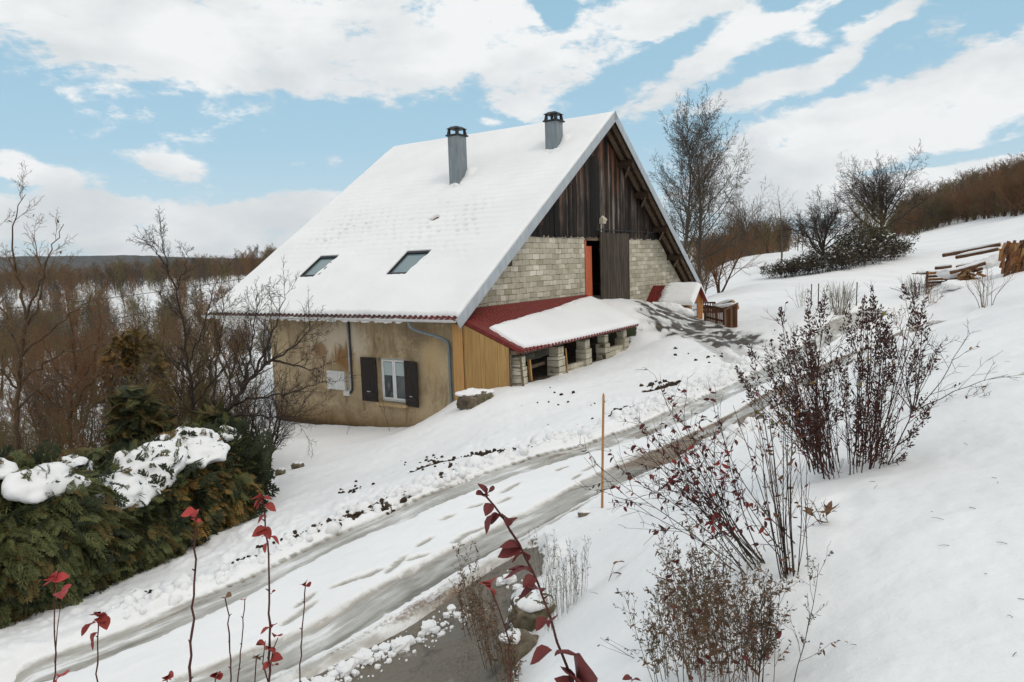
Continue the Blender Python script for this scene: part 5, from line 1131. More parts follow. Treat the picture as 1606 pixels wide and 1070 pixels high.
manual_tree('garden_tree', 'rough bare garden tree with long whippy shoots beside the snow laden hedge', [
    [(26, 700, 14), (28, 620, 14), (34, 560, 14), (40, 500, 14), (30, 440, 14), (18, 380, 14), (24, 330, 14), (40, 305, 13.9)], [(40, 500, 14), (60, 450, 13.8), (72, 415, 13.7), (100, 352, 13.6)], [(34, 560, 14), (80, 515, 13.6), (120, 485, 13.4), (150, 455, 13.2)],
    [(30, 600, 14), (90, 560, 13.6), (130, 545, 13.3), (170, 540, 13.0)], [(34, 560, 14), (10, 500, 14.2), (-20, 420, 14.4), (-10, 350, 14.4)], [(36, 520, 14), (62, 480, 14.2), (66, 430, 14.3), (58, 395, 14.4), (50, 370, 14.3)], [(30, 640, 14), (70, 600, 13.6), (110, 592, 13.4), (150, 600, 13.2)], [(28, 610, 14), (-10, 570, 13.8), (-50, 520, 13.6)]], 301, TW_BROWN, BK_BROWN, 14, .07, dict(TWL, dens=2.4, len=.9), leaves=(LF_BROWN, 60, .07))
manual_tree('garden_tree', 'leggy bare tree with one tall spiky leader in front of the valley wood', [
    [(306, 690, 16), (303, 620, 16), (297, 570, 16), (288, 500, 16), (278, 455, 16), (266, 430, 16), (258, 400, 16), (253, 375, 16), (251, 342, 16)], [(297, 570, 16), (320, 510, 16), (332, 460, 16), (345, 425, 16)], [(300, 600, 16), (262, 560, 15.7), (238, 530, 15.5), (224, 500, 15.4)], [(278, 455, 16), (290, 420, 16), (296, 392, 16)], [(262, 420, 16), (245, 395, 16), (236, 378, 16)], [(303, 640, 16), (340, 590, 16), (372, 548, 16), (392, 500, 16)], [(288, 500, 16), (262, 470, 16.2), (244, 455, 16.3)], [(306, 660, 16), (275, 610, 15.6), (256, 590, 15.4)]], 302, TW_DARK, BK_DARK, 16, .05, dict(TWL, dens=4.5, len=.6))
manual_tree('garden_tree', 'bare fruit tree whose limbs reach out in front of the plaster wall', [
    [(345, 700, 15.2), (352, 660, 15.2), (362, 635, 15.2), (378, 612, 15.3), (400, 585, 15.4), (428, 565, 15.5), (455, 548, 15.6), (478, 530, 15.7), (492, 508, 15.8)], [(362, 635, 15.2), (400, 626, 15.0), (440, 618, 14.9), (480, 612, 14.8), (508, 598, 14.8)], [(352, 655, 15.2), (395, 650, 14.9), (430, 655, 14.8), (470, 652, 14.7)], [(378, 612, 15.3), (392, 560, 15.5), (398, 510, 15.6), (404, 460, 15.7)], [(400, 585, 15.4), (425, 530, 15.6), (440, 490, 15.8), (446, 462, 15.9)], [(428, 565, 15.5), (470, 575, 15.3), (500, 582, 15.2)], [(348, 680, 15.2), (335, 630, 15.3), (338, 570, 15.5), (352, 510, 15.6), (348, 470, 15.6)]], 303, TW_DARK, BK_DARK, 15, .085, TWL)
manual_tree('garden_tree', 'dense thin twiggy sapling thicket beside the fruit tree', [
    [(318, 690, 17.5), (322, 640, 17.5), (330, 580, 17.5), (345, 520, 17.5), (350, 470, 17.5)], [(318, 690, 17.5), (300, 620, 17.5), (290, 560, 17.5), (296, 510, 17.5)], [(318, 690, 17.5), (350, 620, 17.3), (384, 560, 17.3), (420, 515, 17.3), (428, 490, 17.3)], [(320, 660, 17.5), (310, 600, 17.6), (318, 540, 17.7), (326, 490, 17.7)], [(318, 680, 17.5), (270, 620, 17.5), (235, 570, 17.5), (215, 540, 17.5)]], 304, TW_OLIVE, BK_BROWN, 17, .06, TWS, leaves=(LF_BROWN, 160, .06))
manual_tree('garden_tree', 'tangled brown twiggy tree between the golden conifer and the whippy tree', [
    [(110, 690, 18), (112, 620, 18), (118, 560, 18), (110, 500, 18), (102, 455, 18)], [(112, 620, 18), (80, 560, 18), (60, 520, 18)], [(112, 620, 18), (150, 560, 18), (160, 500, 18), (150, 470, 18)], [(112, 650, 18), (70, 620, 17.8), (30, 590, 17.7)], [(112, 650, 18), (140, 600, 17.7), (190, 575, 17.5)]], 305, TW_RED, BK_BROWN, 18, .07, TWS, leaves=(LF_BROWN, 200, .06))
for k, (px_, d_, s_, i, lab) in enumerate(((8, 15.5, .62, 2, 'olive twiggy shrub filling the gap under the whippy tree'), (72, 16.2, .70, 0, 'brown twiggy shrub between the whippy tree and the tangled tree'), (132, 15.6, .60, 1, 'reddish twiggy shrub at the edge of the golden conifer'), (-20, 17, .8, 0, 'tall brown twiggy shrub beside the whippy tree'), (250, 17.5, .68, 2, 'olive twiggy shrub beneath the leggy tree'), (395, 18.5, .55, 4, 'dark twiggy shrub in front of the plaster wall end'))):
    plant_tree('twiggy_shrub', SCR[i], gpd(px_, d_), k*1.3, s_, lab, 'shrub')
rg = np.random.default_rng(330)
for k in range(22):
    px_ = (-70, -40, -15, 12, 30, 48, 66, 88, 104, 122, 150, 168, 186, 205, 228, 246, 262, 284, 300, 322, 345, 362)[k]; d_ = rg.uniform(14.8, 24) if k % 2 else rg.uniform(20, 30)
    if px_ > 300: d_ = rg.uniform(17.5, 20)
    plant_tree('twiggy_shrub', SCR[(0, 2, 1, 2, 0, 3)[k % 6]], gpd(px_, d_), rg.uniform(0, 6), rg.uniform(.55, .85)*(d_/20)**.5*(.8 if px_ > 300 else 1), 'dense twiggy brown shrub in the tangle behind the hedge', 'shrub', 'twiggy shrubs tangled behind the hedge')
# ---------------------------------------------------------------- conifers
def remeshed_snow(lumps, name, parent, voxel=.05, sub=None):
    """one body of lying snow from overlapping lumps (x, y, z, rx, ry, rz) in the parent's frame"""
    m = MB(); nu, nv = 14, 8
    for x, y, z, rx, ry, rz in lumps:
        V = []; F = []; T = []
        for i in range(1, nv):
            for j in range(nu): a = math.pi*i/nv; b = 2*math.pi*j/nu; V.append((x+rx*math.sin(a)*math.cos(b), y+ry*math.sin(a)*math.sin(b), z+rz*math.cos(a)))
        for i in range(nv-2):
            for j in range(nu): F.append((i*nu+j, (i+1)*nu+j, (i+1)*nu+(j+1) % nu, i*nu+(j+1) % nu))
        n = len(V); V += [(x, y, z+rz), (x, y, z-rz)]
        for j in range(nu): T += [(n, j, (j+1) % nu), (n+1, (nv-2)*nu+(j+1) % nu, (nv-2)*nu+j)]
        m.add(V, F, T)
    o = m.build(name, M_SNOW, parent, smooth=True)
    r = o.modifiers.new('remesh', 'REMESH'); r.mode = 'VOXEL'; r.voxel_size = voxel; r.use_smooth_shade = True
    s_ = o.modifiers.new('smooth', 'SMOOTH'); s_.factor = .6; s_.iterations = 3
    tx = bpy.data.textures.get('snow_lumps') or bpy.data.textures.new('snow_lumps', 'CLOUDS'); tx.noise_scale = .22; tx.noise_depth = 3
    d = o.modifiers.new('lumps', 'DISPLACE'); d.texture = tx; d.strength = .15; d.mid_level = .5
    return o
def conifer(name, label, root, R_, H_, seed, mats, n=4200, size=(.22, .42), up=.0, lean=(0, 0), core=True, zc=.45):
    """rounded cypress: sprays hanging outwards from a lumpy body"""
    rg = np.random.default_rng(seed); o = empty(name, root, 0, label, 'shrub')
    lob = norm(rg.normal(0, 1, (16, 3))); lob[:, 2] = np.abs(lob[:, 2])*1.0-.15; amp = rg.uniform(-.18, .26, 16)
    def surf(d):
        k = np.exp(-((1-(d@norm(lob).T))/.10))@amp; return np.clip(1+k, .6, 1.35)
    d = norm(rg.normal(0, 1, (n, 3))); d[:, 2] = np.where(d[:, 2] < -.55, -d[:, 2], d[:, 2]); s = surf(d)*rg.uniform(.80, 1.06, n)
    P = np.stack([d[:, 0]*R_*s+lean[0]*(d[:, 2]+.4), d[:, 1]*R_*s+lean[1]*(d[:, 2]+.4), H_*(zc+(1-zc)*d[:, 2]*s)], -1)
    D = norm(d*np.array([1, 1, .5])+np.array([0, 0, up-.6])+rg.normal(0, .33, (n, 3)))
    which = rg.choice(len(mats), n, p=[q for _, q in mats]); parts = {}
    hb = bpy.data
    Vs = []; Fs = []; mi = []; nv = 0
    for mI, (mt, _) in enumerate(mats):
        for sI, (sv, sf) in enumerate(SPRAY):
            k = np.where((which == mI) & (np.arange(n) % 3 == sI))[0]
            if not len(k): continue
            V, F = scatter(sv, sf, rot_from(D[k], rg, rg.normal(0, .5, len(k))), P[k]-D[k]*.12, rg.uniform(*size, len(k))); Vs.append(V); Fs.append(F+nv); mi.append(np.full(len(F), mI)); nv += len(V)
    link('foliage', mesh_arrays('foliage', np.concatenate(Vs), [np.concatenate(Fs)], [m_ for m_, _ in mats], np.concatenate(mi)), o)
    st = rg.integers(4, 7); gD = norm(np.stack([rg.normal(0, .3, st), rg.normal(0, .3, st), np.ones(st)], -1)); g_ = grow(rg, np.zeros((st, 3)), gD, np.full(st, H_*.8), np.full(st, .05), [dict(seg=6, wander=.1, tip=.3, n=12, t0=.1, t1=1., ang=65, angv=15, lr=.6*R_/H_*1.3, lrv=.3, shape=.4, rr=.5), dict(seg=4, wander=.12, tip=.3)])
    link('branch', branch_mesh('branch', g_, (5, 4), BK_BROWN), o)
    if core:   # the shaded inside of the shrub: dense foliage, its shade put into the dark colour
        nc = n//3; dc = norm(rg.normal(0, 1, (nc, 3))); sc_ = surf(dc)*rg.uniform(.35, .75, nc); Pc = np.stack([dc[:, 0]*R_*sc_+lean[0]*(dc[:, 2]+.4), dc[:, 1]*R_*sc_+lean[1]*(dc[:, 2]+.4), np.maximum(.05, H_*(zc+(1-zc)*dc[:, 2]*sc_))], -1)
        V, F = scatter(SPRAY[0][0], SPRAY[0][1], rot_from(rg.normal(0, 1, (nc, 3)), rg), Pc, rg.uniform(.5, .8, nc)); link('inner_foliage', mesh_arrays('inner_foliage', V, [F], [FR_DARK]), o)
    return o
MIXG = [(FR_GREEN, .62), (FR_DARK, .14), (FR_BRONZE, .24)]; MIXB = [(FR_GREEN, .34), (FR_BRONZE, .30), (FR_GOLD, .36)]; MIXD = [(FR_DARK, .6), (FR_GREEN, .4)]
HEDGE = []
HSPEC = ((-45, 9.4, 1.25, 2.2, MIXG, 'dark green cypress shrub at the lane end of the hedge'), (60, 10.3, 1.15, 1.75, MIXG, 'dark green cypress shrub with a saddle of snow below the whippy garden tree'), (140, 11.0, 1.05, 1.5, MIXG, 'dark cypress shrub with a deep hollow in its top, mid hedge'), (215, 11.7, 1.05, 1.62, MIXB, 'bronze tipped cypress shrub under the biggest slab of snow'), (272, 12.5, .95, 1.7, MIXB, 'bronze and green cypress shrub carrying lumpy snow on its crown'), (314, 13.4, .75, 1.7, MIXB, 'golden edged cypress shrub at the house end of the hedge'))
for k, (px_, d_, R_, H_, mx, lab) in enumerate(HSPEC):
    r_ = gpd(px_, d_, .15); HEDGE.append(conifer('cypress_shrub', lab, r_, R_, H_, 400+k, mx))
conifer('upright_conifer', 'golden brown upright conifer behind the hedge', gpd(196, 19.5), .85, 4.2, 420, [(FR_GOLD, .6), (FR_BRONZE, .4)], 2000, (.16, .30), .35, zc=.5, core=False)
conifer('upright_conifer', 'dark thin bronze conifer standing just behind the hollow of the hedge', gpd(195, 14.2), .5, 2.8, 421, [(FR_DARK, .35), (FR_BRONZE, .45), (FR_GREEN, .2)], 850, (.28, .45), .4, zc=.45, core=False)
conifer('upright_conifer', 'dark green conifer behind the snow slab with a snow blob on its shoulder', gpd(318, 14.8), .5, 2.0, 422, MIXG, 600, (.26, .42), .2, zc=.5, core=False)
conifer('low_conifer', 'loose feathery cypress sprig clump at the foot of the whippy tree', gpd(95, 12.2), .8, 1.9, 423, [(FR_GREEN, .6), (FR_BRONZE, .4)], 500, (.28, .42), .1, core=False)
def hedge_hit(px_, py_):
    """first point of the hedge's outer surface under a photograph pixel"""
    d = ray(px_, py_); best = None
    for (hx, hd, R_, H_, _, _), o in zip(HSPEC, HEDGE):
        c = np.array(o.location)+np.array([0, 0, .45*H_]); S_ = np.array([R_, R_, .55*H_])*1.0
        a_ = (d/S_)@(d/S_); b_ = 2*((C0-c)/S_)@(d/S_); c_ = ((C0-c)/S_)@((C0-c)/S_)-1; q = b_*b_-4*a_*c_
        if q > 0:
            t_ = (-b_-math.sqrt(q))/(2*a_)
            if best is None or t_ < best: best = t_
    return None if best is None else C0+d*best
def snow_poly(o, poly, seed, n, r_, up_=.07, name='snow'):
    """a drift of snow lying on the hedge: lumps spread over an outline"""
    rg = np.random.default_rng(seed); P = np.array(poly, float); lo, hi = P.min(0), P.max(0); L = []; b = np.array(o.location); tries = 0
    while len(L) < n and tries < 4000:
        tries += 1; q = rg.uniform(lo, hi)
        if polysd(q[None], P)[0] < 2: continue
        h = hedge_hit(*q)
        if h is None: continue
        rr_ = r_*rg.uniform(.6, 1.25); c = h-b; L.append((c[0], c[1], c[2]+up_*rg.uniform(.2, 1.2), rr_, rr_, rr_*rg.uniform(.26, .42)))
    if L:
        k = rg.choice(len(L), max(6, len(L)//4)); Ps = np.array([L[i][:3] for i in k])+np.stack([rg.normal(0, .08, len(k)), rg.normal(0, .08, len(k))-.05, rg.uniform(0, .10, len(k))], -1); V, F = scatter(SPRAY[1][0], SPRAY[1][1], rot_from(norm(rg.normal(0, .7, (len(k), 3))+np.array([0, -.3, .75])), rg), Ps, rg.uniform(.12, .26, len(k))); tag(link('sprigs', mesh_arrays('sprigs', V, [F], [FR_GREEN if seed % 2 else FR_BRONZE]), o), kind='stuff')
        return remeshed_snow(L, name, o, .045)
snow_poly(HEDGE[3], [(208, 690), (250, 672), (280, 668), (300, 690), (285, 735), (262, 762), (232, 790), (222, 812), (205, 800), (150, 800), (138, 788), (178, 765), (200, 745), (190, 720)], 1, 190, .22, .20)
snow_poly(HEDGE[4], [(275, 690), (310, 684), (352, 712), (345, 728), (318, 742), (296, 742), (285, 720)], 2, 80, .19, .18)
snow_poly(HEDGE[5], [(318, 690), (350, 680), (384, 684), (380, 694), (345, 700)], 3, 40, .12, .15)
snow_poly(HEDGE[2], [(100, 735), (128, 708), (158, 702), (150, 720), (128, 758), (112, 752)], 4, 70, .17, .18)
snow_poly(HEDGE[1], [(20, 775), (40, 762), (66, 772), (75, 750), (90, 752), (130, 778), (122, 788), (90, 782), (60, 795), (30, 790)], 5, 130, .17, .18)
snow_poly(HEDGE[0], [(-40, 748), (-20, 735), (15, 742), (20, 752), (-20, 760)], 6, 40, .13, .12)
# ---------------------------------------------------------------- shrubs and stalks on the near bank
def shrub_from(name, label, root, stems, mats, lv, seed, leaves=(), cat='shrub', sides=(5, 4, 3, 3)):
    """stems: list of (offset xyz, direction, length, radius); leaves: (material, template, n, size, level, tmin, spreads)"""
    rg = np.random.default_rng(seed); o = empty(name, root, 0, label, cat)
    P, D, L, R = [np.array([s[i] for s in stems], float) for i in range(4)]
    g_ = grow(rg, P, D, L, R, lv); link('stem', branch_mesh('stem', g_, sides, mats[0], 0, 1), o)
    if len(g_) > 1: link('twig', branch_mesh('twig', g_, sides, mats[1] if len(mats) > 1 else mats[0], 1), o)
    by = {}
    for nm, mt, tpl, n, size, lvl, tmin, droop in leaves:
        Pp = g_[min(lvl, len(g_)-1)][0]; m_ = Pp.shape[1]-1; i = rg.integers(0, len(Pp), n); f = rg.uniform(tmin, 1, n)*m_; k = np.clip(f.astype(int), 0, m_-1); fr = (f-k)[:, None]
        q = Pp[i, k]*(1-fr)+Pp[i, k+1]*fr; ax = norm(Pp[i, k+1]-Pp[i, k]); d = norm(rg.normal(0, 1, (n, 3))+ax*.7+np.array([0, 0, -droop]))
        V, F = scatter(tpl[0], tpl[1], rot_from(d, rg), q, rg.uniform(.55, 1.25, n)*size); link(nm, mesh_arrays(nm, V, [F], [mt]), o)
    return o, g_
LEAF = (LEAF_V, LEAF_F); LEAFN = (LEAFN_V, LEAFN_F); SEED = (SEED_V, SEED_F)
def fan(n, rg, r0, tilt, lean, l0, l1, rad_):
    S_ = []
    for _ in range(n):
        a = rg.uniform(0, 6.28); q = r0*math.sqrt(rg.uniform()); t_ = abs(rg.normal(0, tilt)); S_.append(((q*math.cos(a), q*math.sin(a), -.04), (math.cos(a)*math.sin(t_)+lean[0], math.sin(a)*math.sin(t_)+lean[1], math.cos(t_)), rg.uniform(l0, l1), rad_*rg.uniform(.7, 1.2)))
    return S_
BK_RED0 = bark('dark_red_stem', (.03, .014, .012), (.085, .038, .03)); TW_RED0 = bark('dark_red_twig', (.04, .018, .015), (.10, .045, .034))
# big spiky shrub with dark flower heads
rg = np.random.default_rng(501); r1 = gp(1328, 736)
st = fan(46, rg, .32, .21, (.0, .05), .85, 1.50, .005)+fan(14, rg, .34, .3, (-.1, .0), .35, .8, .004)+[((-.15, 0, -.03), (-.5, .1, .72), 1.1, .005), ((-.1, 0, -.03), (-.4, .1, .9), 1.25, .005), ((-.2, .1, -.03), (-.6, 0, .75), .9, .0045), ((-.2, -.1, -.03), (-.55, 0, .55), .95, .004)]
o1, g1 = shrub_from('flower_shrub', 'large bushy shrub full of dark maroon flower spikes beside the lane', r1, st, (BK_RED0, TW_RED0), [dict(seg=7, wander=.06, trop=.01, tip=.45, n=8, t0=.10, t1=.97, ang=32, angv=10, lr=.28, lrv=.35, shape=.5, rr=.7, rmin=.0022), dict(seg=3, wander=.1, trop=.05, tip=.5, n=2, t0=.3, t1=.9, ang=35, lr=.5, rr=.8, rmin=.0018), dict(seg=2, wander=.1, tip=.6)], 502,
    [('leaf_foliage', LF_SPIKE, LEAFN, 420, .042, 1, .1, .3), ('red_foliage', LF_MAROON, LEAFN, 220, .042, 0, .05, .3), ('yellow_foliage', LF_YELLOW, LEAF, 26, .05, 1, .3, .3)])
def spikes(o, g_, lvls, mt, seed, frac, ln, wd, per, name='flower_spike'):
    """dried flower heads: tapering plumes of tiny bracts at the shoot tips"""
    rg = np.random.default_rng(seed); Q = []; D = []; Sz = []
    for l in lvls:
        P = g_[l][0]; tip = P[:, -1]; ax = norm(P[:, -1]-P[:, -2]); ok = rg.uniform(size=len(P)) < frac[l]
        for t_, a in zip(tip[ok], ax[ok]):
            a = norm(a+np.array([0, 0, .6])); L_ = ln*rg.uniform(.5, 1.2); u_ = rg.uniform(0, 1, per); rr_ = wd*(1-.75*u_)*np.sqrt(rg.uniform(.05, 1, per)); az = rg.uniform(0, 6.28, per); x = norm(np.cross(a, [0.3, 1, .1])); y = np.cross(a, x)
            off = x*(np.cos(az)*rr_)[:, None]+y*(np.sin(az)*rr_)[:, None]; Q.append(t_-a*L_*.25+a*(u_*L_)[:, None]+off); D.append(norm(off+a*.02)); Sz.append(.027*(1-.4*u_)*rg.uniform(.7, 1.4, per))
    Q, D, Sz = np.concatenate(Q), np.concatenate(D), np.concatenate(Sz); V, F = scatter(SEED[0], SEED[1], rot_from(D, rg), Q, Sz); link(name, mesh_arrays(name, V, [F], [mt]), o)
spikes(o1, g1, (0, 1), LF_SPIKE, 503, {0: .95, 1: .17}, .26, .034, 60)
# sprawling bare branches on its uphill side
r1b = gp(1432, 642); rg = np.random.default_rng(505)
shrub_from('bare_shrub', 'sprawling leafless shrub with arching branches on the open snow slope', r1b, [((0, 0, -.03), d, l, .006) for d, l in (((.1, .05, 1), .85), ((.35, .1, .9), .95), ((.75, .1, .65), 1.0), ((-.3, .1, .9), .8), ((.95, 0, .5), 1.1), ((.2, -.1, .9), .75), ((-.1, .2, .9), .9), ((.6, -.15, .25), .8), ((-.5, 0, .7), .6), ((.8, -.2, .05), .75))], (BK_DARK, TW_DARK),
    [dict(seg=7, wander=.11, trop=-.01, tip=.35, n=6, t0=.25, t1=1., ang=38, angv=14, lr=.42, lrv=.4, shape=.4, rr=.65, rmin=.0028), dict(seg=4, wander=.14, tip=.4, n=3, t0=.3, t1=1., ang=40, lr=.45, rr=.75, rmin=.0022), dict(seg=2, wander=.12, tip=.6)], 506, [('leaf_foliage', LF_MAROON, LEAFN, 70, .045, 1, .3, .4), ('yellow_foliage', LF_YELLOW, LEAF, 6, .05, 1, .4, .4)])
# second shrub: leaning stems with red leaves, upright rods beside it
r2 = gp(1238, 905); rg = np.random.default_rng(511)
st = fan(15, rg, .05, .10, (-.10, .02), .85, 1.22, .0042)+[((.05, 0, -.02), (.10, 0, 1), .62, .003), ((.12, .02, -.02), (.0, 0, 1), .9, .003), ((-.02, 0, -.02), (-.28, .0, .95), 1.15, .004)]
shrub_from('rod_shrub', 'clump of straight upright bare rods rising from a leafy base in the snow', r2, st, (BK_DARK, TW_RED), [dict(seg=8, wander=.035, trop=.01, tip=.35, n=4, t0=.3, t1=.95, ang=28, angv=10, lr=.26, lrv=.4, shape=.5, rr=.55, rmin=.0016), dict(seg=3, wander=.1, tip=.5)], 512, [('leaf_foliage', LF_MAROON, LEAFN, 60, .035, 1, .2, .5), ('dry_foliage', LF_BROWN, LEAF, 40, .045, 0, .0, .6), ('green_foliage', LF_GREEN, LEAF, 5, .06, 0, .6, .6)])
r3 = gp(1195, 885); st = [((rg.normal(0, .13), rg.normal(0, .10), -.02), (-rg.uniform(.35, .95), rg.uniform(-.1, .2), rg.uniform(.75, 1)), rg.uniform(.75, 1.25), .0048*rg.uniform(.7, 1.2)) for _ in range(22)]
shrub_from('leaning_shrub', 'dark leaning shrub hung with dried crimson leaves over the lane bank', r3, st, (BK_DARK, TW_DARK), [dict(seg=8, wander=.10, trop=.03, tip=.3, n=8, t0=.3, t1=1., ang=34, angv=12, lr=.30, lrv=.4, shape=.4, rr=.6, rmin=.0018), dict(seg=4, wander=.13, tip=.4, n=2, t0=.3, t1=1., ang=40, lr=.5, rr=.8, rmin=.0015), dict(seg=2, tip=.6)], 513,
    [('leaf_foliage', LF_MAROON, LEAF, 300, .040, 1, .3, 1.2), ('red_foliage', LF_RED, LEAF, 90, .048, 0, .35, 1.0), ('dry_foliage', LF_SPIKE, LEAFN, 420, .032, 1, .2, .8)])
# dried herbs under it
HERB = [dict(seg=7, wander=.05, trop=.005, tip=.4, n=10, t0=.25, t1=1., ang=34, angv=10, lr=.26, lrv=.4, shape=.45, rr=.65, rmin=.0011), dict(seg=3, wander=.12, trop=.03, tip=.5, n=3, t0=.25, t1=1., ang=34, lr=.45, rr=.85, rmin=.0009), dict(seg=2, wander=.1, tip=.7)]
for k, (px_, py_, n, lean, l1, mt, lab, rd) in enumerate(((1055, 1075, 9, (-.12, 0), .62, TW_OLIVE, 'grey green dried herb clump with fine seed sprays furthest down the bank', 0), (1105, 1085, 12, (-.05, 0), .72, TW_BROWN, 'brown dried herb clump tangled below the leaning shrub', 30), (1150, 1050, 12, (0, 0), .62, TW_BROWN, 'russet dried herb clump with rusty leaves under the upright rods', 60), (1190, 1095, 9, (.04, 0), .80, TW_DARK, 'dark dried herb clump with upright forked sprays beside the open snow', 8), (1130, 985, 9, (-.22, 0), .60, TW_OLIVE, 'tan dried herb clump leaning out over the lane bank', 14), (1085, 990, 8, (-.2, 0), .55, TW_BROWN, 'dried herb clump with curling crimson leaves below the leaning shrub', 26))):
    rg = np.random.default_rng(520+k); r_ = gp(px_, py_)
    lv = [('seed_foliage', LF_TAN, SEED, 950, .015, 2, .2, .0), ('dry_foliage', LF_BROWN, LEAFN, 180, .028, 1, .1, .8)]
    if rd: lv.append(('red_foliage', LF_MAROON if k != 2 else LF_BROWN, LEAF, rd, .045, 0, .25, 1.0))
    shrub_from('dried_herb', lab, r_, fan(int(n*1.5), rg, .14, .15, lean, l1*.5, l1*1.08, .0024), (mt, mt), HERB, 540+k, lv, 'plant')
# pale weed between the tarmac and the bank, grass by the boulder
for k, (px_, py_, n, lean, l1, r0, lab) in enumerate(((772, 1040, 7, (-.16, .05), 1.0, .06, 'tall brown dried weed leaning across the tarmac patch'), (745, 990, 5, (-.12, .05), .55, .07, 'short rusty dried weed standing on the tarmac edge'), (800, 1075, 6, (-.08, .0), .62, .08, 'yellowish dried weed below the boulder at the tarmac edge'))):
    rg = np.random.default_rng(560+k); shrub_from('dried_weed', lab, gp(px_, py_), fan(int(n*1.8), rg, r0*1.5, .13, lean, l1*.55, l1*1.1, .0028), (TW_BROWN, TW_BROWN), [dict(seg=8, wander=.05, trop=.0, tip=.4, n=9, t0=.35, t1=1., ang=36, angv=12, lr=.17, lrv=.4, shape=.4, rr=.65, rmin=.0013), dict(seg=3, wander=.14, tip=.5, n=2, t0=.3, t1=1., ang=36, lr=.5, rr=.8, rmin=.001), dict(seg=2, tip=.6)], 563+k, [('dry_foliage', LF_TAN, LEAFN, 420, .027, 1, .2, .6), ('rusty_foliage', LF_BROWN, LEAFN, 240, .032, 0, .15, .8)], 'plant')
for k, (px_, py_, n, lab) in enumerate(((882, 965, 22, 'dry tan grass tuft with feathery heads beside the boulder'), (905, 940, 14, 'thin dry grass tuft on the snow bank above the boulder'), (868, 985, 16, 'low tan grass tuft growing against the snow capped boulder'), (858, 905, 10, 'sparse dry grass tuft at the muddy lane edge by the tarmac'))):
    rg = np.random.default_rng(570+k); shrub_from('grass_tuft', lab, gp(px_, py_), fan(n, rg, .12, .10, (0, 0), .35, .62, .0016), (TW_OLIVE, TW_OLIVE), [dict(seg=6, wander=.05, tip=.5, n=6, t0=.4, t1=1., ang=26, lr=.18, rr=.8, rmin=.0008), dict(seg=2, wander=.1, tip=.6)], 575+k, [('seed_foliage', LF_TAN, SEED, 300, .011, 1, .3, 0)], 'grass', (3, 3))
# red leaved saplings close to the camera
def sapling(name, label, line, depth, tip_leaves, seed, mt, r0=.0037, side=(), sz=.05, bud=True):
    """line: photograph pixels of the stem from the bottom edge up; it runs on down to the ground"""
    rg = np.random.default_rng(seed); P = [at_depth(x, y, depth) for x, y in line]; g0 = P[0].copy(); zg = gz(g0[0], g0[1]); root = np.array([g0[0]+.02, g0[1], zg-.03])
    o = empty(name, root, 0, label, 'sapling'); Pw = np.array([root]+P)-root; Ps = smoothline(Pw, 40, 2); Ps[1:-1, :2] += rg.normal(0, .0022, (38, 2)); rr_ = np.linspace(r0*1.25, r0*.55, 40)*(1+.18*(rg.uniform(size=40) > .82)); m = MB(); m.tube(Ps, rr_, 6)
    # bud nodes
    for k in range(4, 39, 3): 
        a = rg.uniform(0, 6.28); e = np.array([math.cos(a), math.sin(a)*.5, .7]); m.tube([Ps[k], Ps[k]+e*r0*2.6], [r0*.7, r0*.25], 5)
    m.build('stem', BK_RED, o, smooth=True)
    Q = []; D = []; S_ = []; Rl = []
    for (x, y, tx, ty, s) in tip_leaves:      # leaf base pixel, tip pixel, size factor
        b = at_depth(x, y, depth)-root; t_ = at_depth(tx, ty, depth-.02*s+rg.uniform(-.02, .02))-root; d = t_-b; L_ = np.linalg.norm(d); Q.append(b); D.append(d); S_.append(L_); Rl.append(rg.uniform(-.7, .7))
    if Q:
        V, F = scatter(LEAFB_V, LEAFB_F, rot_from(np.array(D), rg, np.array(Rl)), np.array(Q), np.array(S_)); nl = len(LEAFB_V); [link('leaf', mesh_arrays('leaf', V[k*nl:(k+1)*nl], [np.asarray(LEAFB_F)], [mt]), o) for k in range(len(Q))]
    for sd_ in side:
        m = MB(); m.tube(np.array([at_depth(x, y, depth) for x, y in sd_])-root, np.linspace(r0*.6, r0*.3, len(sd_)), 5); m.build('side_shoot', BK_RED, o)
    return o
BK_RED = bark('red_brown_bark', (.045, .018, .016), (.12, .048, .04))
def leafb():
    V = []; F = []; prof = [(.0, .06), (.12, .45), (.3, .9), (.5, 1.), (.7, .8), (.88, .4), (1., .03)]
    for y, q in prof:
        for x in (-1, -.5, 0, .5, 1): V.append((x*q*.37, y+.015*math.sin(y*40)*abs(x), .30*abs(x)**1.3*q*.28*2-.22*y*y+.06*math.sin(y*6)))
    for k in range(len(prof)-1):
        for j in range(4): a = k*5+j; F.append((a, a+1, a+6, a+5))
    return np.array(V), np.array(F)
LEAFB_V, LEAFB_F = leafb()
sapling('red_leaved_sapling', 'pair of thin stems tipped with pale red leaves nearest the hedge end', [(84, 1075), (86, 1010), (85, 960), (86, 912)], 2.5, [(86, 912, 66, 915, 1), (86, 911, 84, 894, 1), (87, 911, 104, 902, 1), (86, 914, 70, 905, 1), (97, 938, 105, 915, 1), (97, 940, 95, 922, 1), (93, 1062, 84, 1075, 1), (93, 1062, 100, 1052, 1)], 601, LF_CRIM, side=[[(86, 1040), (90, 985), (97, 935)]])
sapling('red_leaved_sapling', 'short stem with a star of small red leaves and two drooping ones', [(152, 1075), (153, 1020), (154, 970)], 2.5, [(154, 968, 142, 960, 1), (154, 967, 150, 957, 1), (155, 967, 158, 957, 1), (155, 968, 167, 963, 1), (150, 977, 125, 992, 1), (156, 970, 168, 982, 1), (153, 992, 138, 1020, 1), (154, 969, 164, 970, 1)], 602, LF_RED)
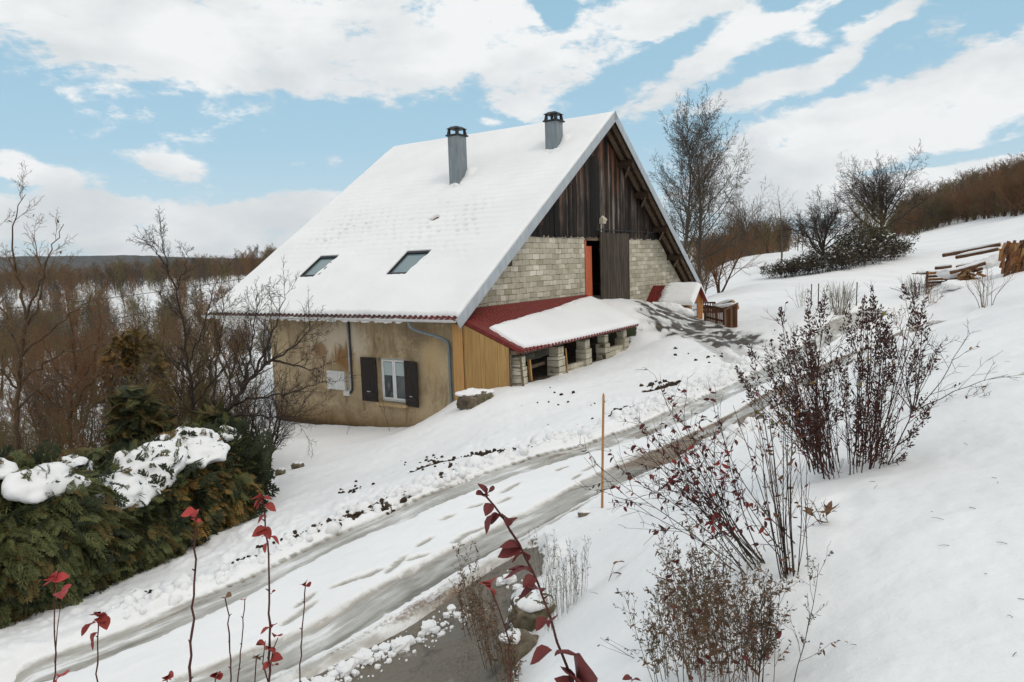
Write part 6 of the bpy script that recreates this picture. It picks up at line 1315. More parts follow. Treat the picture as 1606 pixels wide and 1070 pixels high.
sapling('red_leaved_sapling', 'tall bare stem carrying a single bright pink red leaf', [(297, 1085), (301, 1010), (303, 960), (305, 900), (307, 845), (308, 802)], 2.3, [(308, 803, 283, 806, 1), (308, 812, 305, 797, 1), (307, 818, 300, 812, 1), (307, 818, 315, 816, 1)], 603, LF_CRIM, .0050)
sapling('red_leaved_sapling', 'tall stem with pairs of dark red leaves down its upper half', [(422, 1085), (422, 1010), (423, 930), (421, 870), (416, 815), (411, 782)], 2.4, [(411, 783, 394, 778, 1), (411, 783, 396, 793, 1), (412, 782, 408, 772, 1), (412, 783, 426, 780, 1), (413, 786, 400, 796, 1), (415, 792, 433, 799, 1), (418, 808, 402, 818, 1), (418, 812, 406, 808, 1), (419, 826, 421, 845, 1), (419, 830, 396, 838, 1), (422, 842, 440, 850, 1), (422, 850, 412, 865, 1), (420, 835, 402, 832, 1),
     (426, 985, 408, 990, 1), (426, 985, 432, 975, 1), (430, 1000, 440, 992, 1), (416, 1010, 404, 1008, 1), (418, 1018, 432, 1020, 1), (424, 1035, 440, 1030, 1), (424, 1040, 412, 1048, 1), (428, 1045, 436, 1040, 1), (416, 1020, 410, 1002, 1), (426, 932, 430, 925, 1)], 604, LF_RED, .0047, [[(422, 1060), (428, 1020), (436, 1000)], [(422, 1075), (412, 1040), (416, 1005)]])
sapling('bare_sapling', 'bare knobbly stem with a brown bud beside a thinner one', [(362, 1085), (362, 1040), (359, 985), (353, 938)], 2.5, [(353, 938, 346, 936, 1), (353, 938, 360, 932, 1)], 605, LF_BROWN)
sapling('bare_sapling', 'thin bare stem between the knobbly stem and the tall leafy one', [(371, 1085), (377, 1030), (381, 985), (384, 942)], 2.5, [(384, 942, 380, 938, 1)], 606, LF_RED, .0032)
sapling('bare_sapling', 'lone bare stem standing in front of the lane and the dark tarmac', [(469, 1085), (472, 1030), (475, 970), (479, 918)], 2.5, [(479, 918, 474, 911, 1), (479, 919, 484, 916, 1)], 607, LF_RED, .0034)
for k, (x, y, lab) in enumerate(((262, 1066, 'low red shoot tip between the hedge side saplings'), (338, 1062, 'low red shoot tip beside the knobbly stem'), (402, 1034, 'small dried flower head on a short stalk by the tall leafy stem'))):
    sapling('young_shoot', lab, [(x-3, 1085), (x-1, (1085+y)/2+4), (x, y)], 2.5, [(x, y, x-7, y-3, 1), (x, y, x+5, y-8, 1), (x, y, x+7, y-1, 1), (x, y, x-3, y-9, 1)], 610+k, LF_RED if k < 2 else LF_BROWN, .0035)
LF_MAROON2 = leafmat('wine_leaf', [(.075, .014, .018), (.13, .024, .026), (.17, .036, .032), (.09, .016, .02)])
sapling('red_leaved_sapling', 'big leaning stem with large wine red leaves in front of the lane', [(905, 1085), (872, 1000), (850, 930), (826, 875), (800, 830), (775, 790), (760, 776)], 1.7, [(762, 778, 754, 757, 1), (764, 780, 770, 762, 1), (762, 780, 750, 770, 1), (770, 790, 762, 806, 1), (780, 805, 756, 832, 1), (785, 808, 764, 820, 1), (797, 826, 792, 802, 1), (798, 826, 808, 806, 1), (818, 862, 782, 868, 1), (816, 860, 786, 852, 1), (822, 868, 800, 878, 1), (828, 880, 822, 862, 1), (832, 895, 788, 898, 1), (834, 900, 800, 884, 1), (838, 905, 822, 918, 1), (845, 925, 812, 932, 1), (848, 930, 832, 912, 1),
     (905, 1080, 888, 1040, 1), (905, 1082, 920, 1020, 1), (908, 1085, 928, 1066, 1), (900, 1085, 876, 1062, 1), (862, 985, 870, 960, 1), (858, 970, 840, 985, 1), (866, 1020, 830, 1035, 1), (870, 1030, 905, 1018, 1)], 620, LF_MAROON2, .0046)
sapling('red_leaved_sapling', 'thin side sapling with crinkled red leaves below the big leaning stem', [(800, 1085), (800, 1010), (785, 960), (768, 920)], 2.3, [(768, 922, 755, 910, 1), (769, 922, 772, 900, 1), (775, 935, 765, 915, 1)], 621, LF_RED, .004)
sapling('red_leaved_sapling', 'low wine red shoot on the snow right of the boulder'.replace('right of', 'past'), [(996, 1090), (990, 1062)], 2.8, [(992, 1066, 978, 1062, 1), (992, 1068, 1004, 1064, 1)], 622, LF_MAROON, .003)
# small plants dotted over the snow
def tiny(name, label, px_, py_, seed, n, l1, mt, tilt=.2, lean=(0, 0), leaves=(), cat='plant', lv=None, r_=.003, r0=.03):
    rg = np.random.default_rng(seed); return shrub_from(name, label, gp(px_, py_), fan(n, rg, r0, tilt, lean, l1*.65, l1, r_), (mt, mt), lv or [dict(seg=6, wander=.1, tip=.4, n=5, t0=.3, t1=1., ang=36, angv=14, lr=.4, lrv=.4, shape=.4, rr=.7, rmin=.002), dict(seg=3, wander=.13, tip=.5)], seed+1, leaves, cat)
tiny('wilted_plant', 'wilted plant with drooping strap leaves poking out of the open snow', 1297, 822, 630, 3, .32, TW_BROWN, .3, (-.2, 0), [('leaf_foliage', LF_BROWN, LEAFN, 6, .12, 0, .4, .6)], r_=.0035)
tiny('dried_stalk', 'three thin seed stalks lying over the snow below the lane bank', 1002, 1022, 632, 3, .30, TW_DARK, .1, (-1.6, .1), [('seed_foliage', LF_SPIKE, SEED, 6, .022, 0, .95, 0)], r_=.0018, lv=[dict(seg=5, wander=.06, tip=.5)])
tiny('bare_sapling', 'small Y shaped sapling on the snow slope by the far lane bend', 1433, 500, 634, 1, 1.0, TW_BROWN, .02, (0, 0), (), 'sapling', [dict(seg=6, wander=.03, tip=.5, n=5, t0=.45, t1=1., ang=36, lr=.55, rr=.7), dict(seg=4, wander=.1, trop=.05, tip=.4, n=3, t0=.3, t1=1., ang=36, lr=.4, rr=.7), dict(seg=2, tip=.5)], .008, .0)
tiny('bare_sapling', 'tiny umbrella headed stalk in the field between the stakes and the crate', 1366, 478, 636, 1, 1.05, TW_GREY, .02, (0, 0), (), 'sapling', [dict(seg=6, wander=.03, tip=.5, n=6, t0=.6, t1=1., ang=48, lr=.4, rr=.7), dict(seg=3, tip=.4)], .012, .0)
tiny('bare_bush', 'open leafless bush beside the tall woodpile', 1545, 482, 638, 9, 1.6, TW_BROWN, .35, (-.1, 0), (), 'bush', None, .014, .25)
tiny('bare_bush', 'rust tinged twiggy bush between the crate and the Y shaped sapling', 1462, 474, 640, 12, .9, TW_RED, .45, (0, 0), [('leaf_foliage', LF_BROWN, LEAFN, 160, .06, 1, .2, .4)], 'bush', None, .008, .3)
tiny('bare_bush', 'low snowy bramble bush at the bank of the far lane bend', 1420, 505, 642, 14, .55, TW_OLIVE, .6, (0, 0), [('leaf_foliage', LF_BROWN, LEAFN, 200, .05, 1, .2, .4)], 'bush', None, .006, .5)
tiny('grass_tuft', 'round pale tuft of dead grass in the field behind the flower shrub', 1318, 492, 644, 60, 1.25, TW_OLIVE, .30, (0, 0), (), 'grass', [dict(seg=5, wander=.07, tip=.4, n=3, t0=.3, t1=.9, ang=20, lr=.4, rr=.8), dict(seg=2, tip=.5)], .007, .3)
tiny('grass_tuft', 'wide grey brushy tuft in front of the wooden crate', 1440, 462, 646, 60, 1.0, TW_GREY, .55, (-.1, 0), (), 'grass', [dict(seg=5, wander=.07, tip=.4, n=3, t0=.3, t1=.9, ang=20, lr=.4, rr=.8), dict(seg=2, tip=.5)], .009, .5)
tiny('grass_tuft', 'thin pale grass tuft beside the two field stakes', 1258, 482, 648, 14, 1.2, TW_OLIVE, .22, (-.2, 0), (), 'grass', None, .006, .3)
tiny('dried_stalk', 'bent twig poking out below the plaster wall', 545, 682, 650, 2, .8, TW_DARK, .5, (.5, 0), (), 'plant', None, .005, .05)
tiny('dried_stalk', 'tall dried stalk in front of the shuttered window', 612, 676, 652, 2, 1.55, TW_OLIVE, .05, (-.22, 0), [('leaf_foliage', LF_TAN, SEED, 60, .04, 0, .6, .5)], 'plant', None, .006, .03)
tiny('wilted_plant', 'short dead leaf spikes buried in the snow by the lane bank', 955, 915, 654, 3, .22, TW_BROWN, .2, (.5, 0), [('leaf_foliage', LF_BROWN, LEAFN, 2, .14, 0, .1, .2)], 'plant', [dict(seg=4, wander=.1, tip=.5)], .003)
# ---------------------------------------------------------------- things standing about
def obox(root): return np.array(root)
p_ = gp(944, 800); o = empty('snow_stake', p_, 0, 'slim orange brown wooden snow stake at the lane edge', 'stake'); q_ = at_depth(946.5, 617, np.dot(p_-C0, _F))-p_
M_STAKE = material('stake_wood', lambda t: {'Base Color': t.mix(t.range(t.noise(t.mapping(t.coord('Object'), (9, 9, 1)), 3, 4), .3, .7), (.34, .145, .04), (.47, .23, .075))}, rough=.7)
m = MB(); m.tube([(0, 0, -.15), q_*.5, q_-np.array([0, 0, .03])], [.016, .0155, .015], 9, True); m.build('shaft', M_STAKE, o, smooth=False); m = MB(); m.tube([q_-np.array([0, 0, .03]), q_], [.015, .007], 9, True); m.build('tip', M_STAKE, o)
for x, y, y1, lab in ((1272, 482, 446, 'thin grey field stake, first of two standing close together'), (1283, 484, 445, 'thin grey field stake, second of the close pair'), (1343, 482, 443, 'thin grey field stake standing alone behind the flower shrub')):
    p_ = gp(x, y); d = np.dot(p_-C0, _F); o = empty('field_stake', p_, 0, lab, 'stake'); h = (y-y1)/FPX*d; m = MB(); m.tube([(0, 0, -.1), (.01, 0, h*.95)], .018, 6, True); m.build('shaft', TW_GREY, o); m = MB(); m.tube([(.01, 0, h*.95), (.01, 0, h)], .022, 6, True); m.build('cap', TW_DARK, o)
# rocks
def rock(name, label, loc, s, seed, snow=None, rot=0.):
    rg = np.random.default_rng(seed); nu, nv = 36, 22; o = empty(name, loc, rot, label, 'rock'); U_, V_ = np.meshgrid(np.linspace(0, 2*math.pi, nu, endpoint=False), np.linspace(.02, math.pi-.02, nv)); d = np.stack([np.sin(V_)*np.cos(U_), np.sin(V_)*np.sin(U_), np.cos(V_)], -1)
    k = seed*3.1; pw = np.sign(d)*np.abs(d)**.72; n_ = fbm(d[..., 0]*1.3+k+d[..., 2], d[..., 1]*1.3+d[..., 2]*.8, 4, .6); P = pw*(1+.42*n_+.16*fbm(d[..., 0]*4+k+d[..., 2]*2, d[..., 1]*4+d[..., 2]*3, 3))[..., None]*np.array(s); ix = np.arange(nu*nv).reshape(nv, nu); Q = np.stack([ix[:-1], np.roll(ix[:-1], -1, 1), np.roll(ix[1:], -1, 1), ix[1:]], -1).reshape(-1, 4)[:, ::-1]; P[0] = P[0].mean(0); P[-1] = P[-1].mean(0)
    link('stone', mesh_arrays('stone', P.reshape(-1, 3), [Q], [M_ROCK], smooth=True), o)
    if snow:
        remeshed_snow([(x*s[0], y*s[1], z*s[2], rx*s[0], ry*s[1], rz*s[2]) for x, y, z, rx, ry, rz in snow], 'snow', o, .025)
    return o
b_ = gp(838, 985); rock('boulder', 'mossy brown boulder capped with snow at the corner of the tarmac', b_+np.array([0, .1, .08]), (.21, .19, .15), 3, [(0, 0, .80, .95, .95, .30), (-.3, -.2, .82, .5, .5, .25), (.2, .1, .98, .5, .5, .22)])
b_ = gp(812, 1030); rock('boulder', 'low dark stone half under snow at the foot of the boulder', b_+np.array([.02, 0, .02]), (.17, .16, .18), 7, [(-.4, .1, .85, .7, .7, .3), (.3, .3, .7, .5, .5, .3)])
b_ = gp(738, 640); rock('boulder', 'brown field stone under a snow cushion at the corner board', b_+np.array([.15, .25, .12]), (.52, .36, .28), 9, [(-.2, .2, .95, .95, .9, .28), (.4, .1, .9, .7, .8, .26)], .5)
b_ = gp(440, 744); rock('boulder', 'small dark stone breaking the snow beside the hedge', b_+np.array([0, 0, .04]), (.12, .1, .10), 11, [(.2, 0, .95, .9, .9, .3)])
b_ = gp(467, 732); rock('boulder', 'small dark stone ledge in the snow between hedge and lane', b_+np.array([0, 0, .02]), (.16, .1, .08), 12, [(0, .1, .9, 1., .9, .4)])
b_ = gp(918, 812); rock('boulder', 'small yellowish stone at the foot of the snow stake', b_+np.array([0, 0, .02]), (.09, .07, .06), 14, [(0, 0, .9, .9, .9, .4)])
# broken crust of snow on the tarmac
rg = np.random.default_rng(700); M_CH = M_SNOW
def lump_mesh(seed, sub=14):
    nu, nv = sub, sub*2//3; U_, V_ = np.meshgrid(np.linspace(0, 2*math.pi, nu, endpoint=False), np.linspace(.05, math.pi-.05, nv)); d = np.stack([np.sin(V_)*np.cos(U_), np.sin(V_)*np.sin(U_), np.cos(V_)], -1); pw = np.sign(d)*np.abs(d)**.6
    P = pw*(1+.6*fbm(d[..., 0]*1.8+seed*7.3+d[..., 2]*1.1, d[..., 1]*1.8-seed*2.1, 3, .6))[..., None]; ix = np.arange(nu*nv).reshape(nv, nu); Q = np.stack([ix[:-1], np.roll(ix[:-1], -1, 1), np.roll(ix[1:], -1, 1), ix[1:]], -1).reshape(-1, 4)[:, ::-1]; P[0] = P[0].mean(0); P[-1] = P[-1].mean(0); return P.reshape(-1, 3), Q
LUMP = [lump_mesh(k) for k in range(6)]; LM = [mesh_arrays('snow_chunk', P, [Q], [M_SNOW], smooth=False) for P, Q in LUMP]
ch_ = [(500, 1062, 16), (522, 1052, 14), (516, 1060, 12), (535, 1042, 13), (548, 1038, 17), (560, 1030, 12), (566, 1022, 14), (556, 1046, 9), (580, 1030, 11), (592, 1024, 10), (588, 1012, 10), (604, 1010, 15), (622, 1004, 15), (640, 1000, 16), (612, 1018, 8), (634, 1010, 9), (596, 1020, 9), (660, 982, 9), (670, 975, 14), (682, 976, 12), (692, 984, 10), (700, 960, 8), (708, 952, 10), (718, 962, 9), (726, 968, 8), (724, 958, 6), (658, 998, 6), (656, 990, 6), (512, 1070, 9), (470, 1066, 18), (492, 1070, 13), (628, 1008, 22), (570, 1026, 20), (672, 972, 18), (540, 1046, 20), (545, 1056, 8), (786, 915, 12), (800, 910, 16), (812, 920, 12), (694, 968, 6), (480, 1075, 14), (616, 972, 5)]
for k, (x, y, s) in enumerate(ch_):
    p_ = gp(x, y); sz = s/FPX*np.dot(p_-C0, _F)*.62; o = link('snow_chunk', LM[k % 6], None, (p_[0], p_[1], surf_z(p_[0], p_[1])+sz*.35), rg.uniform(0, 6)); o.scale = (sz*rg.uniform(.9, 1.3), sz*rg.uniform(.8, 1.1), sz*rg.uniform(.55, .8)); tag(o, 'broken chunk of snow crust lying on the tarmac patch', 'snow chunk', 'snow chunks on the tarmac')
# clods of earth in the churned snow, lumps of ploughed snow (too many to count)
def clods(name, mt, P, S_, seed):
    rg = np.random.default_rng(seed); Vs = []; Fs = []; n = 0; low = [lump_mesh(k, 8) for k in range(5)]
    for i in range(5):
        k = np.arange(len(P)) % 5 == i; lv, lq = low[i]; V, F = scatter(lv, lq, rot_from(rg.normal(0, 1, (k.sum(), 3)), rg), P[k], S_[k]); Vs.append(V); Fs.append(F+n); n += len(V)
    return tag(link(name, mesh_arrays(name, np.concatenate(Vs), [np.concatenate(Fs)], [mt], smooth=True)), kind='stuff')
sm = np.where((soil > .45))[0]; k = rg.choice(sm, min(900, len(sm)), replace=False); P = V0 = np.stack([XN[k, 0]+rg.normal(0, .05, len(k)), XN[k, 1]+rg.normal(0, .05, len(k)), Zg[iN][k]+.01], -1)
clods('soil_clods', M_SOIL, P, rg.uniform(.010, .036, len(k))*np.where(rg.uniform(size=len(k)) > .9, 1.8, 1), 701)
extra = []
for cx_, cy_, sx, sy, n in ((690, 725, 60, 10, 40), (770, 712, 30, 6, 30), (1040, 606, 22, 6, 40), (978, 648, 14, 6, 14), (610, 794, 40, 8, 16), (520, 832, 40, 6, 10), (430, 860, 60, 20, 10), (900, 640, 120, 30, 14), (1120, 620, 60, 14, 16), (380, 884, 8, 5, 14), (240, 932, 16, 4, 10), (560, 765, 30, 8, 12), (1210, 530, 30, 14, 8), (1100, 560, 50, 10, 10)):
    for _ in range(n):
        p_ = gp(cx_+rg.normal(0, sx*.5), cy_+rg.normal(0, sy*.5)); extra.append((p_[0], p_[1], surf_z(p_[0], p_[1])+.008))
extra = np.array(extra); clods('scattered_earth', M_SOIL, extra, rg.uniform(.008, .034, len(extra))*np.where(np.hypot(extra[:, 0], extra[:, 1]) > 18, 1.8, 1), 702)
sel = np.where((lt < 0) & (out_ > .02) & (out_ < 1.15) & (lsn > 1.2) & (lsn < 20))[0]; w_ = np.exp(-((out_[sel]-.25)/.4)**2)*np.hypot(XN[sel, 0], XN[sel, 1])**2*np.clip(fbm(XN[sel, 0]*.5, XN[sel, 1]*.5, 2)+.35, 0.02, 1)*np.where(lsn[sel] > 4, 1, .6); k = sel[rg.choice(len(sel), 1000, replace=False, p=w_/w_.sum())]
P = np.stack([XN[k, 0]+rg.normal(0, .03, 1000), XN[k, 1]+rg.normal(0, .03, 1000), Zg[iN][k]+.0], -1); clods('ploughed_snow_lumps', M_SNOW, P, np.minimum(.14, rg.lognormal(-3.25, .5, 1000)), 703)
ca = []
for _ in range(260):
    c_ = ch_[int(rg.integers(0, len(ch_)))]; p_ = gp(c_[0]+rg.normal(0, 16), c_[1]+rg.normal(0, 9)); ca.append((p_[0], p_[1], surf_z(p_[0], p_[1])+.004))
clods('snow_crumbs', M_SNOW, np.array(ca), np.minimum(.03, rg.lognormal(-4.7, .5, len(ca))), 705)
sel = np.where((lt > 0) & (out_ > .0) & (out_ < .7) & (lsn > 9) & (lsn < 24))[0]; k = sel[rg.choice(len(sel), 140, replace=False)]; P = np.stack([XN[k, 0], XN[k, 1], Zg[iN][k]], -1); clods('bank_snow_lumps', M_SNOW, P, np.minimum(.16, rg.lognormal(-2.9, .45, 140)), 704)
# ---------------------------------------------------------------- small hut, fence and logs beyond the drive
hut = empty('garden_hut', HA, HROT, 'small orange timber hut with red ribbed roof half under snow', 'hut')
a0, a1, b0, b1, hb, he, hr = 16.72, 18.62, .82, -1.42, -2.3, -.62, .12; am = (a0+a1)/2
m = MB()
n = 15
for k in range(n):
    x0 = b0+(b1-b0)*k/n; x1 = b0+(b1-b0)*(k+1)/n+.008; m.box(a0+.008*(k % 2), a0+.03, min(x0, x1), max(x0, x1), hb, he)
m.box(a1-.03, a1, b1+.03, b0, hb, he)
m.build('side_wall', M_HUT, hut)
wall_cols = np.linspace(a0, a1, 13); m = MB()
for k in range(12):
    x0, x1 = wall_cols[k]+.004, wall_cols[k+1]-.004; t0 = he+(hr-he)*(1-abs(x0-am)/(a1-am)); t1 = he+(hr-he)*(1-abs(x1-am)/(a1-am)); o_ = .006*(k % 2)
    segs = [(hb, -1.45), (-.70, None)] if 1 <= k <= 6 else [(hb, None)]
    for z0, z1 in segs: m.hexa([(x0, b1+o_, z0), (x1, b1+o_, z0), (x1, b1+.03, z0), (x0, b1+.03, z0), (x0, b1+o_, z1 or t0), (x1, b1+o_, z1 or t1), (x1, b1+.03, z1 or t1), (x0, b1+.03, z1 or t0)])
m.build('front_wall', M_HUT, hut)
wx0, wx1 = wall_cols[1]+.01, wall_cols[7]-.01; m = MB(); m.box(wx0, wx1, b1-.01, b1+.035, -1.45, -1.39); m.box(wx0, wx1, b1-.01, b1+.035, -.76, -.70); m.box(wx0, wx0+.05, b1-.01, b1+.035, -1.39, -.76); m.box(wx1-.05, wx1, b1-.01, b1+.035, -1.39, -.76); m.box(wx0+.05, wx1-.05, b1-.008, b1+.03, -1.09, -1.05); fr = m.build('window', M_SHUTTER, hut)
M_MILKY = material('frosted_sheet', color=(.50, .52, .52), rough=.35); m = MB(); m.box(wx0+.052, wx1-.052, b1+.003, b1+.012, -1.388, -1.092); m.box(wx0+.052, wx1-.052, b1+.003, b1+.012, -1.048, -.762); m.build('pane', M_MILKY, fr)
sl_ = math.hypot(a1-am, hr-he); M_RIB = M_TILE
def hp(side, s, b, n_): # s down from ridge
    cs_, sn_ = (a1-am)/sl_, (hr-he)/sl_; return np.array([am+side*(s*cs_+n_*sn_), b, hr-s*sn_+n_*cs_])
for side in (-1, 1):
    m = MB(); bb0, bb1 = b0, b1-.22; L_ = sl_+.22
    P = [hp(side, 0, bb1, .0), hp(side, L_, bb1, .0), hp(side, L_, bb0, .0), hp(side, 0, bb0, .0), hp(side, 0, bb1, .04), hp(side, L_, bb1, .04), hp(side, L_, bb0, .04), hp(side, 0, bb0, .04)]
    m.hexa(P if side > 0 else [P[1], P[0], P[3], P[2], P[5], P[4], P[7], P[6]])
    for k in range(14): b = bb0-.08-(bb0-bb1-.1)*k/13; m.bar(hp(side, .02, b, .055), hp(side, L_, b, .055), .05, .03, up=(0, 1, 0))
    rf = m.build('roof', M_RIB, hut)
    ng, mg = 90, 50; Sg, Bg = np.meshgrid(np.linspace(-.02, L_+.03, mg), np.linspace(bb1-.03, bb0, ng), indexing='ij')
    lim = bb0-.62-.30*np.abs(((Sg*5.2) % 1)-.5)*2+.06*fbm(Sg*3, Bg*0, 2); e_ = np.minimum(np.minimum(Bg-(bb1-.03), lim-Bg), np.minimum(L_+.03-Sg, 9)); hh_ = np.where(e_ > 0, .05+.17*np.sqrt(np.clip(1-(1-np.clip(e_/.22, 0, 1))**2, 0, 1))+.02*fbm(Sg*3, Bg*3, 2), -.01)
    Vh = np.stack([am+side*(Sg*(a1-am)/sl_+hh_*(hr-he)/sl_), Bg, hr-Sg*(hr-he)/sl_+hh_*(a1-am)/sl_], -1); ix = np.arange(ng*mg).reshape(mg, ng); Q = np.stack([ix[:-1, :-1], ix[:-1, 1:], ix[1:, 1:], ix[1:, :-1]], -1).reshape(-1, 4); link('snow_cover', mesh_arrays('snow_cover', Vh.reshape(-1, 3), [Q], [M_SNOW], smooth=True), rf)
    m = MB(); m.bar(hp(side, -.02, b1-.21, .01), hp(side, L_, b1-.21, .01), .03, .12); m.build('barge_board', M_TILE, rf)
m = MB(); m.box(a0-.03, a0+.07, b1-.02, b1+.05, hb, he+.05); m.build('corner_post', M_PINE, hut)
m = MB(); m.box(a1-.07, a1+.02, b1-.02, b1+.05, hb, he+.05); m.build('corner_post', M_PINE, hut)
# snow heap against the hut
b_ = hw(16.3, -.4, -1.0); o = empty('snow_heap', b_, HROT, 'smooth pillow of snow banked against the hut side', 'snow heap'); remeshed_snow([(0, 0, .05, .35, .9, .32), (-.1, -.8, -.15, .35, .6, .3), (.1, .6, .1, .3, .5, .3)], 'snow', o, .05)
# fence
def post_line(name, label, pts, hts, mt, rails, bal, seed, cat='fence'):
    P = [gp(x, y) for x, y in pts]; r0 = P[0]; o = empty(name, r0, 0, label, cat); rg = np.random.default_rng(seed)
    for p_, h in zip(P, hts): m = MB(); q_ = p_-r0; m.box(q_[0]-.05, q_[0]+.05, q_[1]-.05, q_[1]+.05, q_[2]-.2, q_[2]+h); m.build('post', mt, o, bevel=.008, seg=1)
    for i in range(len(P)-1):
        a_, b_ = P[i]-r0, P[i+1]-r0
        for f in rails: m = MB(); m.bar(a_+np.array([0, -.055, hts[i]*f]), b_+np.array([0, -.055, hts[i+1]*f]), .035, .09); m.build('rail', mt, o)
        nb = int(np.linalg.norm(b_-a_)/bal)
        for k in range(1, nb): t_ = k/nb; c = a_*(1-t_)+b_*t_; h = hts[i]*(1-t_)+hts[i+1]*t_; m = MB(); m.box(c[0]-.03, c[0]+.03, c[1]-.095, c[1]-.075, c[2]-.1, c[2]+h*.96); m.build('baluster', mt, o)
    return o
post_line('wooden_fence', 'brown wooden picket fence running from the hut front', [(1106, 503), (1124, 508), (1136, 511)], (.72, .75, .72), M_FENCE, (.95, .25), .17, 750)
post_line('wooden_fence', 'taller slatted fence panel behind the picket fence', [(1102, 492), (1121, 492)], (.62, .62), M_FENCE, (.98, .55, .15), .14, 751)
g0 = gp(1138, 513); g1_ = gp(1153, 514); o = empty('plank_gate', g0, 0, 'slanting panel of brown upright planks at the end of the fence', 'gate')
for k in range(6):
    f = k/5; c = (g1_-g0)*f; m = MB(); m.box(c[0]-.05, c[0]+.05, c[1]-.02-.12*f, c[1]+.02-.12*f, c[2]-.2, c[2]+.72+.22*f); m.build('plank', M_FENCE if k % 3 else M_FENCEPALE, o)
m = MB(); m.bar(np.array([-.05, -.05, .72]), (g1_-g0)+np.array([.06, -.17, 1.0]), .05, .09); m.build('top_rail', M_FENCEPALE, o)
def log(name, label, p0, p1, r_, seed, mt=None, snow=True, group=None):
    p0, p1 = np.asarray(p0), np.asarray(p1); o = empty(name, p0, 0, label, 'log', group); rg = np.random.default_rng(seed); q = p1-p0; n = 9; P = np.array([q*k/(n-1)+np.append(rg.normal(0, r_*.12, 2), 0) for k in range(n)]); m = MB(); m.tube(P, r_*(1+rg.normal(0, .05, n)), 9, True); m.build('bark', mt or BK_DARK, o)
    m = MB(); d = norm(q); m.tube([q*1.0+d*.001, q+d*.012], r_*.92, 9, True); m.tube([-d*.012, -d*.001], r_*.92, 9, True); m.build('cut_end', M_CUT, o)
    if snow:
        up_ = np.array([0, 0, r_*1.15]); P2 = [P[k]+up_ for k in range(n)]; m = MB(); m.tube(P2, r_*.95*np.clip(np.sin(np.linspace(.15, 3., n))*1.4, .3, 1), 9, True); m.build('snow', M_SNOW, o, smooth=True)
    return o
BK_RUST = bark('rusty_bark', (.07, .035, .02), (.17, .09, .05))
M_CUT = material('cut_wood', lambda t: {'Base Color': t.mix(t.range(t.noise(t.coord('Object'), 18, 3), .3, .7), (.25, .13, .05), (.40, .24, .11))}, rough=.85)
log('log', 'snow topped log lying behind the fence, the higher of two', at_depth(1118, 484, 33), at_depth(1150, 474, 31.5), .10, 760)
log('log', 'thick snow topped log lying above the plank gate', at_depth(1120, 488, 32), at_depth(1156, 482, 30.5), .12, 761)
# trunks drying on the slope
for k, (a_, b_, d0, d1, r_, lab) in enumerate((((1479, 401), (1569, 384), 33, 31, .10, 'long trunk lying highest on the snowy slope by the woodpile'), ((1500, 404), (1566, 391), 32, 30.5, .09, 'long trunk lying just below the highest one'), ((1467, 421), (1492, 418), 31.5, 31, .08, 'short dark trunk end showing beside the crate'), ((1490, 428), (1545, 413), 30.5, 30, .09, 'trunk sloping down to the small firewood heap'), ((1500, 419), (1530, 414), 31, 30.5, .07, 'thin trunk half buried above the firewood heap'))):
    log('tree_trunk', lab, at_depth(*a_, d0), at_depth(*b_, d1), r_*.85, 770+k, BK_RUST)
b_ = at_depth(1520, 412, 31.5); o = empty('snow_heap', b_-np.array([0, 0, .42]), 0, 'long smooth snow drift lying over the stacked trunks', 'snow heap'); remeshed_snow([(k*.42-1.0, rg.normal(0, .08), -.05+.105*k+rg.normal(0, .03), .5, .5, .2) for k in range(7)], 'snow', o, .07)
# crate
c0_ = gp(1455, 451); cr = empty('wooden_crate', c0_, .3, 'rust brown open timber crate in the snow', 'crate')
for k in range(5): m = MB(); m.box(-.02, 1.15, -.02, .02, .02+k*.14, .13+k*.14); m.build('front_slat', M_FENCE if k % 2 else M_HUT, cr)
for x in (0., 1.13): m = MB(); m.box(x-.04, x+.04, .022, .08, -.1, .74); m.build('corner_post', M_FENCE, cr)
m = MB(); m.box(1.16, 2.3, .0, .05, .30, .44); m.build('long_board', M_FENCE, cr); m = MB(); m.box(.0, 1.12, .022, .9, .60, .64); m.build('floor_board', M_FENCE, cr)
remeshed_snow([(.3+k*.28, .45, .70, .3, .42, .13) for k in range(3)], 'snow', cr, .05)
# firewood: every split log a thing of its own
M_SPLIT = [material('split_wood_%s' % nm, lambda t, c=c: {'Base Color': t.mix(t.range(t.noise(t.mapping(t.coord('Object'), (8, 8, 1.5)), 2, 4), .3, .7), tuple(v*.55 for v in c), c)}, rough=.85) for nm, c in (('orange', (.36, .165, .05)), ('tan', (.43, .25, .105)), ('rust', (.25, .10, .035)), ('dark', (.13, .06, .03)))]
def split_mesh(i, ln):
    rg = np.random.default_rng(800+i); m = MB(); n = 4 if i % 2 else 3; a = np.arange(n)*2*math.pi/n+rg.uniform(0, 1); r_ = rg.uniform(.055, .085, n); m.prism([(r_[k]*math.cos(a[k]), r_[k]*math.sin(a[k]), 0) for k in range(n)], (rg.normal(0, .03), rg.normal(0, .03), ln)); return m.mesh('split_log', M_SPLIT[i % 4])
SM = [split_mesh(i, 1.0) for i in range(8)]; rg = np.random.default_rng(810)
w0 = gp(1572, 436); 
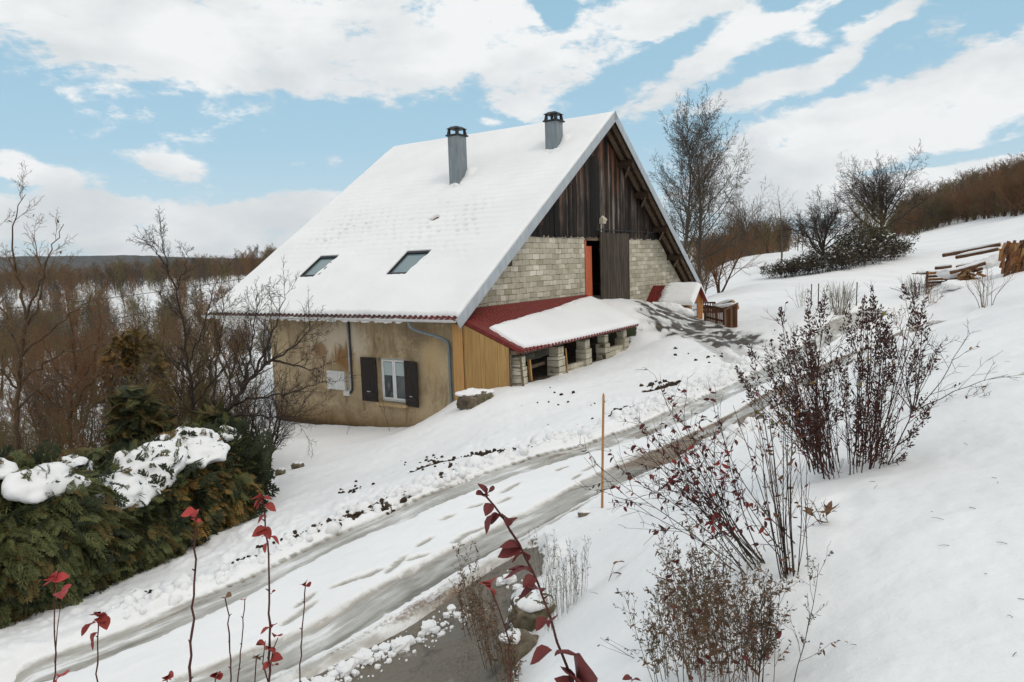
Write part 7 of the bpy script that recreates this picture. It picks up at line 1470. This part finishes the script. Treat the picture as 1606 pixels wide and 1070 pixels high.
for row in range(5):
    for k in range(23):
        z = row*.27; x = k*.098+row*.03+rg.normal(0, .02); y = .10*row+rg.normal(0, .05)+.02*k
        o = link('split_log', SM[int(rg.integers(0, 8))], None, (w0[0]+x, w0[1]+y, gz(w0[0]+x, w0[1]+y)-.1+z*.95), rg.uniform(0, 6)); o.rotation_euler = (rg.normal(.10, .05), rg.normal(.22, .06), rg.normal(0, .3)); s = rg.uniform(.7, 1.15); o.scale = (s, s, rg.uniform(.46, .6) if row < 4 else rg.uniform(.30, .5)); tag(o, 'orange split log in the tall stacked woodpile at the field edge', 'split log', 'split logs of the tall woodpile')
w1 = gp(1503, 446)
for k in range(34):
    x = rg.uniform(0, .95); z = rg.uniform(0, .62)*(1-abs(x-.5)*.9); o = link('split_log', SM[int(rg.integers(0, 8))], None, (w1[0]+x, w1[1]+rg.uniform(0, .3), gz(w1[0]+x, w1[1])+z)); o.rotation_euler = (rg.normal(1.3, .35), rg.normal(0, .4), rg.normal(0, .5)); s = rg.uniform(.75, 1.1); o.scale = (s, s, .42); tag(o, 'rust brown split log in the small heap beside the crate', 'split log', 'split logs of the small heap')
b_ = gp(1512, 448); o = empty('snow_heap', b_, 0, 'small snow mound in front of the firewood heap', 'snow heap'); remeshed_snow([(k*.3-.6, 0, .02, .34, .4, .2) for k in range(6)], 'snow', o, .06)
# broken twigs lying about on the open snow
tw_ = []
for _ in range(22): x_0, y_0 = rg.uniform(1250, 1600), rg.uniform(560, 1060); tw_.append(gp(x_0, y_0))
for _ in range(16): tw_.append(gp(rg.uniform(880, 1300), rg.uniform(800, 1060)))
tw_ = np.array([(p_[0], p_[1], surf_z(p_[0], p_[1])+.006) for p_ in tw_]); dd_ = norm(np.stack([rg.normal(0, 1, len(tw_)), rg.normal(0, 1, len(tw_)), rg.normal(0, .12, len(tw_))], -1)); ln_ = rg.uniform(.015, .09, len(tw_))
V, Q, _ = tube_arrays(np.stack([tw_, tw_+dd_*ln_[:, None]*.5+np.array([0, 0, .004]), tw_+dd_*ln_[:, None]], 1), np.tile(np.array([.0014, .0014, .0008]), (len(tw_), 1)), 4); tag(link('fallen_twigs', mesh_arrays('fallen_twigs', V, [Q], [TW_DARK])), kind='stuff')
# overhead wires across the valley, behind the roof
for k, (a_, b_) in enumerate((((-80, 492, 46), (470, 421, 60)), ((-80, 540, 44), (470, 437, 58)))):
    p0, p1 = at_depth(*a_), at_depth(*b_); t_ = np.linspace(0, 1, 24)[:, None]; P = p0*(1-t_)+p1*t_; P[:, 2] -= 1.1*4*(t_*(1-t_))[:, 0]*.35; m = MB(); m.tube(P, .022, 5)
    o = m.build('overhead_cable', M_BLACK); tag(o, ('upper' if k == 0 else 'lower')+' thin black wire strung across the valley wood to the roof edge', 'cable')
# blue wooded ridge on the skyline
nx, ny = 240, 26; xx = np.linspace(-2600, 2600, nx); X, Y = np.meshgrid(xx, np.linspace(0, 1, ny), indexing='ij')
prof = np.interp(xx, [-2600, -1900, -1500, -1150, -800, -450, 0, 600, 2600], [110, 104, 96, 72, 60, 58, 62, 80, 90]); prof = prof+4*fbm(xx*.012, xx*0, 4)+2.2*fbm(xx*.06, xx*0+3, 3)
Yw = 2350+Y*500-.00006*X*X*0; Zw = -20+(prof[:, None]+12)*np.sin(np.clip(Y*1.25, 0, 1)*math.pi/2)+5*fbm(X*.02, Yw*.02, 3)
M_FOREST = material('far_forest', lambda t: {'Base Color': t.mix(t.range(t.noise(t.coord('Object'), .03, 6, .7), .35, .65), (.035, .032, .026), (.10, .09, .075))}, rough=1., spec=0.)
ix = np.arange(nx*ny).reshape(nx, ny); Q = np.stack([ix[:-1, :-1], ix[1:, :-1], ix[1:, 1:], ix[:-1, 1:]], -1).reshape(-1, 4)
tag(link('hills', mesh_arrays('hills', np.stack([X, Yw, Zw], -1).reshape(-1, 3), [Q], [M_FOREST], smooth=True)), kind='structure')
# the air between
HAZE = True
if HAZE:
    m = MB(); m.box(-3200, 3200, -60, 3100, -75, 125); hz = m.mesh('haze', [])
    hm = bpy.data.materials.new('haze'); hm.use_nodes = True; hm.node_tree.nodes.clear(); t = NT(hm.node_tree); pv = t.new('ShaderNodeVolumePrincipled', {'Color': (.80, .88, .96, 1), 'Density': .00008, 'Anisotropy': .1}); ou = t.new('ShaderNodeOutputMaterial'); hm.node_tree.links.new(pv.outputs[0], ou.inputs['Volume']); hm.cycles.homogeneous_volume = True
    hz.materials.append(hm); tag(link('haze', hz), kind='stuff')
    sc.cycles.volume_bounces = 0
